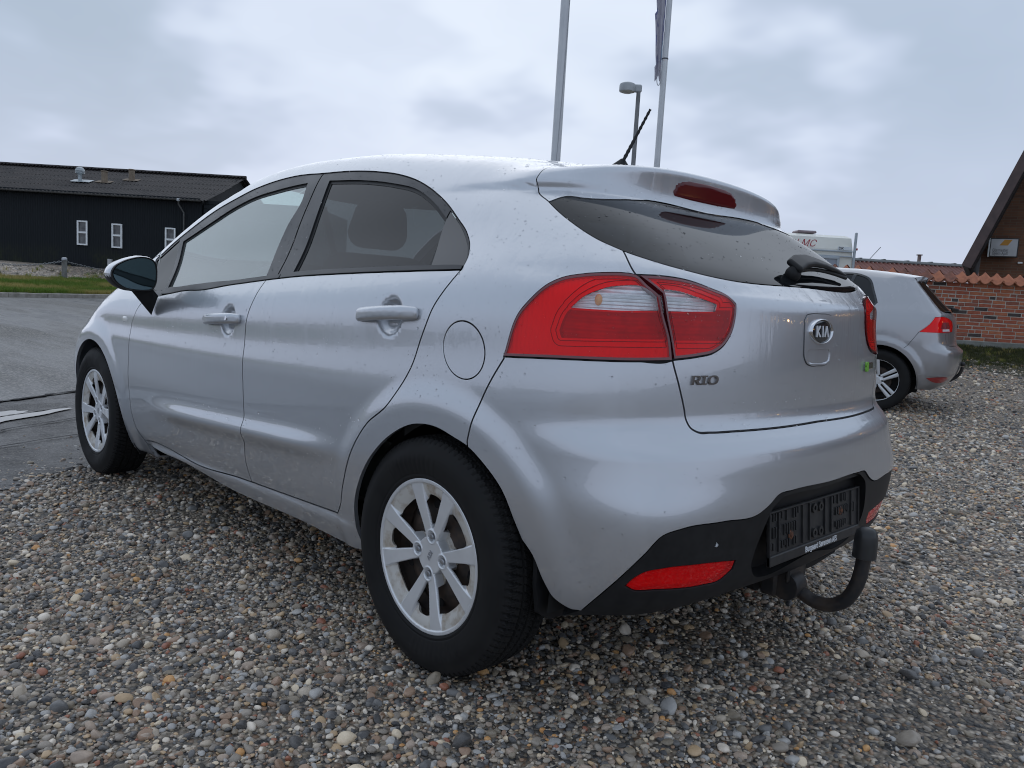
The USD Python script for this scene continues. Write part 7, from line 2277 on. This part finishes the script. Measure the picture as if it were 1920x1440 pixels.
for g in getattr(body.difference(g_glass.buffer(0.002)).difference(g_win.buffer(0.001)).difference(g_arch).difference(g_arch2).difference(g_ws.buffer(0.001)).difference(L_lamp.buffer(0.0015)).difference(gaps), "geoms", [skin]):
    if g.area > 0.002:
        skins = skins + panel(g, 0.022, 0, open_at=edge_open)
whole("body_shell", skins + g_roof + g_hood, GREY_PAINT)
whole("gap_seals", panel(big(gaps.buffer(0.01).difference(g_win).difference(g_arch)) if False else gaps.buffer(0.009).difference(g_win).difference(g_arch).difference(g_arch2).intersection(body), 0.04, -0.012, 0), RUBBER)  # black strips under the gaps, colouring in their shade
wf_ = g_win.difference(g_win.buffer(-0.020)).union(LineString(sv_of([(0.335, 1.43), (0.43, 1.03)])).buffer(0.014).intersection(g_win)).union(LineString(sv_of([(1.02, 1.45), (1.05, 1.0)])).buffer(0.04).intersection(g_win))
both("window_frame", panel(wf_, 0.03, -0.002, 0.008), GLOSS_BLACK)
both("side_window", panel(g_win.buffer(-0.015), 0.05, -0.008, 0), GLASS_TINT)
gb = g_glass.difference(unary_union([g_glass, shapely.affinity.scale(g_glass, -1, 1, origin=(SR, 0))]).buffer(-0.050)).intersection(sbox(SR, -1, 1, 1))
whole("rear_window", panel(keep_edges(g_glass, 0.003), 0.04, -0.002, 0.006, open_at=edge_open), pane("heated_glass", (0.30, 0.42, 0.40), 1.6))
whole("window_border", panel(gb, 0.04, -0.004, 0), GLOSS_BLACK)
whole("windscreen", panel(keep_edges(g_ws, 0.001), 0.06, -0.004, 0) + panel(Polygon([(1.55, PY), (1.57, 0.2), (1.58, 0.0), (2.44, 0), (2.44, PY)]), 0.06, -0.004, 0, points=top_points), GLASS_CLEAR)
lamp_rest = L_lamp.difference(L_clear).difference(L_dark)
for k in (0, 1):
    fl_ = (lambda m: m) if k == 0 else (lambda m: m.mirror())
    h = obj("tail_lamp", fl_(panel(L_lamp.buffer(-0.002), 0.03, -0.02, 0.0)), TRIM, golf)
    obj("red_lens", fl_(panel(lamp_rest.buffer(-0.001), 0.012, 0.002, 0.008)), RED_LENS, h)
    obj("bright_reflector", fl_(panel(lamp_rest, 0.02, -0.006, 0.0)), REFL_WHITE, h)
    obj("brake_lens", fl_(panel(L_dark, 0.012, 0.0015, 0.008)), plain("brake_red%d" % k, (0.16, 0.006, 0.010), 0.1, coat=1.0), h)
    obj("clear_lens", fl_(panel(L_clear, 0.012, 0.002, 0.008)), REFL_SILVER, h)
both("fog_reflector", panel(region(sz([(-0.37, 0.375), (-0.42, 0.345), (-0.56, 0.335), (-0.66, 0.36), (-0.60, 0.385), (-0.45, 0.39)]), corner=30), 0.015, 0.003, 0.006), plain("reflector_deep", (0.22, 0.02, 0.02), 0.2, coat=0.8))
both("bumper_crease", panel(region(sz([(-0.30, 0.405), (-0.45, 0.413), (-0.75, 0.408), (-0.9, 0.40), (-0.75, 0.398), (-0.45, 0.40)]), corner=170), 0.02, lambda q: 0.006 + 0 * q[:, 0], 0.006), GREY_PAINT)
both("headlight", panel(region([(2.95, 0.07), (3.1, 0.13), (3.3, 0.15), (3.45, 0.11), (3.3, 0.06)]), 0.03, 0.003, 0.006), CLEAR_LENS)
# inside and underneath
whole("headlining", panel(big(skin.buffer(-0.004).intersection(sbox(SR + 0.9, 0.06, 2.3, VT))), 0.06, -0.03, 0) + panel(Polygon([(PX, 0), (PX, PY), (1.5, PY), (1.5, 0.0)]), 0.08, -0.03, 0, points=top_points), DASH)
both("side_lining", panel(sbox(-0.6, -0.6, 2.2, 0.0).difference(g_arch.buffer(0.05)).difference(g_arch2.buffer(0.05)), 0.08, -0.07, 0), DASH)
obj("cabin_floor", box_mesh((2.6, 1.45, 0.04), (0.95, 0, 0.34), 0.02), DARK, golf)
for s in (1, -1):
    sh = obj("front_seat", to_mesh(hull_of([(1.16, s * 0.36 - 0.17, 0.58, 0.08), (1.16, s * 0.36 + 0.17, 0.58, 0.08), (1.0, s * 0.36 - 0.15, 1.03, 0.065), (1.0, s * 0.36 + 0.15, 1.03, 0.065)], 16)), SEAT, golf, smooth=40)
    obj("headrest", to_mesh(hull_of([(0.99, s * 0.36 - 0.09, 1.19, 0.045), (0.99, s * 0.36 + 0.09, 1.19, 0.045), (0.97, s * 0.36 - 0.08, 1.29, 0.04), (0.97, s * 0.36 + 0.08, 1.29, 0.04)], 16)), SEAT, sh, smooth=40)
rs2 = obj("rear_seat", to_mesh(hull_of([(0.35, y, 0.58, 0.09) for y in (-0.55, 0.55)] + [(0.10, y, 1.02, 0.07) for y in (-0.52, 0.52)], 16)), SEAT, golf, smooth=40)
for y in (0.38, -0.38):
    obj("headrest", to_mesh(hull_of([(0.08, y - 0.10, 1.12, 0.045), (0.08, y + 0.10, 1.12, 0.045), (0.07, y - 0.085, 1.20, 0.04), (0.07, y + 0.085, 1.20, 0.04)], 16)), SEAT, rs2, smooth=40)
obj("dashboard", to_mesh(hull_of([(1.98, y, 0.86, 0.06) for y in (-0.66, 0.66)] + [(2.25, y, 0.88, 0.06) for y in (-0.6, 0.6)], 12)), DASH, golf, smooth=40)
obj("underbody", cat(box_mesh((1.75, 1.36, 0.12), (1.29, 0, 0.25), 0.05), box_mesh((0.95, 1.0, 0.12), (-0.06, 0, 0.33), 0.05), box_mesh((0.75, 1.0, 0.14), (2.70, 0, 0.26), 0.06), box_mesh((0.35, 0.5, 0.12), (-0.40, -0.25, 0.30), 0.05)), DARK, golf)
# ten-spoke alloy wheels
ALLOY = worn("alloy_silver", (0.66, 0.67, 0.68), (0.58, 0.59, 0.60), 10, 0.32, 0.5)
t2 = tyre_mesh(0.316, 0.195, 0.212)
al = [lathe([(0.212, -0.16), (0.205, -0.02), (0.206, -0.004), (0.212, 0.0), (0.219, -0.003), (0.221, -0.012)], "y", 72), lathe([(0.0, -0.012), (0.03, -0.012), (0.034, -0.016), (0.060, -0.022), (0.064, -0.05)], "y", 32)]
for k in range(5):
    a = 2 * np.pi * (k + 0.22) / 5
    for s in (-1, 1):
        b = to_mesh(hull_of([(0.045, s * 0.021, -0.026, 0.013), (0.205, s * 0.036, -0.010, 0.011), (0.205, s * 0.018, -0.010, 0.011)], 10))
        b.apply_transform(rot(90, [1, 0, 0]) @ rot(math.degrees(a), [0, 0, 1]))
        v = np.array(b.vertices)
        b.vertices = v * [1, -1, 1]
        b.invert()
        al.append(b)
backp = lathe([(0.0, -0.10), (0.19, -0.10), (0.2, -0.12)], "y", 40)
discm = lathe([(0.05, -0.06), (0.13, -0.06), (0.135, -0.07), (0.135, -0.09)], "y", 40)
alm = cat(*al)
for (wx, s, ang) in ((0.0, 1, 8.0), (AXF, 1, 40.0), (0.0, -1, 20.0), (AXF, -1, 0.0)):
    T = np.eye(4)
    T[:3, :3] = rot(ang, [0, 1, 0])[:3, :3]
    if s < 0:
        T = np.diag([1, -1, 1, 1.0]) @ T
    Tt, Tc = T.copy(), T.copy()
    Tt[:3, 3] = (wx, s * 0.786, 0.313)
    Tc[:3, 3] = (wx, s * 0.862, 0.313)
    w = obj("wheel", put(t2, Tt), TYRE, golf, smooth=28)
    obj("alloy_rim", put(alm, Tc), ALLOY, w, smooth=35)
    obj("brake_disc", put(discm, Tc), RUSTY, w, smooth=40)
    obj("wheel_back", put(backp, Tc), DARK, w, smooth=40)
    for k in range(5):
        a = 2 * np.pi * (k + 0.72) / 5
        n = lathe([(0, 0.003), (0.008, 0.002), (0.0095, -0.004)], "y", 14)
        n.apply_translation((0.052 * np.cos(a), -0.012, 0.052 * np.sin(a)))
        obj("wheel_nut", put(n, Tc), DKH, w, smooth=40)
    ln_ = lathe([(0.375, 0.0), (0.375, 0.27)], "y", 40, arc=(math.radians(-8), math.radians(188)))
    v = np.array(ln_.vertices)
    v = np.stack([v[:, 0] + wx, s * (0.59 + v[:, 1] - v[:, 1].min()), (-v[:, 2] if v[:, 2].mean() < 0 else v[:, 2]) + GW], -1)
    obj("arch_liner", trimesh.Trimesh(v, ln_.faces, process=False), DARK, golf)
    cap_ = trimesh.creation.cylinder(0.375, 0.01, sections=40)
    cap_.apply_transform(rot(90, [1, 0, 0]))
    cap_.apply_translation((wx, s * 0.59, GW))
    obj("inner_arch", cap_.slice_plane([0, 0, 0.2], [0, 0, 1]), DARK, golf)
# tow hook, wiper stub, mirrors
hk = smooth_line([(-0.45, 0.30), (-0.54, 0.305), (-0.62, 0.32), (-0.68, 0.36), (-0.715, 0.41), (-0.728, 0.45), (-0.73, 0.475)], corner=170, step=0.015)
hk = np.stack([hk[:, 0], 0 * hk[:, 0] + 0.0, hk[:, 1]], -1)
tw2 = obj("tow_bar", tube(hk, 0.017, 14), TOW, golf)
bl2 = trimesh.creation.icosphere(3, 0.026)
bl2.apply_translation((-0.73, 0.0, 0.505))
obj("tow_ball", bl2, TOW, tw2, smooth=True)
obj("rear_wiper", to_mesh(hull_of([(-0.585, 0.0, 1.065, 0.022), (-0.615, 0.0, 1.07, 0.020), (-0.575, 0.30, 1.085, 0.010)], 14)), TRIM, golf, smooth=40)
mb = to_mesh(hull_of([(1.80, 0.90, 1.02, 0.05), (1.80, 1.04, 1.03, 0.05), (1.86, 0.92, 1.03, 0.05), (1.86, 1.02, 1.04, 0.04)], 14))
for s in (1, -1):
    v = np.array(mb.vertices) * [1, s, 1]
    m_ = trimesh.Trimesh(v, mb.faces if s > 0 else mb.faces[:, ::-1], process=False)
    obj("door_mirror", m_, GREY_PAINT, golf, smooth=40)
for (xa, za) in ((0.30, 0.93), (1.25, 0.92)):
    P_, N_ = chart_points(np.array(sv_of([(xa + 0.10, za), (xa - 0.10, za + 0.006)])))
    hm_ = to_mesh(hull_of([(*(P_[0] + N_[0] * 0.02), 0.014), (*(P_[1] + N_[1] * 0.02), 0.014), (*(P_[0] + N_[0] * 0.002), 0.014), (*(P_[1] + N_[1] * 0.002), 0.014)], 12))
    for s in (1, -1):
        v = np.array(hm_.vertices) * [1, s, 1]
        obj("door_handle", trimesh.Trimesh(v, hm_.faces if s > 0 else hm_.faces[:, ::-1], process=False), GREY_PAINT, golf, smooth=40)
globals().update(_keep)
car = _car


# ---------------------------------------------------------------- the yard's own hall, right of the picture: its front and lamps show only as reflections in the cars
hall = thing("sales_hall", "long brown brick hall beside the yard, reflected in the hatchback's tailgate", "building", (-9.5, -19.0, 0))
HALLB = worn("hall_brick", (0.17, 0.085, 0.055), (0.12, 0.062, 0.042), 3, 0.9)
obj("wall", box_mesh((17.0, 9.0, 4.4), (0, -4.5, 2.2)), HALLB, hall)
obj("roof", box_mesh((17.8, 9.8, 0.5), (0, -4.5, 4.65), 0.05), DARKWOOD, hall)
for x in (-6.5, -3.2, 0.1, 3.4, 6.6):
    w_ = obj("window", box_mesh((2.4, 0.10, 2.3), (x, 0.03, 1.6), 0.02), DARKWOOD, hall)
    obj("pane", box_mesh((2.2, 0.04, 2.1), (x, 0.085, 1.6)), BPANE, w_)
WARM = mat("warm_lamp", {"e": ("emission", {"color": (1.0, 0.62, 0.25), "strength": 25.0})}, surface="e.emission")
for x in (-4.9, 5.0):
    l_ = trimesh.creation.icosphere(2, 0.11)
    l_.apply_translation((x, 0.16, 2.9))
    obj("wall_lamp", l_, WARM, hall, smooth=True)


# ---------------------------------------------------------------- rain: beads of water on the hatchback's panels and glass
WATER = mat("rain_water", {"p": ("principled_bsdf", {"base_color": (1, 1, 1), "roughness": 0.0, "ior": 1.333, "transmission_weight": 1.0})})
bead = trimesh.creation.icosphere(2, 1.0)
bead.vertices = np.column_stack([bead.vertices[:, 0], bead.vertices[:, 1], np.where(bead.vertices[:, 2] > 0, bead.vertices[:, 2] * 0.55, bead.vertices[:, 2] * 0.06)])
drn = np.random.default_rng(77)


def beads(m, dens, seed_bias=None):
    a, b, c = m.v[m.f[:, 0]], m.v[m.f[:, 1]], m.v[m.f[:, 2]]
    ar = np.linalg.norm(np.cross(b - a, c - a), axis=1) / 2
    n = int(ar.sum() * dens * 1.7)
    k = drn.choice(len(ar), n, p=ar / ar.sum())
    u, w = drn.random(n), drn.random(n)
    sw = u + w > 1
    u[sw], w[sw] = 1 - u[sw], 1 - w[sw]
    P = a[k] + (b - a)[k] * u[:, None] + (c - a)[k] * w[:, None]
    N = m.n[m.f[k]].mean(1)
    N /= np.linalg.norm(N, axis=1, keepdims=True) + 1e-9
    cl = meshkit.fbm(P * 6.0, 3, 4)
    ok = drn.random(n) < np.clip((cl - 0.30) * 3.0, 0.15, 1)
    return P[ok], N[ok]


src_ = [(panel(keep_edges(side_poly.intersection(sbox(SR, -0.75, 1.1, VT))), 0.04, 0, 0), 1500), (panel(door_rear, 0.04, 0, 0), 1100), (panel(door_front, 0.04, 0, 0), 600), (panel(gate_poly, 0.04, 0, 0), 1500), (panel(bumper_poly, 0.04, 0, 0), 1300), (panel(spoiler_poly, 0.04, 0, 0), 2300), (panel(glass_poly, 0.04, -0.002, 0), 1100), (panel(lampO.union(lampI), 0.03, 0.0025, 0), 1800), (panel(frame, 0.03, -0.003, 0), 1700)]
dp, dn = [], []
for m, d in src_:
    P, N = beads(m, d)
    dp.append(P)
    dn.append(N)
    if d in (1500, 1300, 2300, 1100):          # the rear end goes over to the right-hand half as well
        P, N = beads(m, d * 0.7)
        q = P[:, 0] < 0.3
        dp.append(P[q] * [1, -1, 1])
        dn.append(N[q] * [1, -1, 1])
dp, dn = np.vstack(dp), np.vstack(dn)
nD = len(dp)
rad_ = np.clip(0.0012 * np.exp(drn.normal(0, 0.40, nD)), 0.0006, 0.0032)
ax_ = np.cross([0, 0, 1.0], dn)
sl = np.linalg.norm(ax_, axis=1)
an = np.arctan2(sl, dn[:, 2])
ax_ = ax_ / np.maximum(sl, 1e-9)[:, None]
qt_ = np.column_stack([ax_ * np.sin(an / 2)[:, None], np.cos(an / 2)])
sc_ = rad_[:, None] * np.column_stack([drn.uniform(0.85, 1.15, nD), drn.uniform(0.85, 1.3, nD), drn.uniform(0.8, 1.2, nD)])
instancer("raindrops", [bead], [WATER], dp, qt_, sc_, np.zeros(nD, int), parent=car)
